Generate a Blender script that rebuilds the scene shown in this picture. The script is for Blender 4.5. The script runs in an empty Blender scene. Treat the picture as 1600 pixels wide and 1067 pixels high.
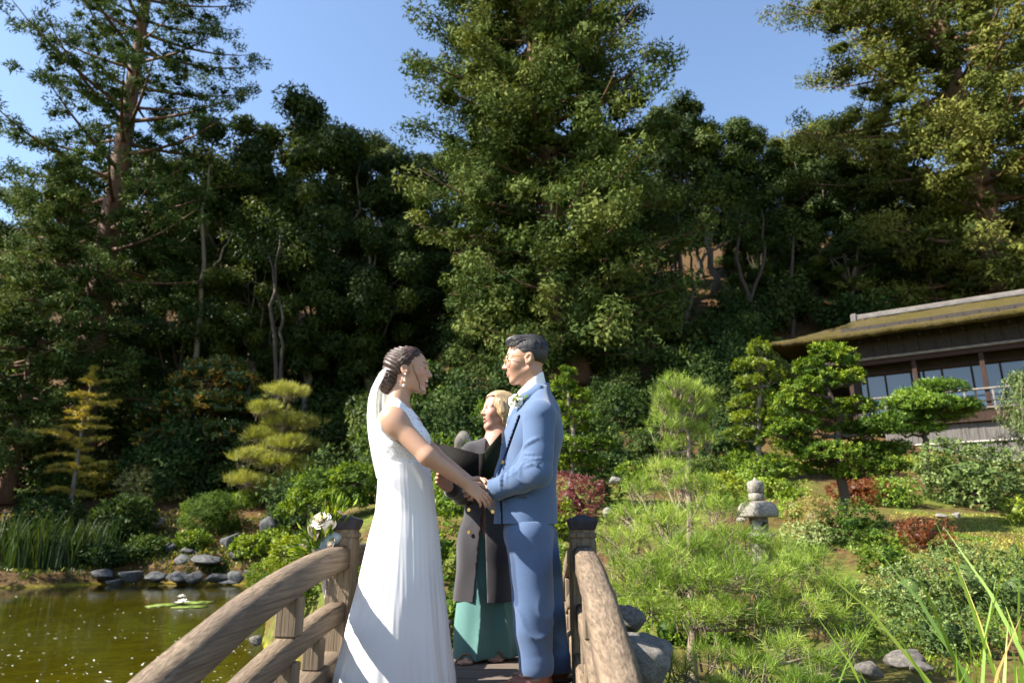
import bpy, bmesh, math, random
import numpy as np
from mathutils import Vector, Matrix, Euler
from mathutils import noise as mnoise

R = math.radians
rng = np.random.default_rng(7)
random.seed(7)
scene = bpy.context.scene
COL = scene.collection

# ---------------------------------------------------------------- camera
PITCH = R(15.2)
CAMZ = 1.9
FPX = 1600 * 24.0 / 36.0          # focal length in photograph pixels
cam_d = bpy.data.cameras.new('camera')
cam_d.lens = 24.0
cam_d.sensor_width = 36.0
cam_d.clip_start = 0.05
cam_d.clip_end = 3000
cam_d.dof.use_dof = True
cam_d.dof.focus_distance = 3.5
cam_d.dof.aperture_fstop = 2.8
cam = bpy.data.objects.new('camera', cam_d)
COL.objects.link(cam)
cam.location = (0, 0, CAMZ)
cam.rotation_euler = (R(90) + PITCH, 0, 0)
scene.camera = cam

# ---------------------------------------------------------------- sky and sun
SUN_EL, SUN_AZ = R(42), R(13)      # elevation; azimuth from -X towards -Y
to_sun = Vector((-math.cos(SUN_EL) * math.cos(SUN_AZ), -math.cos(SUN_EL) * math.sin(SUN_AZ), math.sin(SUN_EL)))
world = bpy.data.worlds.new('World')
scene.world = world
world.use_nodes = True
wn = world.node_tree
for n in list(wn.nodes):
    wn.nodes.remove(n)
w_out = wn.nodes.new('ShaderNodeOutputWorld')
w_bg = wn.nodes.new('ShaderNodeBackground')
w_sky = wn.nodes.new('ShaderNodeTexSky')
w_sky.sky_type = 'NISHITA'
w_sky.sun_disc = False
w_sky.sun_elevation = SUN_EL
w_sky.sun_rotation = math.atan2(to_sun.x, to_sun.y)
w_sky.altitude = 100
w_sky.air_density = 1.0
w_sky.dust_density = 0.6
w_sky.ozone_density = 1.6
w_bg.inputs['Strength'].default_value = 0.09
wn.links.new(w_sky.outputs[0], w_bg.inputs['Color'])
wn.links.new(w_bg.outputs[0], w_out.inputs['Surface'])
sun_d = bpy.data.lights.new('sun', 'SUN')
sun_d.energy = 5.0
sun_d.angle = R(0.53)
sun_d.color = (1.0, 0.93, 0.82)
sun = bpy.data.objects.new('sun', sun_d)
COL.objects.link(sun)
sun.rotation_euler = (-to_sun).to_track_quat('-Z', 'Y').to_euler()
sun.location = to_sun * 60
scene.view_settings.view_transform = 'Standard'
scene.view_settings.look = 'None'
scene.view_settings.gamma = 1.0
scene.view_settings.exposure = 1.75
scene.cycles.max_bounces = 8
scene.cycles.diffuse_bounces = 3
scene.cycles.glossy_bounces = 4
scene.cycles.transmission_bounces = 5
scene.cycles.transparent_max_bounces = 12
scene.cycles.sample_clamp_indirect = 6.0
scene.cycles.use_denoising = True
scene.cycles.caustics_reflective = False
scene.cycles.caustics_refractive = False


# ---------------------------------------------------------------- helpers
def at(px, py, Y):
    """world point at depth Y seen at photograph pixel (px, py)"""
    u = (px - 800.0) / FPX
    v = (533.5 - py) / FPX
    c, s = math.cos(PITCH), math.sin(PITCH)
    dx, dy, dz = u, c - s * v, s + c * v
    t = Y / dy
    return Vector((dx * t, Y, CAMZ + dz * t))


def pxm(Y, z=CAMZ):
    """photograph pixels per metre at depth Y"""
    return FPX / (Y * math.cos(PITCH) + (z - CAMZ) * math.sin(PITCH))


def tag(o, label=None, cat=None, group=None, kind=None):
    if label: o['label'] = label
    if cat: o['category'] = cat
    if group: o['group'] = group
    if kind: o['kind'] = kind
    return o


def link(o, parent=None):
    COL.objects.link(o)
    if parent is not None:
        o.parent = parent
    return o


def empty(name, loc=(0, 0, 0), rz=0.0, parent=None):
    o = bpy.data.objects.new(name, None)
    o.empty_display_size = 0.1
    link(o, parent)
    o.location = loc
    o.rotation_euler = (0, 0, rz)
    return o


def np_mesh(name, V, tris=None, quads=None, mats=(), smooth=False, attrs=None, fmat=None, cols=None):
    V = np.asarray(V, np.float32).reshape(-1, 3)
    idx, starts, n = [], [], 0
    if tris is not None and len(tris):
        t = np.asarray(tris, np.int32).reshape(-1, 3)
        idx.append(t.ravel()); starts.append(np.arange(len(t), dtype=np.int32) * 3); n = len(t) * 3
    if quads is not None and len(quads):
        q = np.asarray(quads, np.int32).reshape(-1, 4)
        idx.append(q.ravel()); starts.append(n + np.arange(len(q), dtype=np.int32) * 4)
    me = bpy.data.meshes.new(name)
    idx = np.concatenate(idx); starts = np.concatenate(starts)
    me.vertices.add(len(V)); me.vertices.foreach_set('co', V.ravel())
    me.loops.add(len(idx)); me.loops.foreach_set('vertex_index', idx)
    me.polygons.add(len(starts)); me.polygons.foreach_set('loop_start', starts)
    if smooth:
        me.polygons.foreach_set('use_smooth', np.ones(len(starts), bool))
    for m in mats:
        me.materials.append(m)
    if fmat is not None:
        me.polygons.foreach_set('material_index', np.asarray(fmat, np.int32))
    if attrs:
        for k, a in attrs.items():
            at_ = me.attributes.new(k, 'FLOAT', 'POINT')
            at_.data.foreach_set('value', np.asarray(a, np.float32))
    if cols is not None:
        ca = me.color_attributes.new('Col', 'FLOAT_COLOR', 'POINT')
        c4 = np.ones((len(V), 4), np.float32); c4[:, :3] = cols
        ca.data.foreach_set('color', c4.ravel())
    me.update(calc_edges=True)
    return me


def ob(name, me, parent=None, mat=None, loc=None, rz=None):
    o = bpy.data.objects.new(name, me)
    if mat is not None and len(me.materials) == 0:
        me.materials.append(mat)
    link(o, parent)
    if loc is not None: o.location = loc
    if rz is not None: o.rotation_euler = (0, 0, rz)
    return o


def bm_mesh(name, bm, mat=None, smooth=False):
    me = bpy.data.meshes.new(name)
    bm.normal_update()
    bm.to_mesh(me); bm.free()
    if smooth:
        me.polygons.foreach_set('use_smooth', np.ones(len(me.polygons), bool))
    if mat is not None: me.materials.append(mat)
    return me


def box_bm(sx, sy, sz, bevel=0.0, bm=None, M=None, seg=1):
    nb = bmesh.new()
    bmesh.ops.create_cube(nb, size=1.0)
    bmesh.ops.scale(nb, vec=(sx, sy, sz), verts=nb.verts)
    if bevel > 0:
        bmesh.ops.bevel(nb, geom=list(nb.edges), offset=bevel, segments=seg, affect='EDGES', profile=0.6)
    if M is not None:
        bmesh.ops.transform(nb, matrix=M, verts=nb.verts)
    if bm is None:
        return nb
    tmp = bpy.data.meshes.new('t'); nb.to_mesh(tmp); nb.free()
    bm.from_mesh(tmp); bpy.data.meshes.remove(tmp)
    return bm


def frame_from(d, up=(0, 0, 1)):
    d = np.asarray(d, float); d = d / (np.linalg.norm(d) + 1e-9)
    u = np.cross(up, d)
    if np.linalg.norm(u) < 1e-4: u = np.cross((1, 0, 0), d)
    u = u / np.linalg.norm(u)
    return u, np.cross(d, u), d


class Tubes:
    """collects tapered tubes along polylines into one mesh"""
    def __init__(self): self.V, self.Q, self.n = [], [], 0
    def add(self, pts, radii, sides=7, jitter=0.0, cap=True):
        pts = np.asarray(pts, float); k = len(pts)
        radii = np.broadcast_to(np.asarray(radii, float), (k,))
        d = np.gradient(pts, axis=0)
        u, v, _ = frame_from(d[0])
        a = np.linspace(0, 2 * math.pi, sides, endpoint=False)
        rings = []
        for i in range(k):
            t = d[i] / (np.linalg.norm(d[i]) + 1e-9)
            u = u - t * np.dot(u, t); u /= (np.linalg.norm(u) + 1e-9); v = np.cross(t, u)
            r = radii[i] * (1 + jitter * rng.uniform(-1, 1, sides))
            rings.append(pts[i] + (np.cos(a) * r)[:, None] * u + (np.sin(a) * r)[:, None] * v)
        if cap:
            rings.insert(0, np.repeat(pts[:1], sides, 0)); rings.append(np.repeat(pts[-1:], sides, 0))
        V = np.concatenate(rings); m = len(rings)
        i = np.arange(m - 1)[:, None] * sides; j = np.arange(sides)[None]; j2 = (j + 1) % sides
        q = np.stack([i + j, i + j2, i + sides + j2, i + sides + j], -1).reshape(-1, 4)
        self.V.append(V); self.Q.append(q + self.n); self.n += len(V)
    def mesh(self, name, mat, smooth=True):
        return np_mesh(name, np.concatenate(self.V), quads=np.concatenate(self.Q), mats=[mat] if mat else [], smooth=smooth)


def tube_obj(name, pts, radii, mat, parent=None, sides=8):
    t = Tubes(); t.add(pts, radii, sides)
    return ob(name, t.mesh(name, mat), parent)


def vnoise(P, scale, seed=0, octaves=2):
    """cheap smooth noise from summed sines, vectorised, about -1..1"""
    r = np.random.default_rng(seed); P = np.asarray(P, float) * scale
    out = np.zeros(P.shape[:-1]); amp, tot = 1.0, 0
    for o in range(octaves):
        for _ in range(4):
            k = r.normal(0, 1, 3); k /= np.linalg.norm(k); k *= r.uniform(.7, 1.4)
            k2 = r.normal(0, 1, 3)
            out += amp * np.sin(P @ k * 2.0 * (2 ** o) + r.uniform(0, 6.3) + 0.9 * np.sin(P @ k2 * 1.3 * (2 ** o)))
        tot += amp * 4; amp *= 0.5
    return out / tot * 1.8


# ---------------------------------------------------------------- materials
MATS = {}
def new_mat(name):
    m = bpy.data.materials.new(name); m.use_nodes = True
    nt = m.node_tree
    b = nt.nodes['Principled BSDF']
    MATS[name] = m
    return m, nt, b


def nnode(nt, typ, **kw):
    n = nt.nodes.new(typ)
    for k, v in kw.items():
        if hasattr(n, k): setattr(n, k, v)
        else: n.inputs[k.replace('_', ' ')].default_value = v
    return n


def ramp(nt, fac, stops):
    r = nt.nodes.new('ShaderNodeValToRGB')
    el = r.color_ramp.elements
    while len(el) > len(stops): el.remove(el[-1])
    while len(el) < len(stops): el.new(0.5)
    for e, (p, c) in zip(el, stops):
        e.position = p; e.color = (*c, 1)
    nt.links.new(fac, r.inputs[0])
    return r.outputs[0]


def mat_plain(name, col, rough=0.6, metal=0.0, noise=0.0, nscale=40, bump=0.0, sheen=0.0, spec=0.5):
    m, nt, b = new_mat(name)
    b.inputs['Base Color'].default_value = (*col, 1)
    b.inputs['Roughness'].default_value = rough
    b.inputs['Metallic'].default_value = metal
    b.inputs['Specular IOR Level'].default_value = spec
    if sheen: b.inputs['Sheen Weight'].default_value = sheen
    if noise or bump:
        tc = nnode(nt, 'ShaderNodeTexCoord')
        nz = nnode(nt, 'ShaderNodeTexNoise', Scale=nscale, Detail=5.0)
        nt.links.new(tc.outputs['Object'], nz.inputs['Vector'])
        if noise:
            lo = tuple(c * (1 - noise) for c in col); hi = tuple(min(1, c * (1 + noise)) for c in col)
            nt.links.new(ramp(nt, nz.outputs[0], [(0.3, lo), (0.7, hi)]), b.inputs['Base Color'])
        if bump:
            bp = nnode(nt, 'ShaderNodeBump', Strength=bump, Distance=0.01)
            nt.links.new(nz.outputs[0], bp.inputs['Height'])
            nt.links.new(bp.outputs[0], b.inputs['Normal'])
    return m


def mat_leaf(name, stops, trans=0.35, rough=0.5, spec=0.35):
    """leaf colour from the per-leaf 'tint' attribute, with translucency"""
    m, nt, b = new_mat(name)
    a = nnode(nt, 'ShaderNodeAttribute', attribute_name='tint')
    col = ramp(nt, a.outputs['Fac'], stops)
    nt.links.new(col, b.inputs['Base Color'])
    b.inputs['Roughness'].default_value = rough
    b.inputs['Specular IOR Level'].default_value = spec
    tr = nnode(nt, 'ShaderNodeBsdfTranslucent')
    hs = nnode(nt, 'ShaderNodeHueSaturation'); hs.inputs['Hue'].default_value = 0.485
    hs.inputs['Saturation'].default_value = 1.15; hs.inputs['Value'].default_value = 1.25
    nt.links.new(col, hs.inputs['Color']); nt.links.new(hs.outputs[0], tr.inputs['Color'])
    mx = nnode(nt, 'ShaderNodeMixShader'); mx.inputs[0].default_value = trans
    nt.links.new(b.outputs[0], mx.inputs[1]); nt.links.new(tr.outputs[0], mx.inputs[2])
    nt.links.new(mx.outputs[0], nt.nodes['Material Output'].inputs['Surface'])
    return m


def mat_wood(name, c_dark, c_light, scale=(1, 1, 1), rough=0.75, bump=0.35, axis_stretch=12.0, seed=0.0, splotch=None):
    """weathered wood: grain stretched along local Y of the object"""
    m, nt, b = new_mat(name)
    tc = nnode(nt, 'ShaderNodeTexCoord')
    mp = nnode(nt, 'ShaderNodeMapping')
    mp.inputs['Scale'].default_value = scale; mp.inputs['Location'].default_value = (seed, seed * 2, seed)
    nt.links.new(tc.outputs['Object'], mp.inputs['Vector'])
    nz = nnode(nt, 'ShaderNodeTexNoise', Scale=axis_stretch, Detail=7.0, Roughness=0.65, Distortion=0.05)
    nt.links.new(mp.outputs[0], nz.inputs['Vector'])
    n2 = nnode(nt, 'ShaderNodeTexNoise', Scale=3.0, Detail=4.0)
    nt.links.new(tc.outputs['Object'], n2.inputs['Vector'])
    c1 = ramp(nt, nz.outputs[0], [(0.28, c_dark), (0.48, tuple((a + d) / 2 for a, d in zip(c_dark, c_light))), (0.66, c_light)])
    sp = splotch or tuple(0.6 * x for x in c_light)
    mx = nnode(nt, 'ShaderNodeMix', data_type='RGBA', blend_type='MIX')
    f = ramp(nt, n2.outputs[0], [(0.45, (0, 0, 0)), (0.68, (0.6, 0.6, 0.6))])
    nt.links.new(f, mx.inputs[0]); nt.links.new(c1, mx.inputs[6]); mx.inputs[7].default_value = (*sp, 1)
    nt.links.new(mx.outputs[2], b.inputs['Base Color'])
    b.inputs['Roughness'].default_value = rough
    b.inputs['Specular IOR Level'].default_value = 0.25
    bp = nnode(nt, 'ShaderNodeBump', Strength=bump, Distance=0.006)
    nt.links.new(nz.outputs[0], bp.inputs['Height']); nt.links.new(bp.outputs[0], b.inputs['Normal'])
    return m
# ================================================================ SETTING
SX = np.array([-60, -24, -17.5, -13, -9, -7, -5.5, -4.2, -3.2, -2.2, -1.2, -0.3, 0.5, 0.9, 1.15, 1.5, 3, 60.])
SY = np.array([4, 12, 22.5, 24.9, 24.6, 22, 17, 12.5, 10.3, 8.6, 7.2, 6.4, 5.6, 4.4, 2.6, -3, -12, -30.])
PL = ([0, 20, 24, 25, 27, 30, 34, 38, 45, 55, 70, 120], [0, 0.1, .2, .35, 1.2, 2.4, 4.0, 6.4, 12.0, 21, 34, 50])
PC = ([0, 6, 10, 14, 20, 25, 30, 38, 48, 60, 120], [.25, .4, .95, 2.0, 3.6, 5.6, 7.8, 12.8, 20, 29, 50])
PR = ([0, 3, 6, 9, 13, 18, 22, 26, 32, 38, 48, 60, 120], [.25, .35, .6, 1.15, 1.85, 2.8, 4.0, 5.8, 9.4, 13.2, 20.5, 29, 50])


def terrain(x, y):
    x = np.asarray(x, float); y = np.asarray(y, float)
    sh = np.interp(x, SX, SY) + 0.35 * np.sin(x * 1.7) * (x < -1.5) + .2 * np.sin(x * 4.1 + 1) * (x < -1.5)
    d = y - sh
    L = np.interp(y, *PL); Cc = np.interp(y, *PC); Rr = np.interp(y, *PR)
    a = np.clip((x + 9) / 7.0, 0, 1); a = a * a * (3 - 2 * a)
    b = np.clip((x - 2) / 5.0, 0, 1); b = b * b * (3 - 2 * b)
    L = np.maximum(L, np.interp(x, [-60, -24, -18, -15], [2.5, 1.2, .5, 0]))
    z = L * (1 - a) + a * (Cc * (1 - b) + Rr * b)
    bank = np.clip(d / 1.2, 0, 1); bank = bank * bank * (3 - 2 * bank)
    P = np.stack([x, y, np.zeros_like(x)], -1)
    z = z + 0.10 * vnoise(P, 0.5, 3) * np.clip(d, 0, 1) + 0.35 * vnoise(P, 0.12, 5) * np.clip((y - 20) / 20, 0, 1)
    bed = -0.25 - 0.75 * np.clip(-d / 2.5, 0, 1)
    nearb = np.clip((-0.3 - y) / 0.8, 0, 1) * np.exp(-((x + .3) / 3.0) ** 4)
    bed = np.maximum(bed, bed + (.22 - bed) * nearb)
    return np.where(d > 0, bed + (z - bed) * np.where(d > 0, np.maximum(bank, 0.0), 0), bed)


def tz(x, y):
    return float(terrain(np.array([x]), np.array([y]))[0])


def ground_pt(px, Y):
    """point on the terrain at depth Y that is seen in photograph column px"""
    z = CAMZ
    for _ in range(6):
        zc = Y * math.cos(PITCH) + (z - CAMZ) * math.sin(PITCH)
        x = (px - 800) / FPX * zc
        z = tz(x, Y)
    return Vector((x, Y, z))


def depth_at(px, py, y0=3.0, y1=60.0):
    """depth at which the sight line through pixel (px, py) meets the terrain"""
    ys = np.linspace(y0, y1, 900); p0 = at(px, py, 1.0) - cam.location
    z = CAMZ + p0.z * ys; h = terrain(p0.x * ys, ys)
    k = np.nonzero((h > z) & (h > .02))[0]
    return float(ys[k[0]]) if len(k) else None


def height_to(py, g):
    """height above ground point g of the pixel row py"""
    return at(800, py, g.y).z - g.z


# ground sheet, finer near the camera
gx = np.concatenate([np.linspace(-400, -60, 16), np.linspace(-55, -14, 40), np.linspace(-13.7, 16, 110), np.linspace(16.5, 60, 36), np.linspace(66, 400, 16)])
gy = np.concatenate([np.linspace(-200, -12, 14), np.linspace(-11, 1, 20), np.linspace(1.2, 32, 120), np.linspace(32.6, 75, 46), np.linspace(80, 500, 22)])
X, Y_ = np.meshgrid(gx, gy, indexing='ij')
Z = terrain(X, Y_)
V = np.stack([X, Y_, Z], -1).reshape(-1, 3)
nx, ny = len(gx), len(gy)
ii, jj = np.meshgrid(np.arange(nx - 1), np.arange(ny - 1), indexing='ij')
Q = np.stack([ii * ny + jj, (ii + 1) * ny + jj, (ii + 1) * ny + jj + 1, ii * ny + jj + 1], -1).reshape(-1, 4)
m, nt, b = new_mat('ground')
tc = nnode(nt, 'ShaderNodeTexCoord')
n1 = nnode(nt, 'ShaderNodeTexNoise', Scale=0.55, Detail=6.0, Roughness=0.6)
n2 = nnode(nt, 'ShaderNodeTexNoise', Scale=9.0, Detail=6.0, Roughness=0.7)
nt.links.new(tc.outputs['Object'], n1.inputs['Vector']); nt.links.new(tc.outputs['Object'], n2.inputs['Vector'])
soil = ramp(nt, n2.outputs[0], [(0.3, (.03, .018, .008)), (0.55, (.095, .055, .022)), (0.75, (.19, .115, .045))])
moss = ramp(nt, n2.outputs[0], [(0.3, (.04, .055, .010)), (0.6, (.12, .14, .022)), (0.8, (.20, .19, .04))])
mx = nnode(nt, 'ShaderNodeMix', data_type='RGBA')
nt.links.new(ramp(nt, n1.outputs[0], [(0.42, (0, 0, 0)), (0.58, (1, 1, 1))]), mx.inputs[0])
sepg = nnode(nt, 'ShaderNodeSeparateXYZ'); nt.links.new(tc.outputs['Object'], sepg.inputs[0])
hillm = nnode(nt, 'ShaderNodeMapRange'); hillm.inputs[1].default_value = 17; hillm.inputs[2].default_value = 24; hillm.inputs[3].default_value = 1; hillm.inputs[4].default_value = 0.0
nt.links.new(sepg.outputs['Y'], hillm.inputs[0])
mm = nnode(nt, 'ShaderNodeMath', operation='MULTIPLY'); nt.links.new(mx.inputs[0].links[0].from_socket, mm.inputs[0]); nt.links.new(hillm.outputs[0], mm.inputs[1]); nt.links.new(mm.outputs[0], mx.inputs[0])
nt.links.new(soil, mx.inputs[6]); nt.links.new(moss, mx.inputs[7])
# pond bed and wet bank: algae-covered mud below and just above the water line
geo = nnode(nt, 'ShaderNodeNewGeometry'); sep = nnode(nt, 'ShaderNodeSeparateXYZ')
nt.links.new(geo.outputs['Position'], sep.inputs[0])
mr = nnode(nt, 'ShaderNodeMapRange'); mr.inputs[1].default_value = -0.12; mr.inputs[2].default_value = 0.12
nt.links.new(sep.outputs['Z'], mr.inputs[0])
n3 = nnode(nt, 'ShaderNodeTexNoise', Scale=0.9, Detail=5.0, Roughness=0.6, Distortion=1.2)
nt.links.new(tc.outputs['Object'], n3.inputs['Vector'])
bed = ramp(nt, n3.outputs[0], [(0.32, (.03, .035, .004)), (0.47, (.12, .12, .008)), (0.62, (.46, .39, .02))])
mx2 = nnode(nt, 'ShaderNodeMix', data_type='RGBA')
nt.links.new(mr.outputs[0], mx2.inputs[0]); nt.links.new(bed, mx2.inputs[6]); nt.links.new(mx.outputs[2], mx2.inputs[7])
nt.links.new(mx2.outputs[2], b.inputs['Base Color'])
b.inputs['Roughness'].default_value = 0.9; b.inputs['Specular IOR Level'].default_value = 0.15
bp = nnode(nt, 'ShaderNodeBump', Strength=0.6, Distance=0.06)
nt.links.new(n2.outputs[0], bp.inputs['Height']); nt.links.new(bp.outputs[0], b.inputs['Normal'])
ground = tag(ob('ground', np_mesh('ground', V, quads=Q, mats=[m], smooth=True)), kind='structure')

# water: a sheet at z = 0 across the pond
m, nt, b = new_mat('pond_water')
nt.nodes.remove(b)
tc = nnode(nt, 'ShaderNodeTexCoord')
mp = nnode(nt, 'ShaderNodeMapping'); mp.inputs['Scale'].default_value = (1.0, 2.2, 1.0)
nt.links.new(tc.outputs['Object'], mp.inputs['Vector'])
nz = nnode(nt, 'ShaderNodeTexNoise', Scale=2.2, Detail=4.0, Roughness=0.55)
nt.links.new(mp.outputs[0], nz.inputs['Vector'])
bp = nnode(nt, 'ShaderNodeBump', Strength=0.05, Distance=0.08)
nt.links.new(nz.outputs[0], bp.inputs['Height'])
gl = nnode(nt, 'ShaderNodeBsdfGlossy'); gl.inputs['Roughness'].default_value = 0.04
gl.inputs['Color'].default_value = (.9, .95, 1, 1)
tr = nnode(nt, 'ShaderNodeBsdfTransparent'); tr.inputs['Color'].default_value = (.95, .88, .28, 1)
df = nnode(nt, 'ShaderNodeBsdfDiffuse'); df.inputs['Color'].default_value = (.26, .22, .010, 1)
m1 = nnode(nt, 'ShaderNodeMixShader'); m1.inputs[0].default_value = 0.12
nt.links.new(tr.outputs[0], m1.inputs[1]); nt.links.new(df.outputs[0], m1.inputs[2])
fr = nnode(nt, 'ShaderNodeFresnel'); fr.inputs['IOR'].default_value = 1.45
nt.links.new(bp.outputs[0], fr.inputs['Normal']); nt.links.new(bp.outputs[0], gl.inputs['Normal'])
m2 = nnode(nt, 'ShaderNodeMixShader')
nt.links.new(fr.outputs[0], m2.inputs[0]); nt.links.new(m1.outputs[0], m2.inputs[1]); nt.links.new(gl.outputs[0], m2.inputs[2])
nt.links.new(m2.outputs[0], nt.nodes['Material Output'].inputs['Surface'])
wv = [(-60, -40, 0), (4, -40, 0), (4, 7.5, 0), (-1, 9, 0), (-4, 27, 0), (-60, 27, 0)]
tag(ob('pond_water', np_mesh('pond_water', wv, tris=[(0, 1, 2), (0, 2, 3), (0, 3, 4), (0, 4, 5)], mats=[m])), kind='structure')
# ================================================================ PLANTS
def unit(v):
    return v / (np.linalg.norm(v, axis=-1, keepdims=True) + 1e-9)


def rdirs(n):
    return unit(rng.normal(0, 1, (n, 3)))


_b = bmesh.new(); bmesh.ops.create_icosphere(_b, subdivisions=1, radius=1.0)
ICO_V = np.array([v.co[:] for v in _b.verts]); ICO_F = np.array([[v.index for v in f.verts] for f in _b.faces]); _b.free()


class Foliage:
    """leaves (bent four-corner blades) and needles (slim triangles) in one mesh"""
    def __init__(self):
        self.LV, self.LT, self.NV, self.NT = [], [], [], []
    def leaves(self, P, D, L, W, tint, fold=0.25, side=None):
        n = len(P); D = unit(D)
        S = unit(np.cross(D, rdirs(n))) if side is None else unit(side)
        N = np.cross(S, D)
        L = np.broadcast_to(L, (n,))[:, None]; W = np.broadcast_to(W, (n,))[:, None]
        mid = P + D * L * 0.45 - N * W * fold
        tip = P + D * L - N * L * 0.12
        V = np.stack([P, mid + S * W * .5, tip, mid - S * W * .5], 1)
        V[:, 1] += N * W * fold; V[:, 3] += N * W * fold
        self.LV.append(V.reshape(-1, 3)); self.LT.append(np.repeat(tint, 4))
    def needles(self, P, D, L, W, tint):
        n = len(P); D = unit(D); S = unit(np.cross(D, rdirs(n)))
        L = np.broadcast_to(L, (n,))[:, None]
        V = np.stack([P - S * W * .5, P + S * W * .5, P + D * L], 1)
        self.NV.append(V.reshape(-1, 3)); self.NT.append(np.repeat(tint, 3))
    def tri_leaves(self, P, D, L, W, tint, side):
        D = unit(D); L = np.broadcast_to(L, (len(P),))[:, None]; W = np.broadcast_to(W, (len(P),))[:, None]
        self.NV.append(np.stack([P - side * W * .5, P + side * W * .5, P + D * L], 1).reshape(-1, 3)); self.NT.append(np.repeat(tint, 3))
    def tufts(self, P, D, n, L, W, spread=0.9, tint=None, tj=0.12):
        """n needles radiating from every point P round direction D"""
        m = len(P); D = unit(D)
        PP = np.repeat(P, n, 0); DD = np.repeat(D, n, 0)
        d = unit(DD + spread * rdirs(m * n))
        off = d * (rng.random((m * n, 1)) * L * .25) - DD * (rng.random((m * n, 1)) * L * 0.9)
        t = np.repeat(tint if tint is not None else rng.random(m), n) + rng.normal(0, tj, m * n)
        self.needles(PP + off, d, L * rng.uniform(.7, 1.1, m * n), W, np.clip(t, 0, 1))
    def clumps(self, C, Rad, n, L, W, tint=None, shell=3.0, up=0.35, out=1.0, tj=0.16, rand=0.8, lj=0.3, tri=False):
        """n leaves in every ellipsoid (C, Rad), denser towards the outside"""
        C = np.asarray(C, float).reshape(-1, 3); m = len(C)
        Rad = np.asarray(Rad, float)
        Rad = np.broadcast_to(Rad.reshape(-1, 1) if Rad.ndim == 1 and len(Rad) == m and m != 3 else Rad, (m, 3))
        d = rdirs(m * n); r = rng.random((m * n, 1)) ** (1.0 / shell)
        P = np.repeat(C, n, 0) + d * r * np.repeat(Rad, n, 0)
        N = unit(d * out + .55 * rand * rdirs(m * n) + np.array([0, 0, up]))
        D = unit(np.cross(N, rdirs(m * n)) + .35 * d); S = np.cross(N, D)
        t = np.repeat(tint if tint is not None else rng.random(m), n) + rng.normal(0, tj, m * n)
        (self.tri_leaves if tri else self.leaves)(P, D, L * rng.uniform(1 - lj, 1 + lj, m * n), W * rng.uniform(1 - lj, 1 + lj, m * n), np.clip(t, 0, 1), side=S)
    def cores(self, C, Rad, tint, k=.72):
        """lumpy opaque hearts added inside the clumps, tinted darker as their inner shade"""
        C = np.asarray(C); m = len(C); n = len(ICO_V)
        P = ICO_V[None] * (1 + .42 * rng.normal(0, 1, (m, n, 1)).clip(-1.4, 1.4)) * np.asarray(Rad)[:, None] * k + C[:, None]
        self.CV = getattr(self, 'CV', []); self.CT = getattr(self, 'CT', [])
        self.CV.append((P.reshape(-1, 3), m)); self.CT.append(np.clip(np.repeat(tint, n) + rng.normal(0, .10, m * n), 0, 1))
    def mesh(self, name, mat):
        V, T, tr, qd, n = [], [], None, None, 0
        if self.LV:
            a = np.concatenate(self.LV); V.append(a); T.append(np.concatenate(self.LT))
            qd = np.arange(len(a)).reshape(-1, 4); n = len(a)
        if self.NV:
            a = np.concatenate(self.NV); V.append(a); T.append(np.concatenate(self.NT))
            tr = n + np.arange(len(a)).reshape(-1, 3); n += len(a)
        if hasattr(self, 'CV'):
            tr = [] if tr is None else [tr]
            for (a, m), t in zip(self.CV, self.CT):
                V.append(a); T.append(t); tr.append((n + np.arange(m)[:, None, None] * len(ICO_V) + ICO_F[None]).reshape(-1, 3)); n += len(a)
            tr = np.concatenate(tr)
        return np_mesh(name, np.concatenate(V), tris=tr, quads=qd, mats=[mat], attrs={'tint': np.concatenate(T)})


def curve_pts(a, b, n=6, sag=0.0, wob=0.0):
    a = np.asarray(a, float); b = np.asarray(b, float)
    t = np.linspace(0, 1, n)[:, None]
    p = a + (b - a) * t
    p[:, 2] += sag * np.sin(np.pi * t[:, 0])
    if wob:
        w = rng.normal(0, wob, (n, 3)); w[0] = 0; w[-1] = 0
        p += w
    return p


# ---- plant materials
def sc(c, f): return tuple(x * f for x in c)
L_red = mat_leaf('redwood_needles', [(0, (.020, .038, .010)), (.5, (.060, .092, .022)), (1, (.145, .170, .045))], .15, .8, .08)
L_redR = mat_leaf('redwood_golden_needles', [(0, (.032, .046, .010)), (.5, (.090, .108, .022)), (1, (.20, .20, .05))], .15, .8, .08)
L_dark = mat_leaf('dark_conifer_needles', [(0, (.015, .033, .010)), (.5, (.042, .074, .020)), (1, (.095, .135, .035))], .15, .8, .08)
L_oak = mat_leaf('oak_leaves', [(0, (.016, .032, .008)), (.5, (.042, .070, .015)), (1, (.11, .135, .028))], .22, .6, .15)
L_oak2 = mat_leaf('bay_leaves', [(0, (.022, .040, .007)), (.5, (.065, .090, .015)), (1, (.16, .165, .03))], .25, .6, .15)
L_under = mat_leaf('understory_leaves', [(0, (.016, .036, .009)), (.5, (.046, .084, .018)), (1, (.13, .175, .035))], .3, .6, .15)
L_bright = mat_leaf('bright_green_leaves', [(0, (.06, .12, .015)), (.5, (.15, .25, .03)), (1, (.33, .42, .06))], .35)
L_lime = mat_leaf('lime_leaves', [(0, (.07, .11, .010)), (.5, (.18, .235, .02)), (1, (.35, .40, .05))], .35)
L_green = mat_leaf('green_scale_leaves', [(0, (.028, .062, .008)), (.5, (.095, .16, .016)), (1, (.27, .34, .04))], .28, .6, .15)
L_pine = mat_leaf('pine_needles', [(0, (.07, .13, .016)), (.5, (.18, .275, .035)), (1, (.37, .45, .09))], .25, .5, .2)
L_ypine = mat_leaf('yellow_pine_needles', [(0, (.11, .13, .02)), (.5, (.25, .27, .045)), (1, (.42, .42, .09))], .25)
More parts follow.
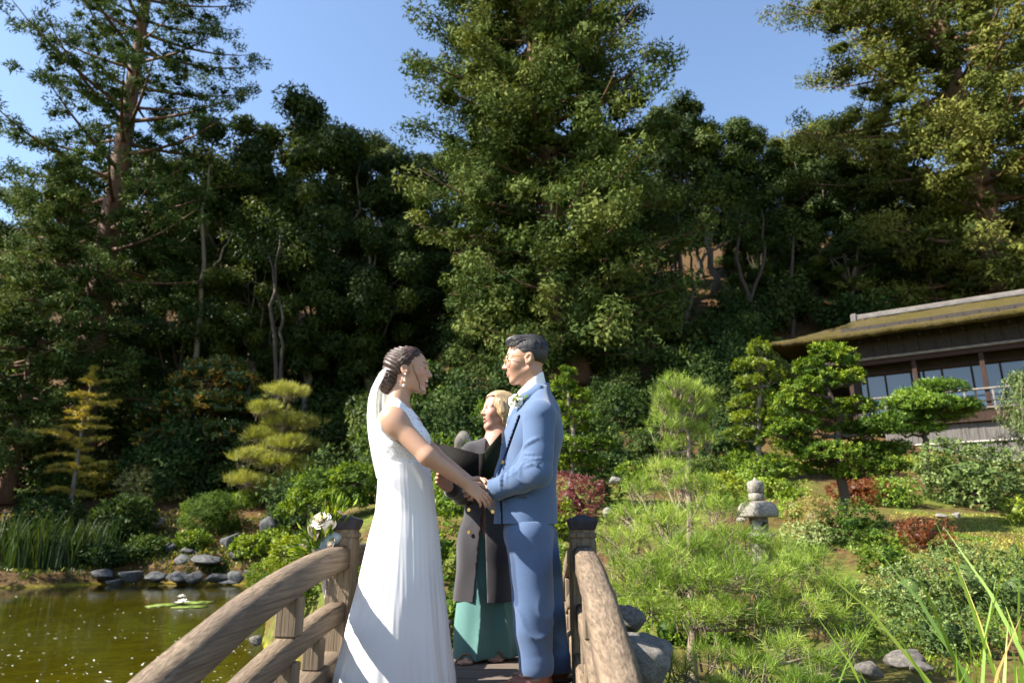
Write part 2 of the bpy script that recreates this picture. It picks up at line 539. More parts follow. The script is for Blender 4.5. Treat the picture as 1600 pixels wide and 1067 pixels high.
L_gold = mat_leaf('golden_needles', [(0, (.26, .20, .02)), (.5, (.46, .38, .05)), (1, (.62, .54, .12))], .3)
L_pale = mat_leaf('variegated_leaves', [(0, (.16, .16, .035)), (.5, (.38, .36, .12)), (1, (.62, .58, .28))], .3)
L_arb = mat_leaf('glossy_leaves', [(0, (.025, .055, .015)), (.45, (.07, .12, .03)), (.78, (.16, .20, .05)), (.86, (.50, .26, .04)), (1, (.62, .34, .05))], .2, .3, .5)
L_red_maple = mat_leaf('purple_maple_leaves', [(0, (.07, .018, .018)), (.5, (.17, .05, .045)), (1, (.30, .12, .09))], .3)
L_rust = mat_leaf('rust_maple_leaves', [(0, (.06, .018, .008)), (.5, (.15, .048, .018)), (1, (.26, .11, .04))], .3)
L_peach = mat_leaf('golden_peach_needles', [(0, (.10, .10, .02)), (.5, (.24, .19, .055)), (1, (.42, .30, .12))], .3)
L_grey = mat_leaf('grey_green_leaves', [(0, (.04, .075, .02)), (.5, (.115, .17, .045)), (1, (.29, .34, .13))], .25, .55, .2)
L_reed = mat_leaf('reed_blades', [(0, (.012, .028, .006)), (.5, (.032, .066, .011)), (1, (.10, .13, .025))], .3)  # albedo lowered so the blade colour carries the shore's shade
L_iris = mat_leaf('iris_blades', [(0, (.07, .14, .016)), (.6, (.16, .27, .03)), (.9, (.30, .38, .07)), (1, (.4, .28, .10))], .4)
L_cover = mat_leaf('ground_cover', [(0, (.10, .12, .02)), (.5, (.25, .25, .035)), (1, (.45, .40, .08))], .25)
B_red = mat_wood('redwood_bark', (.045, .022, .014), (.20, .11, .07), scale=(6, 6, .6), bump=.8, axis_stretch=3)
B_grey = mat_wood('grey_bark', (.06, .05, .04), (.26, .22, .18), scale=(5, 5, .8), bump=.6, axis_stretch=4)
B_dark = mat_wood('dark_bark', (.025, .018, .014), (.09, .07, .055), scale=(5, 5, .8), bump=.6, axis_stretch=5)
B_pine = mat_wood('pine_bark', (.07, .05, .035), (.28, .22, .16), scale=(8, 8, 3), bump=.6, axis_stretch=5)


def plant_root(name, label, cat, g, group=None):
    return tag(empty(name, g), label, cat, group)


def copy_tree(o, loc, rz, scl, label=None):
    c = o.copy(); COL.objects.link(c); c.location = loc; c.rotation_euler = (0, 0, rz); c.scale = scl
    if label: c['label'] = label
    for ch in o.children:
        k = ch.copy(); COL.objects.link(k); k.parent = c
    return c


# ---------------------------------------------------------------- redwoods
def redwood(name, label, g, h, prof, z_first, nb, r0, clump, n_leaf, mat, bark, lean=(0, 0), droop=.28, L=.24, W=.075, spacing=.75, zmax=1.0, lat=.16, azb=None, core=.46):
    root = plant_root(name, label, 'tree', g)
    T = Tubes(); F = Foliage()
    zs = np.linspace(0, h * zmax, 16)
    axis = lambda z: np.array([lean[0] * z / h, lean[1] * z / h, z])
    rad = lambda z: r0 * (1 - .93 * np.minimum(z / h, 1)) * (1 + .5 * np.exp(-z / 1.2))
    T.add([axis(z) for z in zs], [rad(z) for z in zs], 12, .05)
    C, RD, TT, CI = [], [], [], []
    for i in range(nb):
        f = (i + rng.random()) / nb
        z = z_first + (h * zmax - z_first) * f
        ln = prof(z) * rng.uniform(.62, 1.08)
        if ln < .3: continue
        az = i * 2.399 + rng.normal(0, .35)
        d = np.array([math.cos(az), math.sin(az), 0])
        if azb is not None: ln *= azb(az)
        a = axis(z); s = np.linspace(0, 1, 7)[:, None]
        rise = .35 * (z / h) - droop * (1 - z / h)
        pts = a + d * s * ln
        pts[:, 2] += ln * (rise * s[:, 0] - droop * .9 * s[:, 0] * (1 - s[:, 0]) + .10 * s[:, 0] ** 3)
        side = np.array([-d[1], d[0], 0])
        pts += side * (rng.normal(0, .06) * ln * s ** 2)
        T.add(pts, np.linspace(max(.03, .016 * ln + .02), .012, 7), 5)
        tb = np.clip(rng.normal(.45, .18), 0, 1)
        k = max(2, int(ln / spacing))
        for q in range(k):
            u = .22 + .8 * (q + rng.random()) / k
            u = min(u, 1.02)
            c = pts[0] + (pts[-1] - pts[0]) * u
            c[2] = np.interp(u, s[:, 0], pts[:, 2])
            c = c + side * rng.normal(0, 1) * lat * ln * (1.15 - .6 * u) + np.array([0, 0, rng.normal(-.1, .15)])
            rr = clump * rng.uniform(.65, 1.25)
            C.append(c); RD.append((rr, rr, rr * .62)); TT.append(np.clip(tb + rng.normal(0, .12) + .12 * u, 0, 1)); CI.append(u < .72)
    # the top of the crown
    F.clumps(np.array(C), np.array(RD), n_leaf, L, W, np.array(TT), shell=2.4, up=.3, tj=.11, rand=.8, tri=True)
    CI = np.array(CI); F.cores(np.array(C)[CI], np.array(RD)[CI], np.array(TT)[CI] - .22, core)  # hearts tinted below their leaves: inner shade put into the colour
    ob('trunk', T.mesh('trunk', bark), root)
    ob('crown', F.mesh('crown', mat), root)
    return root


# central redwood, dense and broad
g = ground_pt(893, 30)
redwood('redwood_tree', 'huge dense olive green redwood towering over the garden behind the couple', g, 40,
        lambda z: np.interp(z, [0, 3, 8, 14, 20, 27, 33, 40], [4.6, 5.6, 6.7, 6.5, 6.2, 5.0, 3.6, .4]), 1.2, 320, .75, .84, 165, L_red, B_red,
        lean=(-3.2, 1.0), droop=.22, L=.23, W=.115, spacing=.80)
# left redwood, sparse with long bare limbs
g = ground_pt(108, 34)
redwood('redwood_tree', 'tall open redwood with bare grey upper trunk and long sparse limbs', g, 40,
        lambda z: np.interp(z, [0, 5, 12, 20, 27, 34, 40], [5.0, 6.4, 7.4, 7.2, 6.6, 4.5, .5]), 4.5, 125, .80, .52, 85, L_dark, B_red,
        lean=(-.6, .5), droop=.16, L=.23, W=.09, spacing=.6, lat=.13, core=.38)
# lower lit redwood beside the left one
g = ground_pt(8, 31)
redwood('redwood_tree', 'young grey green redwood with drooping lit boughs beside the tall open redwood', g, 17,
        lambda z: np.interp(z, [0, 3, 8, 13, 17], [3.0, 4.2, 4.2, 2.6, .3]), 1.0, 110, .32, .62, 100, L_red, B_red, droop=.3, spacing=.7, L=.22, W=.1)
# right redwood behind the house
g = ground_pt(1585, 35)
redwood('redwood_tree', 'golden green redwood with layered boughs rising behind the timber house', g, 42,
        lambda z: np.interp(z, [0, 4, 10, 18, 26, 34, 42], [5.0, 7.4, 9.6, 9.6, 8.4, 5.6, .5]), 2.0, 210, .85, .95, 150, L_redR, B_red,
        lean=(-1.5, 0), droop=.2, L=.23, W=.12, spacing=.95, lat=.14)
# trees of the left shore beyond the frame edge: their shade lies on the reeds and the far bank
for (x_, y_, hh, lab) in ((-24.5, 20.5, 12, 'redwood on the left pond shore nearest the reeds'), (-28, 16, 12, 'redwood further along the left pond shore'), (-26, 26, 11, 'redwood just behind the reeds on the left shore')):
    redwood('redwood_tree', lab, Vector((x_, y_, tz(x_, y_))), hh,
            lambda z: np.interp(z, [0, 2, 5, 9, 12], [3.0, 3.6, 3.4, 2.2, .4]), .8, 46, .4, .9, 40, L_dark, B_red, droop=.25, L=.34, W=.16, spacing=.85)


# ---------------------------------------------------------------- oaks and bays on the slope
def broad_tree(name, label, g, h, w, mat, bark, n_cl, n_leaf, L, W, trunk_h=.3, r0=.28, clump=.95):
    root = plant_root(name, label, 'tree', g, 'broadleaf trees on the hillside')
    T = Tubes(); F = Foliage()
    fork = np.array([rng.normal(0, .3), rng.normal(0, .3), h * trunk_h])
    T.add(curve_pts((0, 0, -.3), fork, 7, 0, .12), np.linspace(r0, r0 * .62, 7), 9, .06)
    C, RD, TT = [], [], []
    nl = 6
    for i in range(nl):
        az = i / nl * 6.283 + rng.normal(0, .3); el = rng.uniform(.55, 1.25)
        tip = fork + np.array([math.cos(az) * math.cos(el) * w * .5, math.sin(az) * math.cos(el) * w * .5, math.sin(el) * h * (1 - trunk_h) * .8])
        st = fork * rng.uniform(.75, 1.0)
        p = curve_pts(st, tip, 7, rng.uniform(-.2, .5), .18)
        T.add(p, np.linspace(r0 * .5, .03, 7), 6, .05)
        for j in range(4):
            q = p[rng.integers(2, 7)]
            e = q + unit(rng.normal(0, 1, 3) * np.array([1, 1, .6])) * w * .22
            T.add(curve_pts(q, e, 5, .1, .08), np.linspace(.06, .012, 5), 5)
    # crown of clumps over an uneven dome
    for i in range(n_cl):
        d = rdirs(1)[0]; d[2] = d[2] * .9 + .12
        rr = rng.uniform(.45, 1.0) ** .5
        c = np.array([0, 0, h * .6]) + d * rr * np.array([w * .5, w * .5, h * .40])
        k = clump * rng.uniform(.6, 1.25)
        C.append(c); RD.append((k, k, k * .75)); TT.append(np.clip(rng.normal(.42, .2), 0, 1))
    F.clumps(np.array(C), np.array(RD), n_leaf, L, W, np.array(TT), shell=2.4, up=.2, rand=.8, tj=.12, tri=True)
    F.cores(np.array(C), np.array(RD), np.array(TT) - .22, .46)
    ob('trunk', T.mesh('trunk', bark), root)
    ob('crown', F.mesh('crown', mat), root)
    return root


oakA = broad_tree('oak_tree', 'x', Vector((0, 0, 0)), 14, 9.0, L_oak, B_grey, 75, 560, .22, .14)
oakB = broad_tree('oak_tree', 'x', Vector((0, 0, 0)), 14, 8.0, L_oak, B_dark, 72, 560, .22, .14, .3)
bayC = broad_tree('bay_tree', 'x', Vector((0, 0, 0)), 14, 7.5, L_oak2, B_grey, 64, 520, .22, .12, .4)
oak_spots = [  # column, depth, top row, width factor, source, label
    (315, 41, 205, 1.0, oakA, 'dark oak crown just right of the tall open redwood'),
    (425, 43, 170, 1.05, oakB, 'tallest dark oak on the skyline between two redwoods'),
    (515, 42, 185, 1.0, oakA, 'dark rounded oak on the skyline left of the huge redwood'),
    (590, 46, 225, .9, bayC, 'small oak top peeping out beside the huge redwood'),
    (1050, 42, 165, .95, oakB, 'dark oak with tall crown touching the huge redwood'),
    (1115, 43, 178, .95, oakA, 'pointed dark oak crown on the skyline over lit slope'),
    (1205, 45, 215, .95, bayC, 'mid green bay tree on the skyline above the house roof'),
    (1275, 42, 205, .9, oakB, 'dense oak against the golden redwood on the skyline'),
    (1340, 44, 180, 1.05, bayC, 'yellow green bay tree under the golden redwood boughs'),
    (1440, 41, 300, 1.0, oakA, 'shaded oak directly behind the house ridge'),
    (1560, 46, 250, 1.0, oakB, 'shaded oak behind the golden redwood trunk'),
    (215, 47, 250, 1.0, oakB, 'shaded oak behind the tall open redwood trunk'),
    (20, 45, 290, 1.1, oakA, 'shaded oak behind the young grey green redwood'),
    (700, 48, 230, 1.1, oakB, 'shaded oak hidden behind the huge redwood'),
    (370, 37, 370, .8, bayC, 'slender bay tree with pale trunk left of the huge redwood'),
    (560, 38, 330, .85, oakA, 'shaded oak low on the slope left of the huge redwood'),
    (1185, 38, 330, .75, oakB, 'low shaded oak on the slope above the layered garden trees'),
    (1330, 37, 345, .85, oakA, 'low shaded oak behind the left end of the house roof'),
    (960, 40, 260, .8, oakA, 'shaded oak right behind the huge redwood trunk'),
    (640, 40, 330, .9, oakB, 'dark oak filling the gap at the left foot of the huge redwood'),
    (150, 41, 400, .9, bayC, 'mid green bay tree in the shade behind the tall open redwood'),
    (270, 37, 420, .9, oakB, 'low dark oak behind the leaning pale-barked trunk'),
    (60, 40, 430, 1.0, bayC, 'bay tree in shade behind the larch'),
    (1480, 36, 400, .8, bayC, 'lit bay tree just above the house ridge'),
    (1400, 40, 260, .9, oakB, 'tall shaded oak between the golden redwood and the yellow green bay tree'),
    (1095, 46, 250, .8, oakB, 'oak high on the slope behind the twin-stemmed oak'),
    (1230, 49, 300, .8, oakA, 'oak high on the slope above the house eave'),
    (470, 38, 300, .8, oakA, 'oak with twisting limbs among the dark trees left of the huge redwood'),
]
used = set()
for i, (px_, Yd, top, wf, src, lab) in enumerate(oak_spots):
    g = ground_pt(px_, Yd); hgt = height_to(top, g); s = hgt / 14.0
    scl = (wf * (.35 + .65 * s), wf * (.35 + .65 * s), s); rz = i * 2.17
    if id(src) not in used:
        used.add(id(src)); src.location = g; src.rotation_euler = (0, 0, rz); src.scale = scl; src['label'] = lab
    else:
        copy_tree(src, g, rz, scl, lab)


# slim bare-stemmed trees on the lit slope right of the big redwood, and a pale leaning trunk on the left
def slim_tree(name, label, Yd, stems, pads, mat, bark, n=240):
    g = ground_pt(stems[0][0][0], Yd); root = plant_root(name, label, 'tree', g)
    T = Tubes(); F = Foliage(); o = np.array(g)
    for st in stems:
        p = np.array([at(a, b_, Yd + dy) for a, b_, dy, _ in st]) - o
        if st[0][1] > 530:
            q0 = p[0].copy(); q0[2] = tz(q0[0] + o[0], q0[1] + o[1]) - o[2] - .15
            p = np.concatenate([[q0], p]); st = [(0, 0, 0, st[0][3] * 1.15)] + list(st)
        t = np.linspace(0, len(p) - 1, 4 * len(p)); q = np.stack([np.interp(t, np.arange(len(p)), p[:, k]) for k in range(3)], 1)
        q[1:-1] += rng.normal(0, .05, (len(q) - 2, 3))
        T.add(q, np.interp(t, np.arange(len(p)), [s[3] for s in st]), 7, .05)
    C = np.array([at(a, b_, Yd + dy) for a, b_, dy, _ in pads]) - o
    RD = np.array([(r_ / pxm(Yd), r_ / pxm(Yd), .7 * r_ / pxm(Yd)) for *_, r_ in pads])
    F.clumps(C, RD, n, .2, .1, None, shell=2.2)
    for _ in range(2): F.clumps(C + rng.normal(0, 1, C.shape) * RD * .8, RD * .55, n // 2, .2, .1, None, shell=3)
    ob('trunk', T.mesh('trunk', bark), root); ob('crown', F.mesh('crown', mat), root)


slim_tree('oak_tree', 'slim dark twin-stemmed oak standing on the lit leaf-strewn slope', 33,
          [[(1064, 600, 0, .2), (1068, 500, 0, .17), (1062, 420, 0, .13), (1058, 330, 0, .07)],
           [(1068, 500, 0, .14), (1085, 450, .3, .11), (1100, 400, .4, .08), (1145, 370, .6, .04)],
           [(1085, 450, .3, .08), (1078, 400, 0, .06), (1095, 330, 0, .03)]],
          [(1050, 320, 0, 40), (1100, 310, 0, 45), (1150, 355, .5, 36), (1070, 360, .5, 30), (1130, 320, 1, 40), (1010, 335, 0, 30)], L_oak, B_dark)
slim_tree('oak_tree', 'crooked dark oak with forked limbs beside the twin-stemmed oak', 35,
          [[(1028, 560, 0, .22), (1022, 470, 0, .18), (1030, 420, 0, .13), (1050, 380, 0, .06)],
           [(1022, 470, 0, .12), (1010, 400, 0, .09), (1018, 340, 0, .04)]],
          [(1015, 330, 0, 42), (1050, 365, 0, 34), (985, 360, 0, 34)], L_oak, B_dark)
slim_tree('oak_tree', 'dark many-limbed oak on the slope above the garden conifers', 36,
          [[(1180, 560, 0, .2), (1172, 470, 0, .16), (1150, 400, 0, .1), (1160, 330, 0, .05)],
           [(1172, 470, 0, .12), (1195, 410, 0, .09), (1190, 330, 0, .04)],
           [(1240, 540, 0, .16), (1232, 450, 0, .12), (1240, 370, 0, .06)]],
          [(1160, 320, 0, 45), (1210, 330, 0, 45), (1245, 360, 0, 40)], L_oak, B_dark)
slim_tree('bay_tree', 'leaning pale-barked trunk rising through the dark trees beside the tall redwood', 35,
          [[(300, 600, 0, .15), (312, 500, 0, .14), (320, 430, 0, .12), (316, 340, 0, .09), (330, 250, 0, .05)],
           [(316, 440, 0, .08), (345, 400, 0, .05), (365, 360, .4, .03)]],
          [(300, 300, 0, 42), (345, 270, 0, 48), (330, 350, 1, 36), (375, 345, .5, 34), (280, 350, .8, 30)], L_oak2, B_pine)
slim_tree('bay_tree', 'pair of thin dark stems in deep shade left of the huge redwood', 33,
          [[(432, 600, 0, .12), (425, 480, 0, .1), (438, 360, 0, .05)], [(438, 600, 0, .1), (442, 500, 0, .08), (420, 400, 0, .05)]],
          [(430, 350, 0, 45), (400, 390, 0, 40), (460, 400, .6, 36)], L_oak, B_dark)


# ---------------------------------------------------------------- understory shrubs on the slope
def mound(name, rx, rz_, mat, n_cl, n_leaf, L, W, seed_t=.4, clump=.35):
    F = Foliage(); C, RD, TT = [], [], []
    for i in range(n_cl):
        d = rdirs(1)[0]; d[2] = abs(d[2])
        c = d * rng.uniform(.55, .95) * np.array([rx, rx, rz_])
        k = clump * rng.uniform(.7, 1.3); C.append(c); RD.append((k, k, k * .8)); TT.append(np.clip(rng.normal(seed_t, .2), 0, 1))
    F.clumps(np.array(C), np.array(RD), n_leaf, L, W, np.array(TT), shell=2.5)
    return F.mesh(name, mat)


def stem_mesh(h, r, bark, n=5, spread=.5):
    T = Tubes()
    for i in range(n):
        a = rng.uniform(0, 6.28)
        T.add(curve_pts((0, 0, -.1), (math.cos(a) * spread, math.sin(a) * spread, h * rng.uniform(.6, .95)), 5, 0, .04), np.linspace(r, r * .3, 5), 5)
    return T.mesh('stem', bark)


und = []
for k, (mt, L_) in enumerate(((L_under, .17), (L_dark, .16), (L_oak, .16))):
    und.append((mound('foliage', 1.5, 1.9, mt, 46, 130, L_, L_ * .5, .42, .5), stem_mesh(1.8, .05, B_dark)))
lab_u = ['shaded evergreen shrub in the understory below the tall trees', 'dark needled shrub in the understory below the tall trees', 'olive leaved shrub in the understory below the tall trees']
us = []
for row, (Yd, npx, sc0) in enumerate(((19.5, 15, .55), (22, 15, .7), (25, 15, .85), (28, 15, 1.0), (32, 15, 1.25), (36, 14, 1.5), (40, 14, 1.6), (45, 12, 1.8))):
    for q in range(npx):
        px_ = -30 + (q + rng.uniform(.15, .85)) * 1700 / npx
        if Yd < 30 and px_ < 470: continue
        if px_ > 1250 and Yd < 33: continue
        if 900 < px_ < 1260 and Yd > 30 and rng.random() < .3: continue
        if Yd < 21 and not (480 < px_ < 1130): continue
        us.append((px_, Yd + rng.uniform(-1.2, 1.2), sc0 * rng.uniform(.75, 1.25)))
for i, (px_, Yd, s) in enumerate(us):
    g = ground_pt(px_, Yd); f, st = und[i % 3]
    root = tag(empty('understory_shrub', g, i * 1.3), lab_u[i % 3], 'shrub', ['evergreen understory shrubs', 'needled understory shrubs', 'olive understory shrubs'][i % 3])
    root.scale = (s, s, s * rng.uniform(.85, 1.25))
    ob('foliage', f, root); ob('stem', st, root)
# ---------------------------------------------------------------- garden plants, one by one
def pad_plant(name, label, cat, Yd, base, trunk, pads, kind, mat, bark, L, W, dens, group=None, r0=.06, limbs=True, tint=.5, tj=.15, spread=.9, per=14, flat=True, up=.8, part='crown', irreg=0.0):
    """A plant whose foliage grows in pads. base: column; trunk / pads in photograph pixels
    at this plant's depth: pads (px, py, rx, ry[, dy])."""
    g = ground_pt(base, Yd); o = np.array(g)
    root = plant_root(name, label, cat, g, group)
    T = Tubes(); F = Foliage(); s = 1.0 / pxm(Yd, at(800, pads[0][1], Yd).z)
    tp = np.array([(0, 0, -.12)] + [np.array(at(a, b_, Yd)) - o for a, b_ in trunk])
    t = np.linspace(0, len(tp) - 1, 3 * len(tp)); tq = np.stack([np.interp(t, np.arange(len(tp)), tp[:, k]) for k in range(3)], 1)
    tq[2:-1] += rng.normal(0, r0 * .25, (len(tq) - 3, 3))
    T.add(tq, np.linspace(r0, r0 * .35, len(tq)), 8, .08)
    for pd in pads:
        px_, py_, rx, ry = pd[:4]; dy = pd[4] if len(pd) > 4 else rng.uniform(-.5, .5) * rx * s
        px_ += irreg * rng.normal(0, .5) * ry; py_ += irreg * rng.normal(0, .6) * ry; rx *= 1 + irreg * rng.uniform(-.7, .3); ry *= 1 + irreg * rng.uniform(0, 1.6)
        c = np.array(at(px_, py_, Yd + dy)) - o; R_ = np.array([rx * s, rx * s * .8, ry * s])
        if limbs:
            below = tq[tq[:, 2] < max(c[2], tq[2, 2])]
            j = below[np.argmin(np.linalg.norm(below - c, axis=1))]
            lp = curve_pts(j, c - np.array([0, 0, R_[2] * .3]), 6, -.1 * R_[0], R_[0] * .06)
            T.add(lp, np.linspace(r0 * .42, r0 * .12, 6), 5, .05)
            for _ in range(7):
                e = c + rdirs(1)[0] * R_ * .75
                T.add(curve_pts(lp[rng.integers(3, 6)], e, 4, 0, R_[0] * .05), np.linspace(r0 * .16, r0 * .05, 4), 4)
        area = R_[0] * R_[1] * 2.5 + R_[0] * R_[2] * 2
        n = max(6, int(dens * area * (.85 if kind == 'tuft' else .52)))
        d = rdirs(n)
        if flat: d[:, 2] = np.where(d[:, 2] < -.35, -d[:, 2], d[:, 2])
        rr = rng.random((n, 1)) ** (.33 if kind == 'tuft' else .2)
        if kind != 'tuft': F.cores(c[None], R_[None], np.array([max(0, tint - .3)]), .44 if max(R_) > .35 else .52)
        wob = 1 + .22 * vnoise(d * 1.0 + c, 2.6, int(px_) % 97)[:, None]
        P = c + d * rr * R_ * wob
        D = d * .7 + np.array([0, 0, up]) + .45 * rdirs(n)
        tn = np.clip(tint + rng.normal(0, .12) + .22 * vnoise(P, 3.0, 11) + rng.normal(0, tj, n), 0, 1)
        if kind == 'tuft':
            F.tufts(P, D, per, L, W, spread, tn)
            for k in range(0, n, 3):
                T.add([P[k] - unit(D[k]) * L * 2.2, P[k]], [.006, .003], 3, cap=False)
        else:
            PP = np.repeat(P, per, 0); DD = np.repeat(D, per, 0) * .6 + spread * rdirs(n * per)
            NN = unit(np.repeat(D, per, 0) + .75 * spread * rdirs(n * per)); DD = unit(np.cross(NN, rdirs(n * per)) + .4 * np.repeat(d, per, 0))
            F.leaves(PP + rdirs(n * per) * L * .9 * rng.random((n * per, 1)), DD, 1.12 * L * rng.uniform(.7, 1.3, n * per), 1.12 * W * rng.uniform(.7, 1.3, n * per), np.clip(np.repeat(tn, per) + rng.normal(0, .14, n * per), 0, 1), side=np.cross(NN, DD))
    ob('trunk' if cat == 'tree' else 'stem', T.mesh('trunk', bark), root)
    ob(part, F.mesh(part, mat), root)
    return root, F, o


# ---- far shore, left
pad_plant('cloud_pine', 'yellow green pine pruned into soft layered pads above the rocky shore', 'tree', 30, 425,
          [(428, 770), (440, 735), (432, 700), (446, 660), (452, 630)],
          [(450, 612, 36, 13), (420, 640, 34, 13), (452, 660, 50, 16), (412, 682, 38, 16), (455, 695, 46, 15), (395, 712, 34, 13), (440, 722, 44, 14), (385, 750, 34, 13), (470, 735, 34, 12), (420, 760, 36, 11)],
          'tuft', L_ypine, B_pine, .26, .016, 75, r0=.14, tint=.55, per=16, spread=.8)
# golden larch with tiers of thin horizontal boughs
g = ground_pt(107, 29.5); root = plant_root('larch_tree', 'slender young larch with sparse golden tiers and pale thin trunk', 'tree', g); o = np.array(g)
T = Tubes(); F = Foliage()
tp = np.array([np.array(at(a, b_, 29.5)) - o for a, b_ in ((107, 812), (118, 740), (128, 670), (140, 610), (148, 572))])
T.add(tp, [.11, .09, .065, .035, .012], 7)
for i, (py_, lx, rx) in enumerate([(578, 10, 10), (590, 16, 18), (602, 24, 30), (615, 22, 24), (628, 38, 48), (640, 30, 36), (654, 46, 42), (668, 42, 50), (690, 66, 30), (702, 40, 24), (716, 62, 20), (728, 40, 44), (742, 48, 26), (770, 50, 30)]):
    a = np.array([np.interp(at(0, py_, 29.5).z - o[2], tp[:, 2], tp[:, k]) for k in range(3)])
    for sx, ln in ((-1, lx), (1, rx), (-.5, lx * .7), (.5, rx * .7)):
        l = ln / pxm(29.5) * 1.25; ang = rng.uniform(-.5, .5) if abs(sx) == 1 else rng.choice([-1, 1]) * rng.uniform(.9, 1.6)
        l *= rng.uniform(.6, 1.25); py_j = rng.uniform(-.12, .12)
        d = np.array([math.copysign(1, sx) * math.cos(ang), math.sin(ang), 0])
        pts = a + d * np.linspace(0, l, 6)[:, None]; pts[:, 2] += np.linspace(0, rng.uniform(-.12, .28), 6) * l + py_j + (.10 * l * np.sin(np.linspace(0, 3.1, 6)) if sx < 0 else 0)
        T.add(pts, np.linspace(.022, .006, 6), 4)
        n = int(30 * l) + 4; u = rng.random(n); P = pts[0] + (pts[-1] - pts[0]) * u[:, None]; P[:, 2] = np.interp(u, np.linspace(0, 1, 6), pts[:, 2])
        P += np.array([-d[1], d[0], 0]) * (rng.normal(0, .07, n) * (1 - u * .4))[:, None] * l
        F.tufts(P, np.repeat([d * .5 + np.array([0, 0, -.25])], n, 0), 9, .16, .02, 1.0, np.clip(rng.normal(.5, .2, n), 0, 1))
ob('trunk', T.mesh('trunk', B_grey), root); ob('crown', F.mesh('crown', L_gold), root)

pad_plant('strawberry_tree', 'glossy leaved tree dotted with orange fruit on dark red stems', 'tree', 33, 335,
          [(333, 735), (325, 700), (318, 650), (330, 600)],
          [(335, 582, 46, 24), (300, 600, 34, 20), (372, 600, 36, 20), (285, 632, 40, 20), (345, 635, 48, 22), (250, 648, 36, 16), (388, 640, 30, 18), (305, 662, 44, 20), (245, 690, 34, 20), (280, 715, 36, 18), (350, 680, 44, 20), (380, 690, 30, 16)],
          'leaf', L_arb, B_red, .20, .085, 60, r0=.17, tint=.45, per=9, spread=.9, tj=.2)
def dome(name, label, Yd, px_, py_, rx, ry, mat, L, W, dens, tint=.5, per=8, spread=.8, group=None, bark=None, r0=.03, kind='leaf', cat='shrub', up=.4):
    hit = depth_at(px_, py_ + ry * .85)
    if hit is not None: Yd = hit + .25 * rx / pxm(hit)
    return pad_plant(name, label, cat, Yd, px_, [(px_, py_ + ry * .3)], [(px_, py_, rx, ry, 0)], kind, mat, bark or B_dark, L, W, dens, group, r0, True, tint, .12, spread, per, False, up, part='foliage')


dome('golden_shrub', 'pale cream and gold variegated shrub behind the pond', 30, 238, 757, 47, 34, L_pale, .13, .06, 260, .55)
dome('rounded_shrub', 'dark broad-leaved rounded shrub at the pond edge beside the larch', 27.6, 192, 815, 48, 42, L_under, .13, .06, 260, .35)
dome('clipped_shrub', 'large clipped ball-shaped green shrub above the shore rocks', 27.8, 330, 806, 47, 36, L_green, .12, .018, 520, .32, up=.5, spread=.5)
dome('clipped_shrub', 'small clipped bright green dome beside the layered yellow pine', 30, 381, 780, 29, 15, L_bright, .10, .03, 420, .4)
dome('rounded_shrub', 'blue green bushy shrub in shade beyond the larch', 31, 55, 735, 46, 46, L_grey, .16, .08, 120, .3)
dome('rounded_shrub', 'dark shrub at the water edge behind the reeds', 26.2, 70, 820, 60, 45, L_under, .15, .06, 170, .2)
dome('rounded_shrub', 'low golden shrub on the leaf-strewn slope left of the layered pine', 31.5, 345, 745, 40, 16, L_pale, .12, .05, 160, .2)
dome('rounded_shrub', 'yellow leaved bush glowing under the dark trees by the larch', 32, 165, 750, 46, 28, L_gold, .16, .07, 90, .1)
pad_plant('spreading_juniper', 'spreading mid green juniper behind the bride near the flower vase', 'shrub', 15.5, 525, [(525, 790), (520, 770)],
          [(505, 755, 42, 20), (555, 748, 40, 24), (530, 785, 48, 20), (480, 780, 34, 16), (570, 780, 30, 22), (455, 800, 26, 14)],
          'leaf', L_green, B_dark, .07, .03, 330, r0=.06, tint=.42, per=9)
for (px_, py_, rx, ry, Yd, mt, lab, tn) in [
    (520, 845, 38, 36, 11.5, L_green, 'leafy bush below the flower vase beside the bridge post', .5),
    (462, 862, 42, 30, 11.2, L_lime, 'yellow green small-leaved bush above the water by the handrail', .38),
    (425, 905, 40, 30, 10.4, L_green, 'green small-leaved bush leaning over the pond by the handrail', .55),
    (375, 950, 46, 26, 9.6, L_lime, 'lowest yellow green sprays hanging over the pond beside the handrail', .36),
    (470, 925, 44, 34, 9.2, L_green, 'green bush seen between the top and lower handrail', .5),
    (540, 900, 34, 50, 9.6, L_green, 'green bush just left of the bride skirt behind the post', .5),
    (330, 985, 30, 18, 8.6, L_lime, 'small light green sprig over the water next to the rail', .4)]:
    dome('bank_shrub', lab, Yd, px_, py_, rx, ry, mt, .055, .028, 900, tn, per=8, spread=.9)

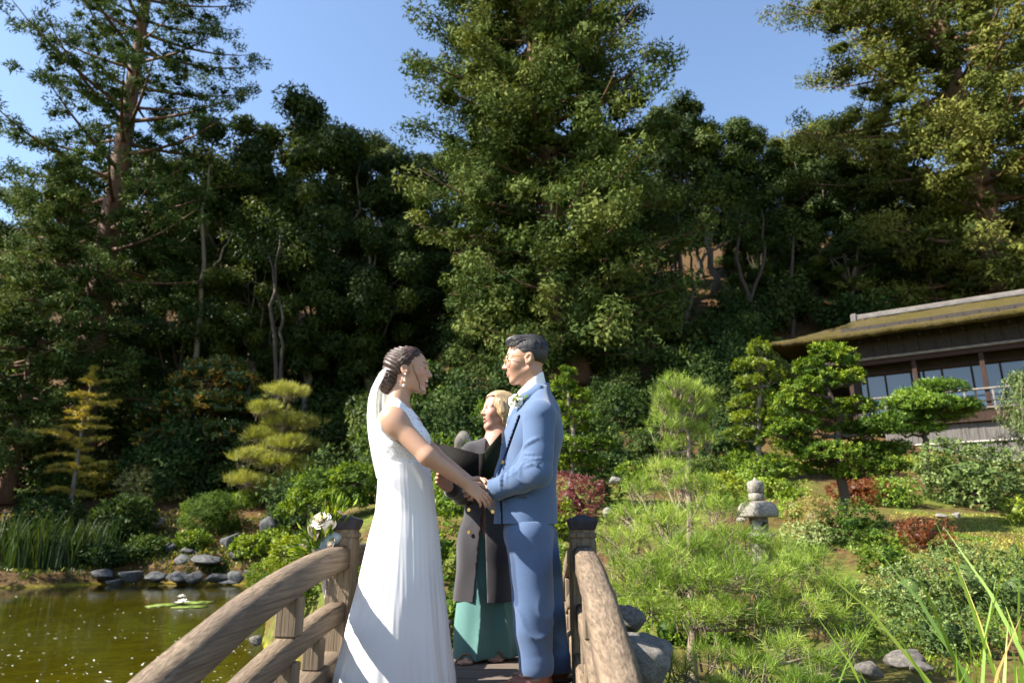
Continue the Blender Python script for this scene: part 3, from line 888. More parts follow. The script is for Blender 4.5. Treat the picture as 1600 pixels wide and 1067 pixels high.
for (px_, py_, rx, ry, Yd, lab, tn) in [
    (165, 868, 40, 18, 26, 'low dark shrub spreading over the shore stones by the reeds', .25),
    (225, 858, 34, 20, 26, 'low leafy shrub in shade between the dark rounded shrub and the shore', .3),
    (300, 846, 30, 14, 26.5, 'low green tuft in front of the clipped ball shrub', .4),
    (395, 858, 34, 18, 26, 'low green shrub between the largest pale boulder and the bank bushes', .45),
    (340, 884, 26, 10, 25.4, 'small dark tuft growing between the edging stones', .3),
    (430, 845, 30, 20, 25, 'leafy shrub under the tall grey boulder', .5)]:
    dome('shore_shrub', lab, Yd, px_, py_, rx, ry, L_under if tn < .35 else L_green, .12, .06, 260, tn)
for (px_, py_, rx, ry, Yd, mt, lab, tn) in [
    (1045, 985, 40, 30, 5.2, L_green, 'green shrub hiding the foot of the spreading pine beside the boulder', .4),
    (1120, 985, 46, 26, 5.2, L_green, 'small-leaved green shrub under the spreading pine boughs', .45),
    (1210, 985, 46, 22, 5.4, L_grey, 'pale leaved shrub between spreading pine and low pine', .5),
    (1330, 985, 40, 24, 5.4, L_green, 'green shrub filling the gap before the grey green bank shrub', .35)]:
    dome('bank_shrub', lab, Yd, px_, py_, rx, ry, mt, .036, .018, 1100, tn)

# ---- behind the couple
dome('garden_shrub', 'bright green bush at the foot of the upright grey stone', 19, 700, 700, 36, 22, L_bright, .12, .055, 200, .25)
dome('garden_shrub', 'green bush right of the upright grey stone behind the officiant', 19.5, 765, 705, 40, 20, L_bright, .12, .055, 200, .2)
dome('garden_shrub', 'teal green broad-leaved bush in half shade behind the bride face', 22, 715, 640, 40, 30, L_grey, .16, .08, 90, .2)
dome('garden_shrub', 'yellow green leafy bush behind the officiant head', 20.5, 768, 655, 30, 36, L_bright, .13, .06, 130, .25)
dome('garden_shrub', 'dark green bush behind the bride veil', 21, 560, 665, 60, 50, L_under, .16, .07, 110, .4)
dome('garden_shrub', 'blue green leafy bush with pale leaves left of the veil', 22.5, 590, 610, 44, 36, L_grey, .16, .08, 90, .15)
for (px_, py_, rx, ry, Yd, mt, lab, tn) in [
    (645, 765, 60, 40, 9.5, L_green, 'mid green bush behind the bride waist', .5),
    (705, 775, 44, 36, 9.0, L_bright, 'light green bush between the bride skirt and the officiant coat', .4),
    (690, 860, 42, 60, 8.0, L_green, 'tall leafy green bush between skirt and dark coat', .55),
    (700, 960, 44, 55, 7.3, L_green, 'shaded lower bush between skirt hem and teal trousers', .3),
    (872, 815, 30, 36, 8.2, L_lime, 'light green leafy bush between the groom and the right bridge post', .3),
    (870, 885, 26, 40, 7.4, L_bright, 'green bush low behind the groom legs', .4)]:
    dome('garden_shrub', lab, Yd, px_, py_, rx, ry, mt, .055, .03, 620, tn, per=8)
pad_plant('layered_conifer', 'cloud-pruned bright green conifer with flat tiers behind the groom back', 'tree', 14.5, 893,
          [(893, 740), (898, 690), (890, 640), (886, 600)],
          [(886, 586, 17, 12), (878, 606, 24, 10), (898, 622, 28, 10), (882, 640, 30, 10), (912, 652, 26, 9), (888, 666, 36, 11), (925, 690, 36, 10), (885, 698, 40, 12), (945, 698, 22, 8), (905, 722, 42, 11), (870, 728, 24, 10)],
          'leaf', L_green, B_grey, .06, .024, 430, r0=.07, tint=.5, per=14, irreg=.25)
dome('purple_maple', 'purple red lace-leaf maple dome beside the groom', 11, 893, 778, 50, 42, L_red_maple, .06, .02, 520, .45, spread=.9, up=-.3, cat='shrub')
dome('garden_shrub', 'dark green rounded bush under the layered conifer', 13, 940, 765, 34, 26, L_under, .09, .04, 260, .4)

# ---- right garden
pad_plant('upright_pine', 'upright young pine with long pale green needles right of the groom', 'tree', 8.6, 1078,
          [(1078, 780), (1074, 740), (1076, 690), (1066, 650), (1062, 615)],
          [(1055, 605, 34, 26), (1085, 618, 34, 26), (1030, 625, 24, 18), (1062, 640, 46, 24), (1100, 645, 24, 22), (1040, 665, 30, 20), (1085, 672, 34, 20), (1062, 692, 30, 18), (1040, 700, 18, 14), (1105, 690, 16, 12)],
          'tuft', L_pine, B_pine, .105, .0042, 210, r0=.045, tint=.55, per=26, spread=.75, up=1.1)
pad_plant('spreading_pine', 'wide low pine with long needles filling the bank beside the handrail', 'tree', 6.6, 1080,
          [(1086, 960), (1066, 930), (1084, 900)],
          [(1040, 735, 50, 26, 1.4), (1000, 765, 48, 26, 1.3), (1085, 760, 56, 28, 1.0), (1120, 795, 50, 28, .6), (975, 805, 40, 26, .9), (1040, 815, 62, 30, .4),
           (985, 850, 46, 30, .4), (1080, 860, 62, 30, 0), (1150, 845, 60, 30, .3), (1210, 860, 52, 28, .5), (1000, 905, 48, 32, -.3), (1060, 915, 52, 28, -.4),
           (1125, 905, 62, 30, -.5), (1195, 915, 56, 32, -.3), (1262, 880, 52, 30, .2), (1300, 925, 46, 32, 0), (1250, 945, 52, 26, -.4), (1160, 955, 48, 22, -.6), (965, 880, 26, 26, 0), (945, 845, 22, 26, .5), (1010, 945, 48, 26, -.5), (1095, 960, 56, 24, -.6), (1200, 965, 56, 22, -.5), (1290, 965, 46, 22, -.3), (1040, 880, 46, 26, -.2), (1140, 880, 50, 26, -.2), (1230, 890, 46, 26, -.1), (950, 920, 26, 22, 0), (1340, 950, 36, 24, .1)],
          'tuft', L_pine, B_pine, .10, .0042, 270, r0=.05, tint=.42, per=22, spread=1.0, up=.7, tj=.24)
pad_plant('dwarf_pine', 'low needle-tufted pine at the near bank below the boulder', 'shrub', 4.3, 1150,
          [(1150, 1080), (1150, 1050)],
          [(1055, 1045, 44, 26, 0), (1110, 1020, 46, 24, .2), (1175, 1040, 56, 28, -.1), (1230, 1010, 46, 24, .3), (1290, 1035, 46, 28, .1), (1330, 1005, 30, 20, .4), (1130, 1075, 50, 20, -.3), (1250, 1072, 60, 22, -.3), (1040, 1085, 40, 18, -.3)],
          'tuft', L_pine, B_pine, .075, .0028, 420, r0=.03, tint=.34, per=24, spread=1.0, up=.8, tj=.2)
pad_plant('cloud_juniper', 'large irregular cloud-pruned juniper with dark trunk left of the house', 'tree', 13, 1322,
          [(1318, 770), (1306, 715), (1312, 660), (1296, 610), (1290, 570)],
          [(1292, 552, 34, 16), (1325, 566, 30, 14), (1262, 575, 34, 15), (1335, 592, 24, 12), (1250, 605, 34, 14), (1290, 602, 30, 14), (1238, 638, 36, 15), (1300, 640, 38, 16), (1345, 640, 28, 12), (1262, 668, 40, 16),
           (1322, 672, 44, 17), (1372, 672, 38, 14), (1222, 675, 30, 14), (1240, 705, 44, 17), (1292, 712, 46, 17), (1352, 705, 44, 15), (1400, 700, 28, 11), (1215, 735, 40, 16), (1270, 742, 40, 15), (1335, 738, 40, 14), (1385, 730, 34, 12)],
          'leaf', L_green, B_dark, .058, .024, 430, r0=.11, tint=.45, per=15, irreg=.4, tj=.2)
pad_plant('layered_conifer', 'yellow green layered conifer behind the cloud-pruned juniper', 'tree', 19, 1185,
          [(1186, 720), (1184, 640), (1196, 560)],
          [(1188, 545, 22, 13), (1176, 572, 26, 11), (1206, 590, 26, 12), (1172, 602, 28, 11), (1190, 624, 32, 12), (1160, 632, 24, 9), (1175, 656, 34, 12), (1205, 662, 28, 11), (1185, 690, 36, 13), (1150, 680, 22, 9)],
          'leaf', L_lime, B_grey, .08, .03, 240, r0=.11, tint=.2, per=14, irreg=.3)
dome('rounded_shrub', 'round tufted yellow olive crown beside the house eave', 18, 1232, 572, 30, 26, L_ypine, .12, .03, 330, .5, spread=.9)
pad_plant('cloud_pine', 'flat-topped bright green cloud pine in front of the balcony', 'tree', 17, 1450,
          [(1448, 705), (1446, 680), (1455, 650), (1465, 625)],
          [(1472, 608, 38, 11), (1430, 622, 40, 11), (1500, 634, 32, 9), (1455, 636, 46, 11), (1405, 634, 28, 9), (1420, 656, 46, 12), (1475, 652, 40, 10), (1395, 672, 28, 9), (1440, 672, 36, 9), (1518, 640, 18, 7)],
          'leaf', L_bright, B_dark, .075, .022, 430, r0=.10, tint=.3, per=14, spread=.8, irreg=.25)
dome('rounded_shrub', 'large rounded grey green shrub flecked with pale blossom below the house', 14.5, 1520, 745, 82, 58, L_grey, .075, .04, 420, .55)
dome('rounded_shrub', 'low fresh green shrub at the foot of the bamboo wall', 16, 1440, 725, 44, 16, L_lime, .08, .035, 360, .35)
dome('rust_maple', 'rust red dwarf maple under the cloud-pruned juniper', 11.8, 1345, 768, 52, 26, L_rust, .06, .022, 460, .4, spread=.9, up=-.3)
dome('rust_maple', 'low rust red weeping maple beside the yellow moss', 9.4, 1440, 838, 52, 30, L_rust, .05, .016, 620, .5, spread=.8, up=-.6)
dome('golden_conifer', 'peach and gold feathery shrub right of the stone lantern', 9.4, 1275, 812, 50, 42, L_peach, .055, .012, 560, .5, spread=1.0)
dome('garden_shrub', 'lime yellow low bush behind the stone lantern', 11.5, 1130, 765, 44, 26, L_lime, .07, .03, 460, .5)
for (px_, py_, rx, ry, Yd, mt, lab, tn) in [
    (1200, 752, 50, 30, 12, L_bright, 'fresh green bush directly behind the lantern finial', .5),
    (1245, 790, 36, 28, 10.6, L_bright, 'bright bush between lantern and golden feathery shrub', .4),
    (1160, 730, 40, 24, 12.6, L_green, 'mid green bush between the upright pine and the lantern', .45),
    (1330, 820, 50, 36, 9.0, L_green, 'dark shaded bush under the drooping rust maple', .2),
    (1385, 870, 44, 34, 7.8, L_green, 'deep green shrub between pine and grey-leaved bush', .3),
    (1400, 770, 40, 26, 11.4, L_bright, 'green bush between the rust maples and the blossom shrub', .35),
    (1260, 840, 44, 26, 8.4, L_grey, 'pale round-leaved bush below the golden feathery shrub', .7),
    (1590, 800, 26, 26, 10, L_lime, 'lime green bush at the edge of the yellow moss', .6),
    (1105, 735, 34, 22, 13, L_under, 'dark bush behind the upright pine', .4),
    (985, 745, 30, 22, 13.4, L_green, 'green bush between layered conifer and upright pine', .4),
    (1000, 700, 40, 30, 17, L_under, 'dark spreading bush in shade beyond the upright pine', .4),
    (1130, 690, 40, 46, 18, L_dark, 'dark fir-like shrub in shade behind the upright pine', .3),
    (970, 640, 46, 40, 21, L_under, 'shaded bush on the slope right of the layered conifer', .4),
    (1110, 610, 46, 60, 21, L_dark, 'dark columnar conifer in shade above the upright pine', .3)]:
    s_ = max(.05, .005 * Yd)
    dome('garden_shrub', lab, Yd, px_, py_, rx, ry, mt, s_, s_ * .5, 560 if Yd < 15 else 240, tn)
for (px_, py_, rx, ry, Yd, lab, tn) in [
    (1420, 925, 62, 46, 6.2, 'grey green small-leaved shrub left of the iris blades', .45),
    (1510, 905, 80, 54, 6.0, 'broad grey green shrub behind the iris blades', .5),
    (1590, 925, 50, 70, 5.6, 'tall grey green shrub directly behind the tallest iris blades', .45),
    (1470, 985, 80, 44, 5.2, 'lower grey green shrub at the iris feet', .3)]:
    dome('bank_shrub', lab, Yd, px_, py_, rx, ry, L_grey, .034, .017, 1250, tn, per=8)
# weeping tree at the right edge
g = ground_pt(1612, 17); root = plant_root('weeping_tree', 'pale green weeping branches hanging at the balcony corner', 'tree', g); o = np.array(g)
T = Tubes(); F = Foliage()
top = np.array(at(1612, 610, 17)) - o
T.add(curve_pts((0, 0, -.1), top, 6, 0, .05), np.linspace(.09, .05, 6), 7)
for i in range(46):
    a = rng.uniform(0, 6.28); r_ = rng.uniform(.2, .75); p0_ = top + np.array([0, 0, rng.uniform(-.2, .3)])
    pts = p0_ + np.array([[math.cos(a) * r_ * s_, math.sin(a) * r_ * s_, .25 * math.sin(s_ * 2.2) - 1.6 * max(0, s_ - .5) ** 1.2 * rng.uniform(.7, 1.2)] for s_ in np.linspace(0, 1.35, 9)])
    T.add(pts, np.linspace(.012, .004, 9), 4)
    P = np.repeat(pts[2:], 26, 0) + rng.normal(0, .06, (7 * 26, 3))
    F.leaves(P, rdirs(len(P)) + np.array([0, 0, -.9]), .11, .028, np.clip(rng.normal(.4, .2, len(P)), 0, 1))
ob('trunk', T.mesh('trunk', B_grey), root); ob('crown', F.mesh('crown', L_grey), root)


# ---- iris blades bottom right, each clump one plant
def blades(name, label, cat, g, n, h, w, spread, mat, lean=.35, group=None, seg=6, kind=None):
    V, Q, TT = [], [], []
    for i in range(n):
        a = rng.uniform(0, 6.28); r_ = spread * math.sqrt(rng.random()); b0 = np.array([math.cos(a) * r_, math.sin(a) * r_, -.03])
        a2 = rng.uniform(0, 6.28); hh = h * rng.uniform(.55, 1.1); ln = lean * hh * rng.uniform(.2, 1.3)
        s_ = np.linspace(0, 1, seg)
        c = b0 + np.stack([math.cos(a2) * ln * s_ ** 2, math.sin(a2) * ln * s_ ** 2, hh * (s_ - .12 * s_ ** 3)], 1)
        ww = w * rng.uniform(.7, 1.2) * np.clip(1.15 * (1 - s_) ** .55, .03, 1)
        th = rng.uniform(0, 3.14); sd = np.array([math.cos(th), math.sin(th), 0])
        k = len(V) * 0 + sum(len(v) for v in V)
        V.append(np.concatenate([c - sd * ww[:, None] / 2, c + sd * ww[:, None] / 2]))
        j = np.arange(seg - 1); Q.append(np.stack([k + j, k + seg + j, k + seg + j + 1, k + j + 1], 1))
        TT.append(np.full(2 * seg, np.clip(rng.normal(.5, .22), 0, 1)))
    me = np_mesh(name, np.concatenate(V), quads=np.concatenate(Q), mats=[mat], attrs={'tint': np.concatenate(TT)})
    return tag(ob(name, me, None, None, g), label, cat, group, kind)


for (px_, Yd, n, h) in [(1395, 3.1, 7, .36), (1470, 2.9, 9, .70), (1530, 2.8, 13, .95), (1590, 2.9, 12, 1.0), (1565, 3.4, 10, .75), (1640, 2.8, 10, .95)]:
    g = at(px_, 1067, Yd); z_ = max(tz(g.x, g.y), .05)
    blades('iris_clump', 'clump of long upright sword-shaped iris leaves on the near bank', 'plant', (g.x, g.y, z_), n, (g.z - z_) + h * .8, .026, .15, L_iris, .35, 'iris clumps on the near bank')
g = at(1180, 1075, 3.2)
blades('grass_tuft', 'few thin pale grass blades rising before the low pine', 'plant', (g.x, g.y, max(.05, tz(g.x, g.y))), 9, (g.z - tz(g.x, g.y)) + .2, .012, .22, L_iris, .3)
# reeds at the left shore
for k, (px_, Yd) in enumerate([(8, 25.6), (45, 25.4), (85, 25.5), (122, 25.7), (148, 26.0)]):
    g = ground_pt(px_, Yd)
    blades('reed_clump', 'clump of tall reeds toned dark for the shaded pond edge', 'plant', (g.x, g.y, max(g.z, -.1)), 160, 2.1 if k < 3 else 1.6, .045, .75, L_reed, .3, 'reed clumps along the shaded shore', 4)


# ---- ground cover (uncountable)
def cover(name, label, n, xr, yr, L, W, mat, cond=None):
    x = rng.uniform(*xr, n); y = rng.uniform(*yr, n); z = terrain(x, y)
    k = z > .06
    if cond is not None: k &= cond(x, y)
    P = np.stack([x, y, z - .01], 1)[k]; m_ = len(P)
    F = Foliage(); F.leaves(P, rdirs(m_) * .7 + np.array([0, 0, .9]), L * rng.uniform(.6, 1.3, m_), W, np.clip(.5 + .3 * vnoise(P, .9, 21) + rng.normal(0, .15, m_), 0, 1))
    tag(ob(name, F.mesh(name, mat)), label, 'ground cover', kind='stuff')


cover('moss_lawn', 'yellow green moss carpet below the blossom shrub', 34000, (4.5, 13), (8, 14.5), .04, .018, L_cover, lambda x, y: x > .62 * y - 1.2)
cover('grass_cover', 'short green ground cover on the garden banks', 60000, (.8, 8), (3.2, 13), .06, .02, L_bright, lambda x, y: vnoise(np.stack([x, y, 0 * x], -1), .9, 4) > -.1)
cover('shore_grass', 'green ground cover on the far shore between the rocks', 46000, (-18, -4), (14, 29.5), .16, .04, L_reed, lambda x, y: vnoise(np.stack([x, y, 0 * x], -1), .6, 8) > -.2)
cover('hill_litter', 'fallen leaves and seedlings scattered on the wooded slope', 30000, (-25, 22), (20, 46), .16, .09, L_cover, lambda x, y: vnoise(np.stack([x, y, 0 * x], -1), .4, 9) > .1)
# ================================================================ FOOTBRIDGE
W_rail = mat_wood('weathered_rail_wood', (.048, .033, .021), (.235, .175, .118), scale=(24, .5, 24), bump=1.0, axis_stretch=4.5, splotch=(.095, .072, .055))
W_post = mat_wood('weathered_post_wood', (.07, .05, .032), (.26, .195, .13), scale=(22, 22, .6), bump=1.0, axis_stretch=4.5, splotch=(.09, .07, .052))
W_deck = mat_wood('deck_wood', (.05, .038, .03), (.17, .135, .11), scale=(.5, 22, 22), bump=.6, axis_stretch=4.5)
W_cap = mat_wood('dark_cap_wood', (.014, .012, .015), (.06, .055, .065), scale=(8, 8, 2), bump=.5, axis_stretch=4)  # cap wood much darker than the post wood
BR_O = Vector((-0.24, 3.45, 0)); BR_A = -math.atan(.045)
TC = 0.20; DZ = CAMZ - 0.68; KB = .079
T0, T1 = -4.0, 3.7


def dz(t): return DZ - KB * (t - TC) ** 2
def dsl(t): return math.atan(-2 * KB * (t - TC))
def bridge_pt(x, y):
    """deck height under world point (x, y)"""
    dx, dy = x - BR_O.x, y - BR_O.y
    t = dx * math.sin(-BR_A) + dy * math.cos(-BR_A)
    return dz(t)


bridge = tag(empty('footbridge', BR_O, BR_A), 'arched weathered timber footbridge with curved handrails over the pond', 'bridge')


def beam(name, w, hgt, wx, t0, t1, zoff, mat, n=26, ch=.3, wob=.0012):
    """curved beam with chamfered section following the arch; zoff: top above deck"""
    ts = np.linspace(t0, t1, n)
    c = ch * min(w, hgt)
    sec = np.array([(-w / 2, -hgt + c * .5), (-w / 2, -c), (-w / 2 + c, 0), (w / 2 - c, 0), (w / 2, -c), (w / 2, -hgt + c * .5), (w / 2 - c * .5, -hgt), (-w / 2 + c * .5, -hgt)])
    k = len(sec); V = []
    for t in ts:
        a = dsl(t); nz = rng.normal(0, wob, (k, 2))
        for (sx, sz), q in zip(sec, nz):
            V.append((wx + sx + q[0], t - math.sin(a) * sz, dz(t) + zoff + math.cos(a) * sz + q[1]))
    Q = []
    for i in range(n - 1):
        for j in range(k):
            Q.append((i * k + j, i * k + (j + 1) % k, (i + 1) * k + (j + 1) % k, (i + 1) * k + j))
    # ends
    me_v = V + [tuple(np.mean(V[:k], 0)), tuple(np.mean(V[-k:], 0))]
    tr = [(j, len(V), (j + 1) % k) for j in range(k)] + [((n - 1) * k + j, (n - 1) * k + (j + 1) % k, len(V) + 1) for j in range(k)]
    return ob(name, np_mesh(name, me_v, tris=tr, quads=Q, mats=[mat]), bridge)


HALF = .58
for sx in (-HALF, HALF):
    for a_, b_ in ((T0, -.062), (.062, T1)):
        beam('handrail', .10, .108, sx, a_, b_, .60, W_rail, ch=.22)
        beam('lower_rail', .084, .084, sx, a_, b_, .345, W_rail, ch=.14)
    beam('sill_beam', .115, .13, sx, T0, T1, .135, W_rail, ch=.12)
    beam('girder', .12, .22, sx, T0, T1, -.052, W_post, ch=.05)
# deck planks
pw = .19
n = int((T1 - T0) / (pw + .008))
pm = bm_mesh('plank', box_bm(1.0, pw, .045, .006), W_deck)
for i in range(n):
    t = T0 + (i + .5) * (T1 - T0) / n
    o_ = ob('plank', pm, bridge, None, (rng.normal(0, .004), t, dz(t) - .024 + rng.normal(0, .0015)))
    o_.rotation_euler = (dsl(t), 0, rng.normal(0, .004))
# balusters: short struts below, tall ones up to the handrail
bl = bm_mesh('baluster', box_bm(.085, .085, .12, .006), W_post)
bl2 = bm_mesh('strut', box_bm(.075, .075, .10, .006), W_post)
for sx in (-HALF, HALF):
    for t in (-3.17, -2.34, -1.51, -.68, .72, 1.55, 2.38, 3.2):
        for z0, z1 in ((.34, .485), (.13, .25)):
            o_ = ob('baluster', bl, bridge, None, (sx, t, dz(t) + (z0 + z1) / 2)); o_.scale = (1, 1, (z1 - z0) / .12)
    for t in (-3.6, -2.75, -1.93, -1.09, -.36, .36, 1.13, 1.97, 2.8, 3.5):
        o_ = ob('strut', bl2, bridge, None, (sx, t, dz(t) + .19)); o_.scale = (1, 1, 1.22)
# crest posts with turned necks and pyramid caps
def post_mesh():
    bm = bmesh.new()
    top = .60 + .005
    prof = [(-.30, .062), (.615, .062), (.625, .058), (.632, .058), (.637, .064), (.655, .064), (.660, .056), (.668, .056), (.672, .060)]
    rings = []
    for z, r_ in prof:
        rings.append([bm.verts.new((a * r_, b_ * r_, z)) for a, b_ in ((-1, -1), (1, -1), (1, 1), (-1, 1))])
    for r0_, r1_ in zip(rings, rings[1:]):
        for j in range(4):
            bm.faces.new((r0_[j], r0_[(j + 1) % 4], r1_[(j + 1) % 4], r1_[j]))
    bm.faces.new(rings[-1]); bm.faces.new(rings[0][::-1])
    bmesh.ops.bevel(bm, geom=[e for e in bm.edges if abs(e.verts[0].co.z - e.verts[1].co.z) > .2], offset=.008, segments=2, affect='EDGES')
    return bm_mesh('post', bm, W_post)


def cap_mesh(mat):
    bm = bmesh.new()
    prof = [(.672, .060), (.700, .070), (.715, .072), (.722, .066), (.742, .012)]
    rings = [[bm.verts.new((a * r_, b_ * r_, z)) for a, b_ in ((-1, -1), (1, -1), (1, 1), (-1, 1))] for z, r_ in prof]
    for r0_, r1_ in zip(rings, rings[1:]):
        for j in range(4):
            bm.faces.new((r0_[j], r0_[(j + 1) % 4], r1_[(j + 1) % 4], r1_[j]))
    bm.faces.new(rings[-1]); bm.faces.new(rings[0][::-1])
    bmesh.ops.bevel(bm, geom=list(bm.edges), offset=.003, segments=1, affect='EDGES')
    return bm_mesh('post_cap', bm, mat)


pmesh = post_mesh(); cmesh = cap_mesh(W_cap)
for t in (T0 + .1, 0.0, T1 - .1):
    for sx in (-HALF, HALF):
        o_ = ob('post', pmesh, bridge, None, (sx, t, dz(t)))
        ob('post_cap', cmesh, o_)


# ================================================================ ROCKS
def mat_stone(name, c0, c1, c2, scale=4, moss=None):
    m, nt, b = new_mat(name)
    tc = nnode(nt, 'ShaderNodeTexCoord')
    n1 = nnode(nt, 'ShaderNodeTexNoise', Scale=scale, Detail=8.0, Roughness=.65)
    n2 = nnode(nt, 'ShaderNodeTexNoise', Scale=scale * 9, Detail=4.0, Roughness=.7)
    for n_ in (n1, n2): nt.links.new(tc.outputs['Object'], n_.inputs['Vector'])
    c = ramp(nt, n1.outputs[0], [(.3, c0), (.5, c1), (.72, c2)])
    sp = ramp(nt, n2.outputs[0], [(.40, (.35, .35, .35)), (.52, (1, 1, 1))])
    mx = nnode(nt, 'ShaderNodeMix', data_type='RGBA', blend_type='MULTIPLY'); mx.inputs[0].default_value = .8
    nt.links.new(c, mx.inputs[6]); nt.links.new(sp, mx.inputs[7])
    nt.links.new(mx.outputs[2], b.inputs['Base Color']); b.inputs['Roughness'].default_value = .85
    b.inputs['Specular IOR Level'].default_value = .25
    bp = nnode(nt, 'ShaderNodeBump', Strength=.6, Distance=.02)
    nt.links.new(n2.outputs[0], bp.inputs['Height']); nt.links.new(bp.outputs[0], b.inputs['Normal'])
    return m


S_grey = mat_stone('grey_stone', (.06, .055, .05), (.15, .135, .12), (.27, .245, .21))
S_blue = mat_stone('blue_grey_stone', (.035, .038, .04), (.09, .093, .095), (.19, .19, .185))
S_lan2 = mat_stone('smooth_grey_stone', (.10, .095, .085), (.19, .175, .155), (.29, .27, .235), 3)
S_lan = mat_stone('lantern_granite', (.13, .12, .10), (.25, .23, .20), (.37, .34, .30), 6)


def rock_mesh(seed, rough=.28, sub=4, cuts=11):
    bm = bmesh.new(); bmesh.ops.create_icosphere(bm, subdivisions=sub, radius=1.0)
    P = np.array([v.co[:] for v in bm.verts])
    d = 1 + rough * vnoise(P, 1.1, seed, 3) + .10 * vnoise(P, 3.6, seed + 1, 2)
    # facet the stone with a few flat cuts
    r_ = np.random.default_rng(seed)
    Q = P * d[:, None]
    for _ in range(cuts):
        nrm = unit(r_.normal(0, 1, 3)); k = Q @ nrm; lim = r_.uniform(.5, .85)
        Q -= np.outer(np.maximum(k - lim, 0) * .85, nrm)
    for v, q in zip(bm.verts, Q): v.co = q
    return bm_mesh('rock', bm, None, True)


rocks = [rock_mesh(s_, .38, 3) for s_ in range(40, 47)]
def rock(px_, py_, Yd, w, hgt, label, mat, k, group=None, dpt=None, name='rock', rz=None, sink=.3):
    """py_: row of the rock's middle"""
    me = rocks[k % len(rocks)].copy(); me.materials.append(mat)
    s = .5 / pxm(Yd); c = at(px_, py_, Yd)
    o_ = ob(name, me, None, None, c); o_.scale = (w * s * 1.08, (dpt or w * .8) * s, hgt * s * 1.15)
    o_.rotation_euler = (rng.uniform(-.15, .15), rng.uniform(-.15, .15), rng.uniform(-.4, .4) if rz is None else rz)
    return tag(o_, label, 'rock', group)


shore = [(160, 888, 46, 26), (205, 890, 40, 24), (242, 892, 36, 26), (275, 893, 36, 24), (305, 892, 36, 26), (338, 895, 40, 22), (368, 892, 34, 26), (395, 886, 30, 18), (180, 900, 30, 14), (355, 900, 34, 12)]
for i, (a, b_, w_, h_) in enumerate(shore):
    rock(a, b_ + 9, 24.9 - .02 * i, w_ * 1.0, h_ * .65, 'dark wet stone in the row edging the shaded far shore', S_blue, i, 'edging stones of the far shore')
for (a, b_, Yd, w_, h_, lab, mt, k) in [
    (362, 846, 26.4, 36, 24, 'largest pale blue grey boulder on the far bank below the clipped ball shrub', S_blue, 1),
    (320, 874, 25.7, 46, 14, 'long flat grey boulder just above the shore stones', S_blue, 2),
    (283, 876, 25.8, 28, 18, 'rounded boulder left of the long flat shore boulder', S_blue, 3),
    (268, 854, 26.5, 26, 14, 'small pale boulder in the shaded grass of the far bank', S_blue, 4),
    (292, 862, 26.3, 24, 10, 'small flat stone beside the small pale boulder', S_blue, 5),
    (367, 866, 26.0, 26, 14, 'stone in grass under the largest pale boulder', S_blue, 6),
    (420, 822, 27.0, 30, 36, 'tall grey boulder at the foot of the layered yellow pine', S_blue, 0),
    (245, 816, 28.0, 20, 18, 'dark stone between the two rounded shrubs', S_grey, 2)]:
    rock(a, b_, Yd, w_, h_, lab, mt, k)
Yd = 18.5
rock(727, 697, Yd, 40, 58, 'upright pointed grey standing stone behind the officiant', S_grey, 0, rz=.6)
rock(748, 716, Yd + .2, 26, 24, 'smaller dark stone leaning on the upright standing stone', S_grey, 5)
rocks.append(rock_mesh(77, .14, 4, 2))
rock(1008, 1034, 3.9, 92, 84, 'big smooth grey boulder beside the right handrail', S_lan2, 7, dpt=90)
rock(978, 968, 4.5, 54, 40, 'dark rough boulder behind the big smooth boulder by the handrail', S_grey, 3)
rock(1410, 1030, 4.6, 52, 28, 'flat mottled stone in the gap between low pine and iris', S_grey, 2)
rock(1360, 1046, 4.3, 40, 24, 'dark stone beside the flat mottled stone', S_grey, 6)
rock(1440, 1042, 4.4, 36, 18, 'small stone right of the flat mottled stone', S_grey, 0)
rock(960, 752, 12.0, 22, 14, 'white pale stone glinting left of the spreading pine', S_lan, 5)
rock(948, 800, 9.5, 14, 16, 'small grey stone above the right bridge post', S_lan, 2)
rock(1495, 805, 11.8, 16, 10, 'small pale stone at the upper edge of the yellow moss', S_lan, 1)
rock(1470, 806, 11.8, 22, 8, 'low pale stone left of the small moss stone', S_lan, 3)
rock(430, 1010, 7.6, 26, 18, 'pale stone at the waterline seen through the bridge rails', S_lan, 4)
rock(400, 1000, 7.8, 22, 14, 'smaller stone at the waterline seen through the bridge rails', S_grey, 6)
rock(445, 990, 8.2, 30, 20, 'grey bank stone under the bush behind the bridge rails', S_grey, 0)

# ================================================================ STONE LANTERN
LY = 9.3
g = ground_pt(1197, LY); LS = 1.0 / pxm(LY)
lantern = tag(empty('stone_lantern', g), 'carved granite garden lantern with mushroom roof and onion finial', 'lantern')


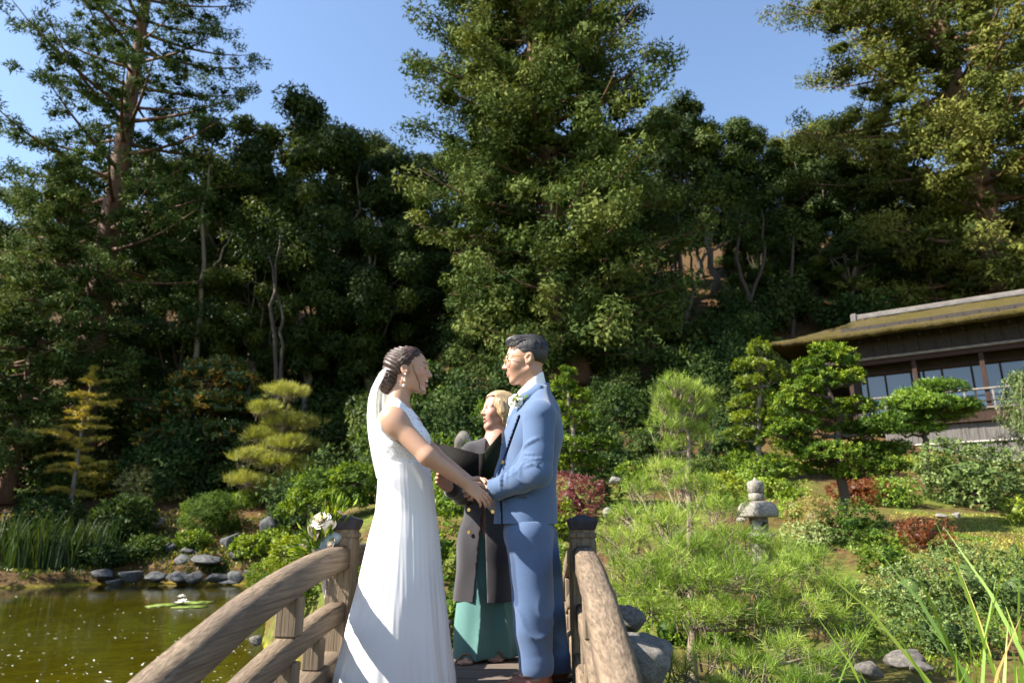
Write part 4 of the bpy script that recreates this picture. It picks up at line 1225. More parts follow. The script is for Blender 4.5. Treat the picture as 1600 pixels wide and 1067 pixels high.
def lathe_hex(name, prof, mat, parent, sides=6, twist=.26, round_=.0, notch=False):
    """profile (radius, z) swept with soft polygonal corners; a notch is cut at every corner if asked"""
    n = sides * 14; a = np.linspace(0, 2 * math.pi, n, endpoint=False)
    ph = (a - twist) % (2 * math.pi / sides) - math.pi / sides
    poly = math.cos(math.pi / sides) / np.cos(ph)
    rr = 1 * (1 - round_) + round_ * poly if round_ else np.ones(n)
    if notch: rr = rr - .055 * np.exp(-((np.abs(ph) - math.pi / sides) / .035) ** 2)
    V = []
    for r_, z in prof:
        q = r_ * rr * (1 + rng.normal(0, .006, n)); V += list(np.stack([np.cos(a) * q, np.sin(a) * q, np.full(n, z)], 1))
    k = len(prof); Q = [(i * n + j, i * n + (j + 1) % n, (i + 1) * n + (j + 1) % n, (i + 1) * n + j) for i in range(k - 1) for j in range(n)]
    V.append((0, 0, prof[0][1])); V.append((0, 0, prof[-1][1]))
    tr = [(j, (j + 1) % n, len(V) - 1 - 1) for j in range(0)] + [((k - 1) * n + j, (k - 1) * n + (j + 1) % n, len(V) - 1) for j in range(n)] + [((j + 1) % n, j, len(V) - 2) for j in range(n)]
    return ob(name, np_mesh(name, V, tris=tr, quads=Q, mats=[mat], smooth=True), parent)


zr = lambda py_: at(1197, py_, LY).z - g.z
lathe_hex('finial', [(13 * LS * .55, zr(772)), (13 * LS * .95, zr(768)), (12.8 * LS, zr(760)), (12.5 * LS, zr(754)), (10 * LS, zr(751.5)), (3.2 * LS, zr(750)), (2.2 * LS, zr(747)), (.3 * LS, zr(745))], S_lan, lantern, 6, .3)
lathe_hex('collar', [(11 * LS, zr(782.4)), (13.2 * LS, zr(780.5)), (13.2 * LS, zr(773)), (11.5 * LS, zr(770.5))], S_lan, lantern, 6, .1, .6, True)
lathe_hex('roof_stone', [(22 * LS, zr(808)), (32 * LS, zr(807.5)), (33.5 * LS, zr(804)), (33 * LS, zr(797)), (31 * LS, zr(791)), (27 * LS, zr(786)), (20 * LS, zr(783.5)), (11 * LS, zr(782.6))], S_lan, lantern, 6, .1, .8, True)
fb = lathe_hex('fire_box', [(15 * LS, zr(832)), (15 * LS, zr(807.9))], S_lan, lantern, 6, .4, 1.0)
m_dark = mat_plain('opening_shade', (.012, .011, .01), .9)  # near-black block stands in for the shade inside the fire box
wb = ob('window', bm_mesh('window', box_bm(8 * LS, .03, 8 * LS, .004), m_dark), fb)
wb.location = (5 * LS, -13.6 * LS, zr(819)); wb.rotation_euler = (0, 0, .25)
lathe_hex('base_stone', [(21 * LS, zr(842)), (22 * LS, zr(838)), (20 * LS, zr(832))], S_lan, lantern, 6, .1, .8)
lathe_hex('foot', [(16 * LS, -.1), (14 * LS, zr(855)), (14 * LS, zr(842))], S_lan, lantern, 6, .1, .5)
cb = ob('corner_bracket', bm_mesh('corner_bracket', box_bm(13 * LS, 13 * LS, 7 * LS, .02), S_lan), lantern)
cb.location = (-28 * LS, -4 * LS, zr(811.8))

# ================================================================ LILIES AND FLOATING LEAVES
m_lily = mat_plain('lily_pad', (.16, .22, .04), .35, noise=.3, nscale=6)
m_petal = mat_plain('white_petal', (.82, .80, .76), .5)
def lily_pad(x, y, r_, label, rz):
    n = 22; a = np.linspace(.2, 2 * math.pi - .2, n)
    V = [(0, 0, .006)] + [(math.cos(t) * r_ * (1 + .03 * math.sin(5 * t)), math.sin(t) * r_, .004 + .008 * abs(math.sin(2.5 * t))) for t in a]
    V += [(p[0], p[1], p[2] - .006) for p in V]
    k = n + 1
    tr = [(0, i, i + 1) for i in range(1, n)] + [(k, k + i + 1, k + i) for i in range(1, n)]
    qd = [(i, k + i, k + i + 1, i + 1) for i in range(1, n)]
    return tag(ob('lily_pad', np_mesh('lily_pad', V, tris=tr, quads=qd, mats=[m_lily]), None, None, (x, y, .006), rz), label, 'lily pad', 'lily pads by the bank')


def on_water(px_, py_):
    p0 = at(px_, py_, 1.0) - cam.location; t = -CAMZ / p0.z
    return p0.x * t, p0.y * t
for i, (a, b_, r_) in enumerate([(262, 945, .34), (300, 942, .36), (318, 941, .30), (285, 949, .26), (243, 947, .24), (307, 948, .28)]):
    x, y = on_water(a, b_); lily_pad(x, y, r_, 'round green lily pad floating near the bank', i * 1.4)
def flower(name, label, cat, loc, r_, mat, petals=12, group=None, rings=3, core=None):
    root = tag(empty(name, loc), label, cat, group)
    F = []
    V, Q = [], []
    for rg in range(rings):
        n = petals - 2 * rg
        for i in range(n):
            a = (i + .5 * rg) / n * 6.283; el = .25 + .5 * rg; L_ = r_ * (1 - .18 * rg); w_ = L_ * .42
            d = np.array([math.cos(a) * math.cos(el), math.sin(a) * math.cos(el), math.sin(el)]); sd = np.array([-math.sin(a), math.cos(a), 0]); nn = np.cross(sd, d)
            k = len(V)
            V += [d * .05 * r_, d * L_ * .5 + sd * w_ * .5 - nn * .08 * L_, d * L_ * .85 + sd * w_ * .3, d * L_, d * L_ * .85 - sd * w_ * .3, d * L_ * .5 - sd * w_ * .5 - nn * .08 * L_]
            Q += [(k, k + 1, k + 2, k + 3), (k, k + 3, k + 4, k + 5)]
    ob('petals', np_mesh('petals', V, quads=Q, mats=[mat], smooth=True), root)
    if core is not None:
        bm = bmesh.new(); bmesh.ops.create_icosphere(bm, subdivisions=2, radius=r_ * .2); ob('core', bm_mesh('core', bm, core), root).location = (0, 0, r_ * .2)
    return root
m_yel = mat_plain('stamens', (.7, .5, .08), .6)
x, y = on_water(284, 944); flower('water_lily', 'open white water lily among the lily pads', 'flower', (x, y, .02), .2, m_petal, core=m_yel)
x, y = on_water(283, 934); flower('water_lily', 'small white water lily bud behind the open one', 'flower', (x, y, .02), .13, m_petal, core=m_yel)
x, y = on_water(60, 1010)
# floating fluff and specks on the pond
F = Foliage()
n = 190; px_s = rng.uniform(0, 420, n); py_s = 930 + 140 * rng.random(n) ** .8
xy = np.array([on_water(a, b_) for a, b_ in zip(px_s, py_s)])
xy = xy[terrain(xy[:, 0], xy[:, 1]) < -.2]; n = len(xy)
P = np.concatenate([xy, np.full((n, 1), .005)], 1)
a = rng.uniform(0, 6.28, n)
D = np.stack([np.cos(a), np.sin(a), np.zeros(n)], 1); S = np.stack([-np.sin(a), np.cos(a), np.zeros(n)], 1)
F.leaves(P, D, .035 * rng.lognormal(0, .5, n), .022 * rng.lognormal(0, .4, n), rng.random(n), 0.02, S)
m_speck = mat_leaf('floating_specks', [(0, (.35, .34, .22)), (1, (.75, .74, .66))], .1)
tag(ob('floating_specks', F.mesh('floating_specks', m_speck)), 'pale petals and specks floating on the pond', 'debris', kind='stuff')

# ================================================================ FLOWER VASE AT THE LEFT POST
m_ceram = mat_plain('blue_grey_ceramic', (.20, .25, .28), .35, noise=.3, nscale=9)
m_cream = mat_plain('cream_petal', (.80, .72, .62), .6)
m_rib = mat_plain('blush_ribbon', (.78, .66, .60), .5, sheen=.3)
FY = 3.40
fr_o = at(505, 868, FY)
vase = tag(empty('flower_arrangement', fr_o), 'cream roses and trailing greenery in blue grey wrap tied to the bridge post', 'flowers')
bm = bmesh.new()
bmesh.ops.create_icosphere(bm, subdivisions=3, radius=1.0)
for v in bm.verts:
    z = v.co.z; r_ = .030 + .012 * z
    v.co = (v.co.x * r_ * 1.2, v.co.y * r_, z * .062)
    v.co.x += .02 * z
    v.co *= 1 + .12 * mnoise.noise(v.co * 40)
o_ = ob('wrap', bm_mesh('wrap', bm, m_ceram, True), vase); o_.location = np.array(at(512, 848, FY)) - np.array(fr_o); o_.rotation_euler = (0, .5, 0)


def rose_mesh(r_):
    V, Q = [], []
    for rg in range(5):
        n = 6; el = 1.2 - .26 * rg; rad = r_ * (.25 + .19 * rg)
        for i in range(n):
            a = i / n * 6.283 + rg * .5
            k = len(V); m_ = 5
            for u in np.linspace(-.6, .6, m_):
                for h_ in (0, .55, 1.0):
                    rr = rad * (.5 + .55 * h_ + .12 * h_ * h_ * math.cos(u * 2)); z = r_ * (.85 * math.sin(el) * h_ + .1 - .12 * abs(u) * h_)
                    V.append((math.cos(a + u) * rr, math.sin(a + u) * rr, z))
            for p_ in range(m_ - 1):
                for h_ in range(2):
                    b0 = k + p_ * 3 + h_; Q.append((b0, b0 + 3, b0 + 4, b0 + 1))
    return np_mesh('rose', V, quads=Q, mats=[m_cream], smooth=True)


rm = rose_mesh(.05)
for (a, b_, s_, rx_, ry_) in [(503, 814, .85, .9, -.5), (516, 824, .68, 1.0, .2), (487, 830, .62, 1.0, -.8), (530, 803, .4, .4, 0), (520, 850, .62, 1.3, .2), (488, 866, .5, 1.2, -.6), (475, 850, .4, 1.0, -1), (498, 838, .45, 1.2, .4), (492, 816, .5, .8, -.2)]:
    o_ = ob('rose', rm, vase, None, np.array(at(a, b_, FY - .03)) - np.array(fr_o)); o_.scale = (s_,) * 3; o_.rotation_euler = (rx_, ry_, a * .3)
F = Foliage(); n = 420
c = np.array([at(a, b_, FY) for a, b_ in ((500, 835), (485, 850), (478, 862), (515, 812), (528, 798), (505, 842))]) - np.array(fr_o)
P = c[rng.integers(0, 6, n)] + rng.normal(0, .026, (n, 3))
F.leaves(P, P - np.array([.0, 0, -.01]) + .05 * rdirs(n), .05, .015, rng.random(n))
ob('greenery', F.mesh('greenery', L_green), vase)['kind'] = 'stuff'
T = Tubes()
for (a, b_, c_, d_) in [(508, 830, 513, 792), (510, 830, 524, 795), (505, 832, 540, 790), (500, 840, 468, 846)]:
    T.add(curve_pts(np.array(at(a, b_, FY)) - np.array(fr_o), np.array(at(c_, d_, FY)) - np.array(fr_o), 5, 0, .004), [.003] * 5, 4)
ob('stems', T.mesh('stems', B_pine), vase)
F = Foliage(); P = np.concatenate([curve_pts(np.array(at(510, 815, FY)) - np.array(fr_o), np.array(at(c_, d_, FY)) - np.array(fr_o), 16) for c_, d_ in ((513, 790), (524, 793))])
F.leaves(P, rdirs(len(P)) * .6 + np.array([0, 0, .9]), .03, .010, rng.random(len(P))); ob('dried_sprig', F.mesh('dried_sprig', L_rust), vase)
V, Q = [], []
for i, s_ in enumerate(np.linspace(0, 1, 14)):
    p = np.array(at(508 + 4 * s_ + 2 * math.sin(6 * s_), 868 + 70 * s_, FY + .03)) - np.array(fr_o); w_ = .028 * (1 - .55 * s_)
    for k_ in range(5):
        u = (k_ - 2) / 2; V.append(p + np.array([u * w_, .012 * math.sin(u * 4 + 5 * s_), 0]))
    if i: Q += [((i - 1) * 5 + k_, (i - 1) * 5 + k_ + 1, i * 5 + k_ + 1, i * 5 + k_) for k_ in range(4)]
ob('ribbon', np_mesh('ribbon', V, quads=Q, mats=[m_rib], smooth=True), vase)
# ================================================================ TIMBER HOUSE
m_black = mat_wood('black_timber', (.012, .010, .009), (.045, .036, .030), scale=(6, 6, 1), bump=.4, axis_stretch=4)
m_brown = mat_wood('brown_timber', (.014, .008, .006), (.045, .022, .014), scale=(6, 6, 1), bump=.3, axis_stretch=4)
m_greyt = mat_wood('grey_rail_timber', (.08, .065, .055), (.24, .21, .185), scale=(1, 6, 6), bump=.3, axis_stretch=4)
m_bamb = mat_wood('bamboo_wall', (.05, .045, .04), (.17, .155, .145), scale=(10, 10, .6), bump=.4, axis_stretch=3)
m_pole = mat_plain('pale_bamboo', (.30, .275, .24), .6, noise=.2, nscale=8)
m_ridge = mat_plain('grey_ridge', (.10, .092, .088), .8, noise=.3, nscale=5, bump=.3)
m, nt, b = new_mat('mossy_thatch')
tc = nnode(nt, 'ShaderNodeTexCoord')
n1 = nnode(nt, 'ShaderNodeTexNoise', Scale=1.1, Detail=7.0, Roughness=.7); n2 = nnode(nt, 'ShaderNodeTexNoise', Scale=14.0, Detail=5.0, Roughness=.7)
for n_ in (n1, n2): nt.links.new(tc.outputs['Object'], n_.inputs['Vector'])
mx = nnode(nt, 'ShaderNodeMix', data_type='RGBA')
nt.links.new(ramp(nt, n1.outputs[0], [(.30, (0, 0, 0)), (.62, (1, 1, 1))]), mx.inputs[0])
nt.links.new(ramp(nt, n2.outputs[0], [(.3, (.035, .028, .016)), (.7, (.11, .085, .04))]), mx.inputs[6])
nt.links.new(ramp(nt, n2.outputs[0], [(.3, (.034, .028, .008)), (.7, (.09, .072, .018))]), mx.inputs[7])
nt.links.new(mx.outputs[2], b.inputs['Base Color']); b.inputs['Roughness'].default_value = .95; b.inputs['Specular IOR Level'].default_value = .1
bp = nnode(nt, 'ShaderNodeBump', Strength=.9, Distance=.05); nt.links.new(n2.outputs[0], bp.inputs['Height']); nt.links.new(bp.outputs[0], b.inputs['Normal'])
m_thatch = m
m, nt, b = new_mat('window_glass')
b.inputs['Base Color'].default_value = (.02, .035, .06, 1); b.inputs['Roughness'].default_value = .03; b.inputs['Specular IOR Level'].default_value = 1.0
b.inputs['IOR'].default_value = 1.5
m_glass = m

HA, HB = at(1345, 625, 24.0), at(1600, 600, 21.3)
hu = Vector((HB.x - HA.x, HB.y - HA.y, 0)).normalized(); ang = math.atan2(hu.y, hu.x)
hz = (HA.z + HB.z) / 2                       # height of the balcony rail top
ho = Vector((HA.x, HA.y, 0))
house = tag(empty('timber_house', (ho.x, ho.y, 0), ang), 'dark timber teahouse with mossy thatched roof and glazed balcony on the slope', 'house')
# local frame: +x along the facade, -y outwards to the garden
def hx(px_):
    """facade coordinate of a photograph column"""
    p = at(px_, 600, 1.0) - cam.location
    # intersect column plane with the facade line
    d = Vector((p.x, p.y)); A = Vector((ho.x, ho.y)); U = Vector((hu.x, hu.y))
    det = d.x * (-U.y) + U.x * d.y
    t = (A.x * (-U.y) + U.x * A.y) / det
    q = d * t - A
    return q.dot(U)
def hzr(px_, py_):
    s = hx(px_); P = ho + hu * s
    return at(px_, py_, P.y).z
XE = 12.0
def hzo(px_, py_, yo):
    """height of pixel (px_, py_) on the vertical plane yo metres behind the facade"""
    p = at(px_, 600, 1.0) - cam.location; d = Vector((p.x, p.y)); U = Vector((hu.x, hu.y)); Nn = Vector((-hu.y, hu.x))
    A = Vector((ho.x, ho.y)) + Nn * yo
    t = (A.x * (-U.y) + U.x * A.y) / (d.x * (-U.y) + U.x * d.y)
    return at(px_, py_, d.y * t).z
def hbox(name, x0, x1, y0, y1, z0, z1, mat, parent=house, bev=.01):
    o_ = ob(name, bm_mesh(name, box_bm(x1 - x0, y1 - y0, z1 - z0, bev), mat), parent)
    o_.location = ((x0 + x1) / 2, (y0 + y1) / 2, (z0 + z1) / 2) if parent is house else Vector(((x0 + x1) / 2, (y0 + y1) / 2, (z0 + z1) / 2)) - parent.location
    return o_


z_rail = hz; z_floor = hzr(1500, 645); z_lint = hzr(1465, 553); z_eave = hzo(1445, 507, -1.15); z_ridge = hzo(1500, 478, 2.65)
xl = hx(1325); z_fb = hzr(1480, 712)
# body behind the glazing and the upper boarded wall
hbox('wall', xl, XE, 1.2, 6, z_fb - .5, z_eave, m_black)
hbox('floor_beam', xl - .1, XE, -.18, 1.2, z_floor - .32, z_floor - .05, m_brown)
hbox('lintel_beam', xl - .05, XE, -.16, .02, z_lint - .16, z_lint, m_brown)
hbox('lintel_cap', xl - .25, XE, -.26, -.02, z_lint + .004, z_lint + .09, m_greyt)
hbox('soffit', xl, XE, .02, 1.19, z_lint - .05, z_lint + .03, m_black)
up = hbox('upper_wall', xl, XE, -.02, .2, z_lint + .095, z_eave + .5, m_black)
nb_ = 26; wdt = (XE - xl) / nb_
bdm = bm_mesh('board', box_bm(wdt * .97, .03, z_eave + .45 - z_lint - .1, .006), m_black)
for i in range(nb_):
    o_ = ob('board', bdm, up); o_.location = Vector((xl + (i + .5) * wdt, -.036 + rng.normal(0, .003), (z_lint + .1 + z_eave + .45) / 2)) - up.location
    if i % 2 == 0:
        o2 = ob('batten', bm_mesh('batten', box_bm(.04, .03, z_eave + .4 - z_lint - .12, .004), m_black), up)
        o2.location = Vector((xl + i * wdt + .02, -.066, (z_lint + .1 + z_eave + .4) / 2)) - up.location
# posts and glazing
for px_ in (1331, 1433, 1541, 1640):
    hbox('post', hx(px_) - .07, hx(px_) + .07, -.12, .02, z_floor, z_lint - .16, m_brown)
gz0, gz1 = z_floor + .12, z_lint - .42
edges = [1341, 1352, 1382, 1424, 1444, 1474, 1522, 1569, 1618, 1668]
for a, b_ in zip(edges, edges[1:]):
    x0, x1 = hx(a), hx(b_)
    w_ = hbox('window', x0, x1, .55, .60, gz0, gz1, m_black)
    hbox('pane', x0 + .035, x1 - .035, .535, .548, gz0 + .06, gz1 - .05, m_glass, w_, .0)
hbox('transom', xl, XE, .5, .62, gz1 + .002, gz1 + .1, m_brown)
hbox('back_board', xl, XE, .62, .7, z_floor, z_lint - .06, m_black)
hbox('deck', xl - .05, XE, -.15, 1.18, z_floor - .048, z_floor, m_brown)
# balcony railing
xr0 = hx(1338)
rail = hbox('balcony_rail', xr0, XE, -.19, -.10, z_rail - .07, z_rail, m_greyt, bev=.02)
hbox('middle_rail', xr0, XE, -.17, -.12, z_floor + .30, z_floor + .35, m_brown)
hbox('bottom_rail', xr0, XE, -.17, -.12, z_floor + .08, z_floor + .13, m_greyt)
for i in range(16):
    x_ = xr0 + .05 + i * .78
    if x_ < XE: hbox('baluster', x_ - .03, x_ + .03, -.168, -.122, z_floor + .002, z_rail - .072, m_greyt)
# bamboo wall below: slats in one part, two pale poles
xb0 = hx(1372)
bmw = bmesh.new()
xx = xb0
while xx < XE:
    w_ = rng.uniform(.025, .05)
    box_bm(w_ * .92, .03, z_floor - .34 - (z_fb - .9) + rng.uniform(-.02, .02), 0, bmw, Matrix.Translation((xx + w_ / 2, .0 + rng.normal(0, .006), (z_floor - .34 + z_fb - .9) / 2)))
    xx += w_
bw = ob('bamboo_wall', bm_mesh('bamboo_wall', bmw, m_bamb), house); bw['kind'] = 'stuff'
for py_ in (688, 720):
    z_ = hzr(1540, py_)
    t_ = Tubes(); t_.add([(xb0 - .1, -.05, z_), (XE, -.05, z_)], [.03, .03], 8); ob('pole', t_.mesh('pole', m_pole), house)
hbox('foundation', xb0, XE, .05, 1.1, z_fb - 3.0, z_floor - .36, m_black)

# roof: hipped thatch with upturned corner
xt = hx(1221); ye = -1.15; dep = 7.6
zt = hzo(1221, 534, -1.15); xrg = hx(1322) + .6
NX, NY = 60, 14
def roof_pt(s, q, lift=0.0):
    """s along the eave from the corner 0..1, q from eave 0 to ridge 1"""
    x_e = xt + (XE - xt) * s
    x_r = xrg + (XE - xrg) * s
    z_e = z_eave + (zt - z_eave) * math.exp(-((x_e - xt) / 1.0)) if True else 0
    x_ = x_e + (x_r - x_e) * q
    y_ = ye + (dep / 2) * q
    cur = q ** 1.18
    return (x_, y_, z_e + (z_ridge - z_e) * cur + lift)
V, Q = [], []
for lay, lift in ((0, .0), (1, -.16)):
    for i in range(NX + 1):
        s_ = (i / NX) ** 1.5
        for j in range(NY + 1):
            p = roof_pt(s_, j / NY, lift); 
            V.append((p[0], p[1] + (.14 if lay else 0) + .015 * rng.normal(), p[2] + .02 * rng.normal()))
W_ = NY + 1; off = (NX + 1) * W_
for i in range(NX):
    for j in range(NY):
        a = i * W_ + j; Q.append((a, a + W_, a + W_ + 1, a + 1)); a += off; Q.append((a, a + 1, a + W_ + 1, a + W_))
    a = i * W_; Q.append((a, a + off, a + W_ + off, a + W_))
roof = ob('roof', np_mesh('roof', V, quads=Q, mats=[m_thatch], smooth=False), house)
# left hip face and back face
V, Q = [], []
for lay, lift in ((0, 0.), (1, -.16)):
    for i in range(17):
        q = i / 16
        for j in range(17):
            e = j / 16
            z_e = zt if e == 0 else zt + (z_eave - zt) * math.sin(e * math.pi) * .8
            y_ = ye + dep * e; x_ = xt + (xrg - xt) * q
            yc = ye + dep / 2
            V.append((x_ + .01 * rng.normal(), y_ + (yc - y_) * q, z_e + (z_ridge - z_e) * q ** 1.18 + lift + .015 * rng.normal()))
for i in range(16):
    for j in range(16):
        a = i * 17 + j; Q.append((a, a + 1, a + 18, a + 17)); Q.append((a + 289, a + 306, a + 307, a + 290))
for j in range(16): Q.append((j, j + 289, j + 290, j + 1))
k = len(V)
V += [(xt, ye + dep, zt), (XE, ye + dep, z_eave), (XE, ye + dep / 2, z_ridge), (xrg, ye + dep / 2, z_ridge)]; Q.append((k, k + 3, k + 2, k + 1))
ob('hip_roof', np_mesh('hip_roof', V, quads=Q, mats=[m_thatch]), house)
rg = hbox('ridge_cap', xrg - .25, XE, ye + dep / 2 - .28, ye + dep / 2 + .28, z_ridge - .12, z_ridge + .07, m_ridge, bev=.05)
hbox('ridge_pole', xrg - .3, XE, ye + dep / 2 - .16, ye + dep / 2 + .16, z_ridge + .072, z_ridge + .15, m_greyt, rg, .03)
hbox('ridge_end', xrg - .5, xrg - .26, ye + dep / 2 - .2, ye + dep / 2 + .2, z_ridge - .2, z_ridge + .22, m_ridge, rg, .05)
# rafters under the eave
for i in range(22):
    x_ = xl + i * .62
    if x_ < XE:
        o_ = hbox('rafter', x_ - .04, x_ + .04, ye + .55, -.08, z_eave - .20, z_eave - .13, m_black); o_.rotation_euler = (.10, 0, 0)
# ================================================================ PEOPLE
class SDF:
    """distance field on a box grid, meshed with surface nets"""
    def __init__(self, lo, hi, h):
        self.h = h; self.lo = np.array(lo, float)
        self.n = np.ceil((np.array(hi) - self.lo) / h).astype(int) + 1
        self.v = np.full(tuple(self.n), 9.0, np.float32)
        self.ax = [self.lo[i] + h * np.arange(self.n[i]) for i in range(3)]
    def _box(self, lo, hi, k):
        m = k + 3 * self.h
        a = np.clip(np.floor((np.asarray(lo) - m - self.lo) / self.h).astype(int), 0, self.n - 1)
        b = np.clip(np.ceil((np.asarray(hi) + m - self.lo) / self.h).astype(int) + 1, 1, self.n)
        sl = tuple(slice(a[i], max(b[i], a[i] + 1)) for i in range(3))
        g = np.meshgrid(*[self.ax[i][sl[i]] for i in range(3)], indexing='ij')
        return sl, np.stack(g, -1)
    def _merge(self, sl, d, k, op):
        o = self.v[sl]; d = d.astype(np.float32)
        if op == 'sub':
            if k > 0:
                hh = np.clip(.5 - .5 * (o + d) / k, 0, 1); self.v[sl] = o + (-d - o) * hh + k * hh * (1 - hh)
            else: self.v[sl] = np.maximum(o, -d)
        else:
            if k > 0:
                hh = np.clip(.5 + .5 * (o - d) / k, 0, 1); self.v[sl] = o + (d - o) * hh - k * hh * (1 - hh)
            else: self.v[sl] = np.minimum(o, d)
    def cone(self, a, b, ra, rb, k=.02, op='add', warp=None, flat=None):
        a = np.asarray(a, float); b = np.asarray(b, float); r = max(ra, rb)
        sl, P = self._box(np.minimum(a, b) - r * 1.2, np.maximum(a, b) + r * 1.2, k)
        ab = b - a; L2 = ab @ ab + 1e-12
        t = np.clip(((P - a) @ ab) / L2, 0, 1)
        q = P - a - t[..., None] * ab
        if flat is not None:                      # flatten across one axis: (axis, factor)
            ax = np.asarray(flat[0], float); ax = ax / np.linalg.norm(ax)
            q = q + (q @ ax)[..., None] * ax * (1 / flat[1] - 1)
        d = np.linalg.norm(q, axis=-1) - (ra + (rb - ra) * t)
        if warp is not None: d = d + warp(P, t)
        self._merge(sl, d, k, op)
    def ell(self, c, r, M=None, k=.02, op='add', warp=None):
        c = np.asarray(c, float); r = np.asarray(r, float); m = r.max()
        sl, P = self._box(c - m, c + m, k)
        q = P - c
        if M is not None: q = q @ M               # columns of M are the ellipsoid axes
        k0 = np.linalg.norm(q / r, axis=-1); k1 = np.linalg.norm(q / (r * r), axis=-1) + 1e-9
        d = k0 * (k0 - 1) / k1
        if warp is not None: d = d + warp(P, None)
        self._merge(sl, d, k, op)
    def warp(self, f):
        m = np.abs(self.v) < .06
        idx = np.nonzero(m); P = np.stack([self.ax[i][idx[i]] for i in range(3)], -1)
        self.v[idx] += f(P).astype(np.float32)
    def plane(self, p, n, k=0):
        """keep the side the normal points away from"""
        g = np.meshgrid(*self.ax, indexing='ij')
        n = np.asarray(n, float); n = n / np.linalg.norm(n); p = np.asarray(p, float)
        d = (g[0] - p[0]) * n[0] + (g[1] - p[1]) * n[1] + (g[2] - p[2]) * n[2]
        self.v = np.maximum(self.v, d.astype(np.float32))
    def carve(self, f):
        g = np.stack(np.meshgrid(*self.ax, indexing='ij'), -1)
        self.v = np.maximum(self.v, f(g).astype(np.float32))
    def nets(self):
        v = self.v; s = v < 0; n0, n1, n2 = v.shape
        cs = [(i, j, k) for i in (0, 1) for j in (0, 1) for k in (0, 1)]
        cnt = sum(s[i:n0 - 1 + i, j:n1 - 1 + j, k:n2 - 1 + k].astype(np.int8) for i, j, k in cs)
        act = (cnt > 0) & (cnt < 8); I = np.stack(np.nonzero(act), 1)
        val = np.stack([v[I[:, 0] + i, I[:, 1] + j, I[:, 2] + k] for i, j, k in cs], 1)
        pos = np.zeros((len(I), 3)); w = np.zeros(len(I))
        for a in range(8):
            for b in range(a + 1, 8):
                ca, cb = np.array(cs[a]), np.array(cs[b])
                if np.abs(ca - cb).sum() != 1: continue
                m = (val[:, a] < 0) != (val[:, b] < 0)
                t = val[m, a] / (val[m, a] - val[m, b])
                pos[m] += ca + (cb - ca) * t[:, None]; w[m] += 1
        V = self.lo + self.h * (I + pos / w[:, None])
        idx = np.full(act.shape, -1, np.int32); idx[tuple(I.T)] = np.arange(len(I))
        Q = []
        for ax in range(3):
            o1, o2 = (ax + 1) % 3, (ax + 2) % 3
            A = [slice(0, n) for n in v.shape]; A[ax] = slice(0, v.shape[ax] - 1); B = list(A); B[ax] = slice(1, v.shape[ax])
            ch = s[tuple(A)] != s[tuple(B)]
            E = np.stack(np.nonzero(ch), 1)
            E = E[(E[:, o1] > 0) & (E[:, o2] > 0) & (E[:, o1] < v.shape[o1] - 1) & (E[:, o2] < v.shape[o2] - 1)]
            def cell(d1, d2):
                q = E.copy(); q[:, o1] -= d1; q[:, o2] -= d2
                return idx[tuple(q.T)]
            f = np.stack([cell(1, 1), cell(0, 1), cell(0, 0), cell(1, 0)], 1)
            inside = s[tuple(E.T)]
            f[~inside] = f[~inside][:, ::-1]
            Q.append(f)
        Q = np.concatenate(Q); Q = Q[(Q >= 0).all(1)]
        return V, Q


def sdf_obj(name, S, mats, parent, cols=None, more=()):
    V, Q = S.nets()
    for S2 in more:                                    # finer grids for the hands, in the same mesh
        V2, Q2 = S2.nets(); Q = np.concatenate([Q, Q2 + len(V)]); V = np.concatenate([V, V2])
    c = cols(V) if cols is not None else None
    me = np_mesh(name, V, quads=Q, mats=mats, smooth=True, cols=c)
    return ob(name, me, parent)


def mat_vcol(name, rough=.5, sss=0.0, bump=0, bscale=60, spec=.4, sheen=0):
    m, nt, b = new_mat(name)
    a = nnode(nt, 'ShaderNodeVertexColor'); a.layer_name = 'Col'
    nt.links.new(a.outputs[0], b.inputs['Base Color'])
    b.inputs['Roughness'].default_value = rough; b.inputs['Specular IOR Level'].default_value = spec
    if sss:
        b.inputs['Subsurface Weight'].default_value = sss; b.inputs['Subsurface Radius'].default_value = (.8, .35, .2); b.inputs['Subsurface Scale'].default_value = .01
    if bump:
        tc = nnode(nt, 'ShaderNodeTexCoord'); nz = nnode(nt, 'ShaderNodeTexNoise', Scale=bscale, Detail=3.0)
        nt.links.new(tc.outputs['Object'], nz.inputs['Vector'])
        bp = nnode(nt, 'ShaderNodeBump', Strength=bump, Distance=.004); nt.links.new(nz.outputs[0], bp.inputs['Height']); nt.links.new(bp.outputs[0], b.inputs['Normal'])
    return m


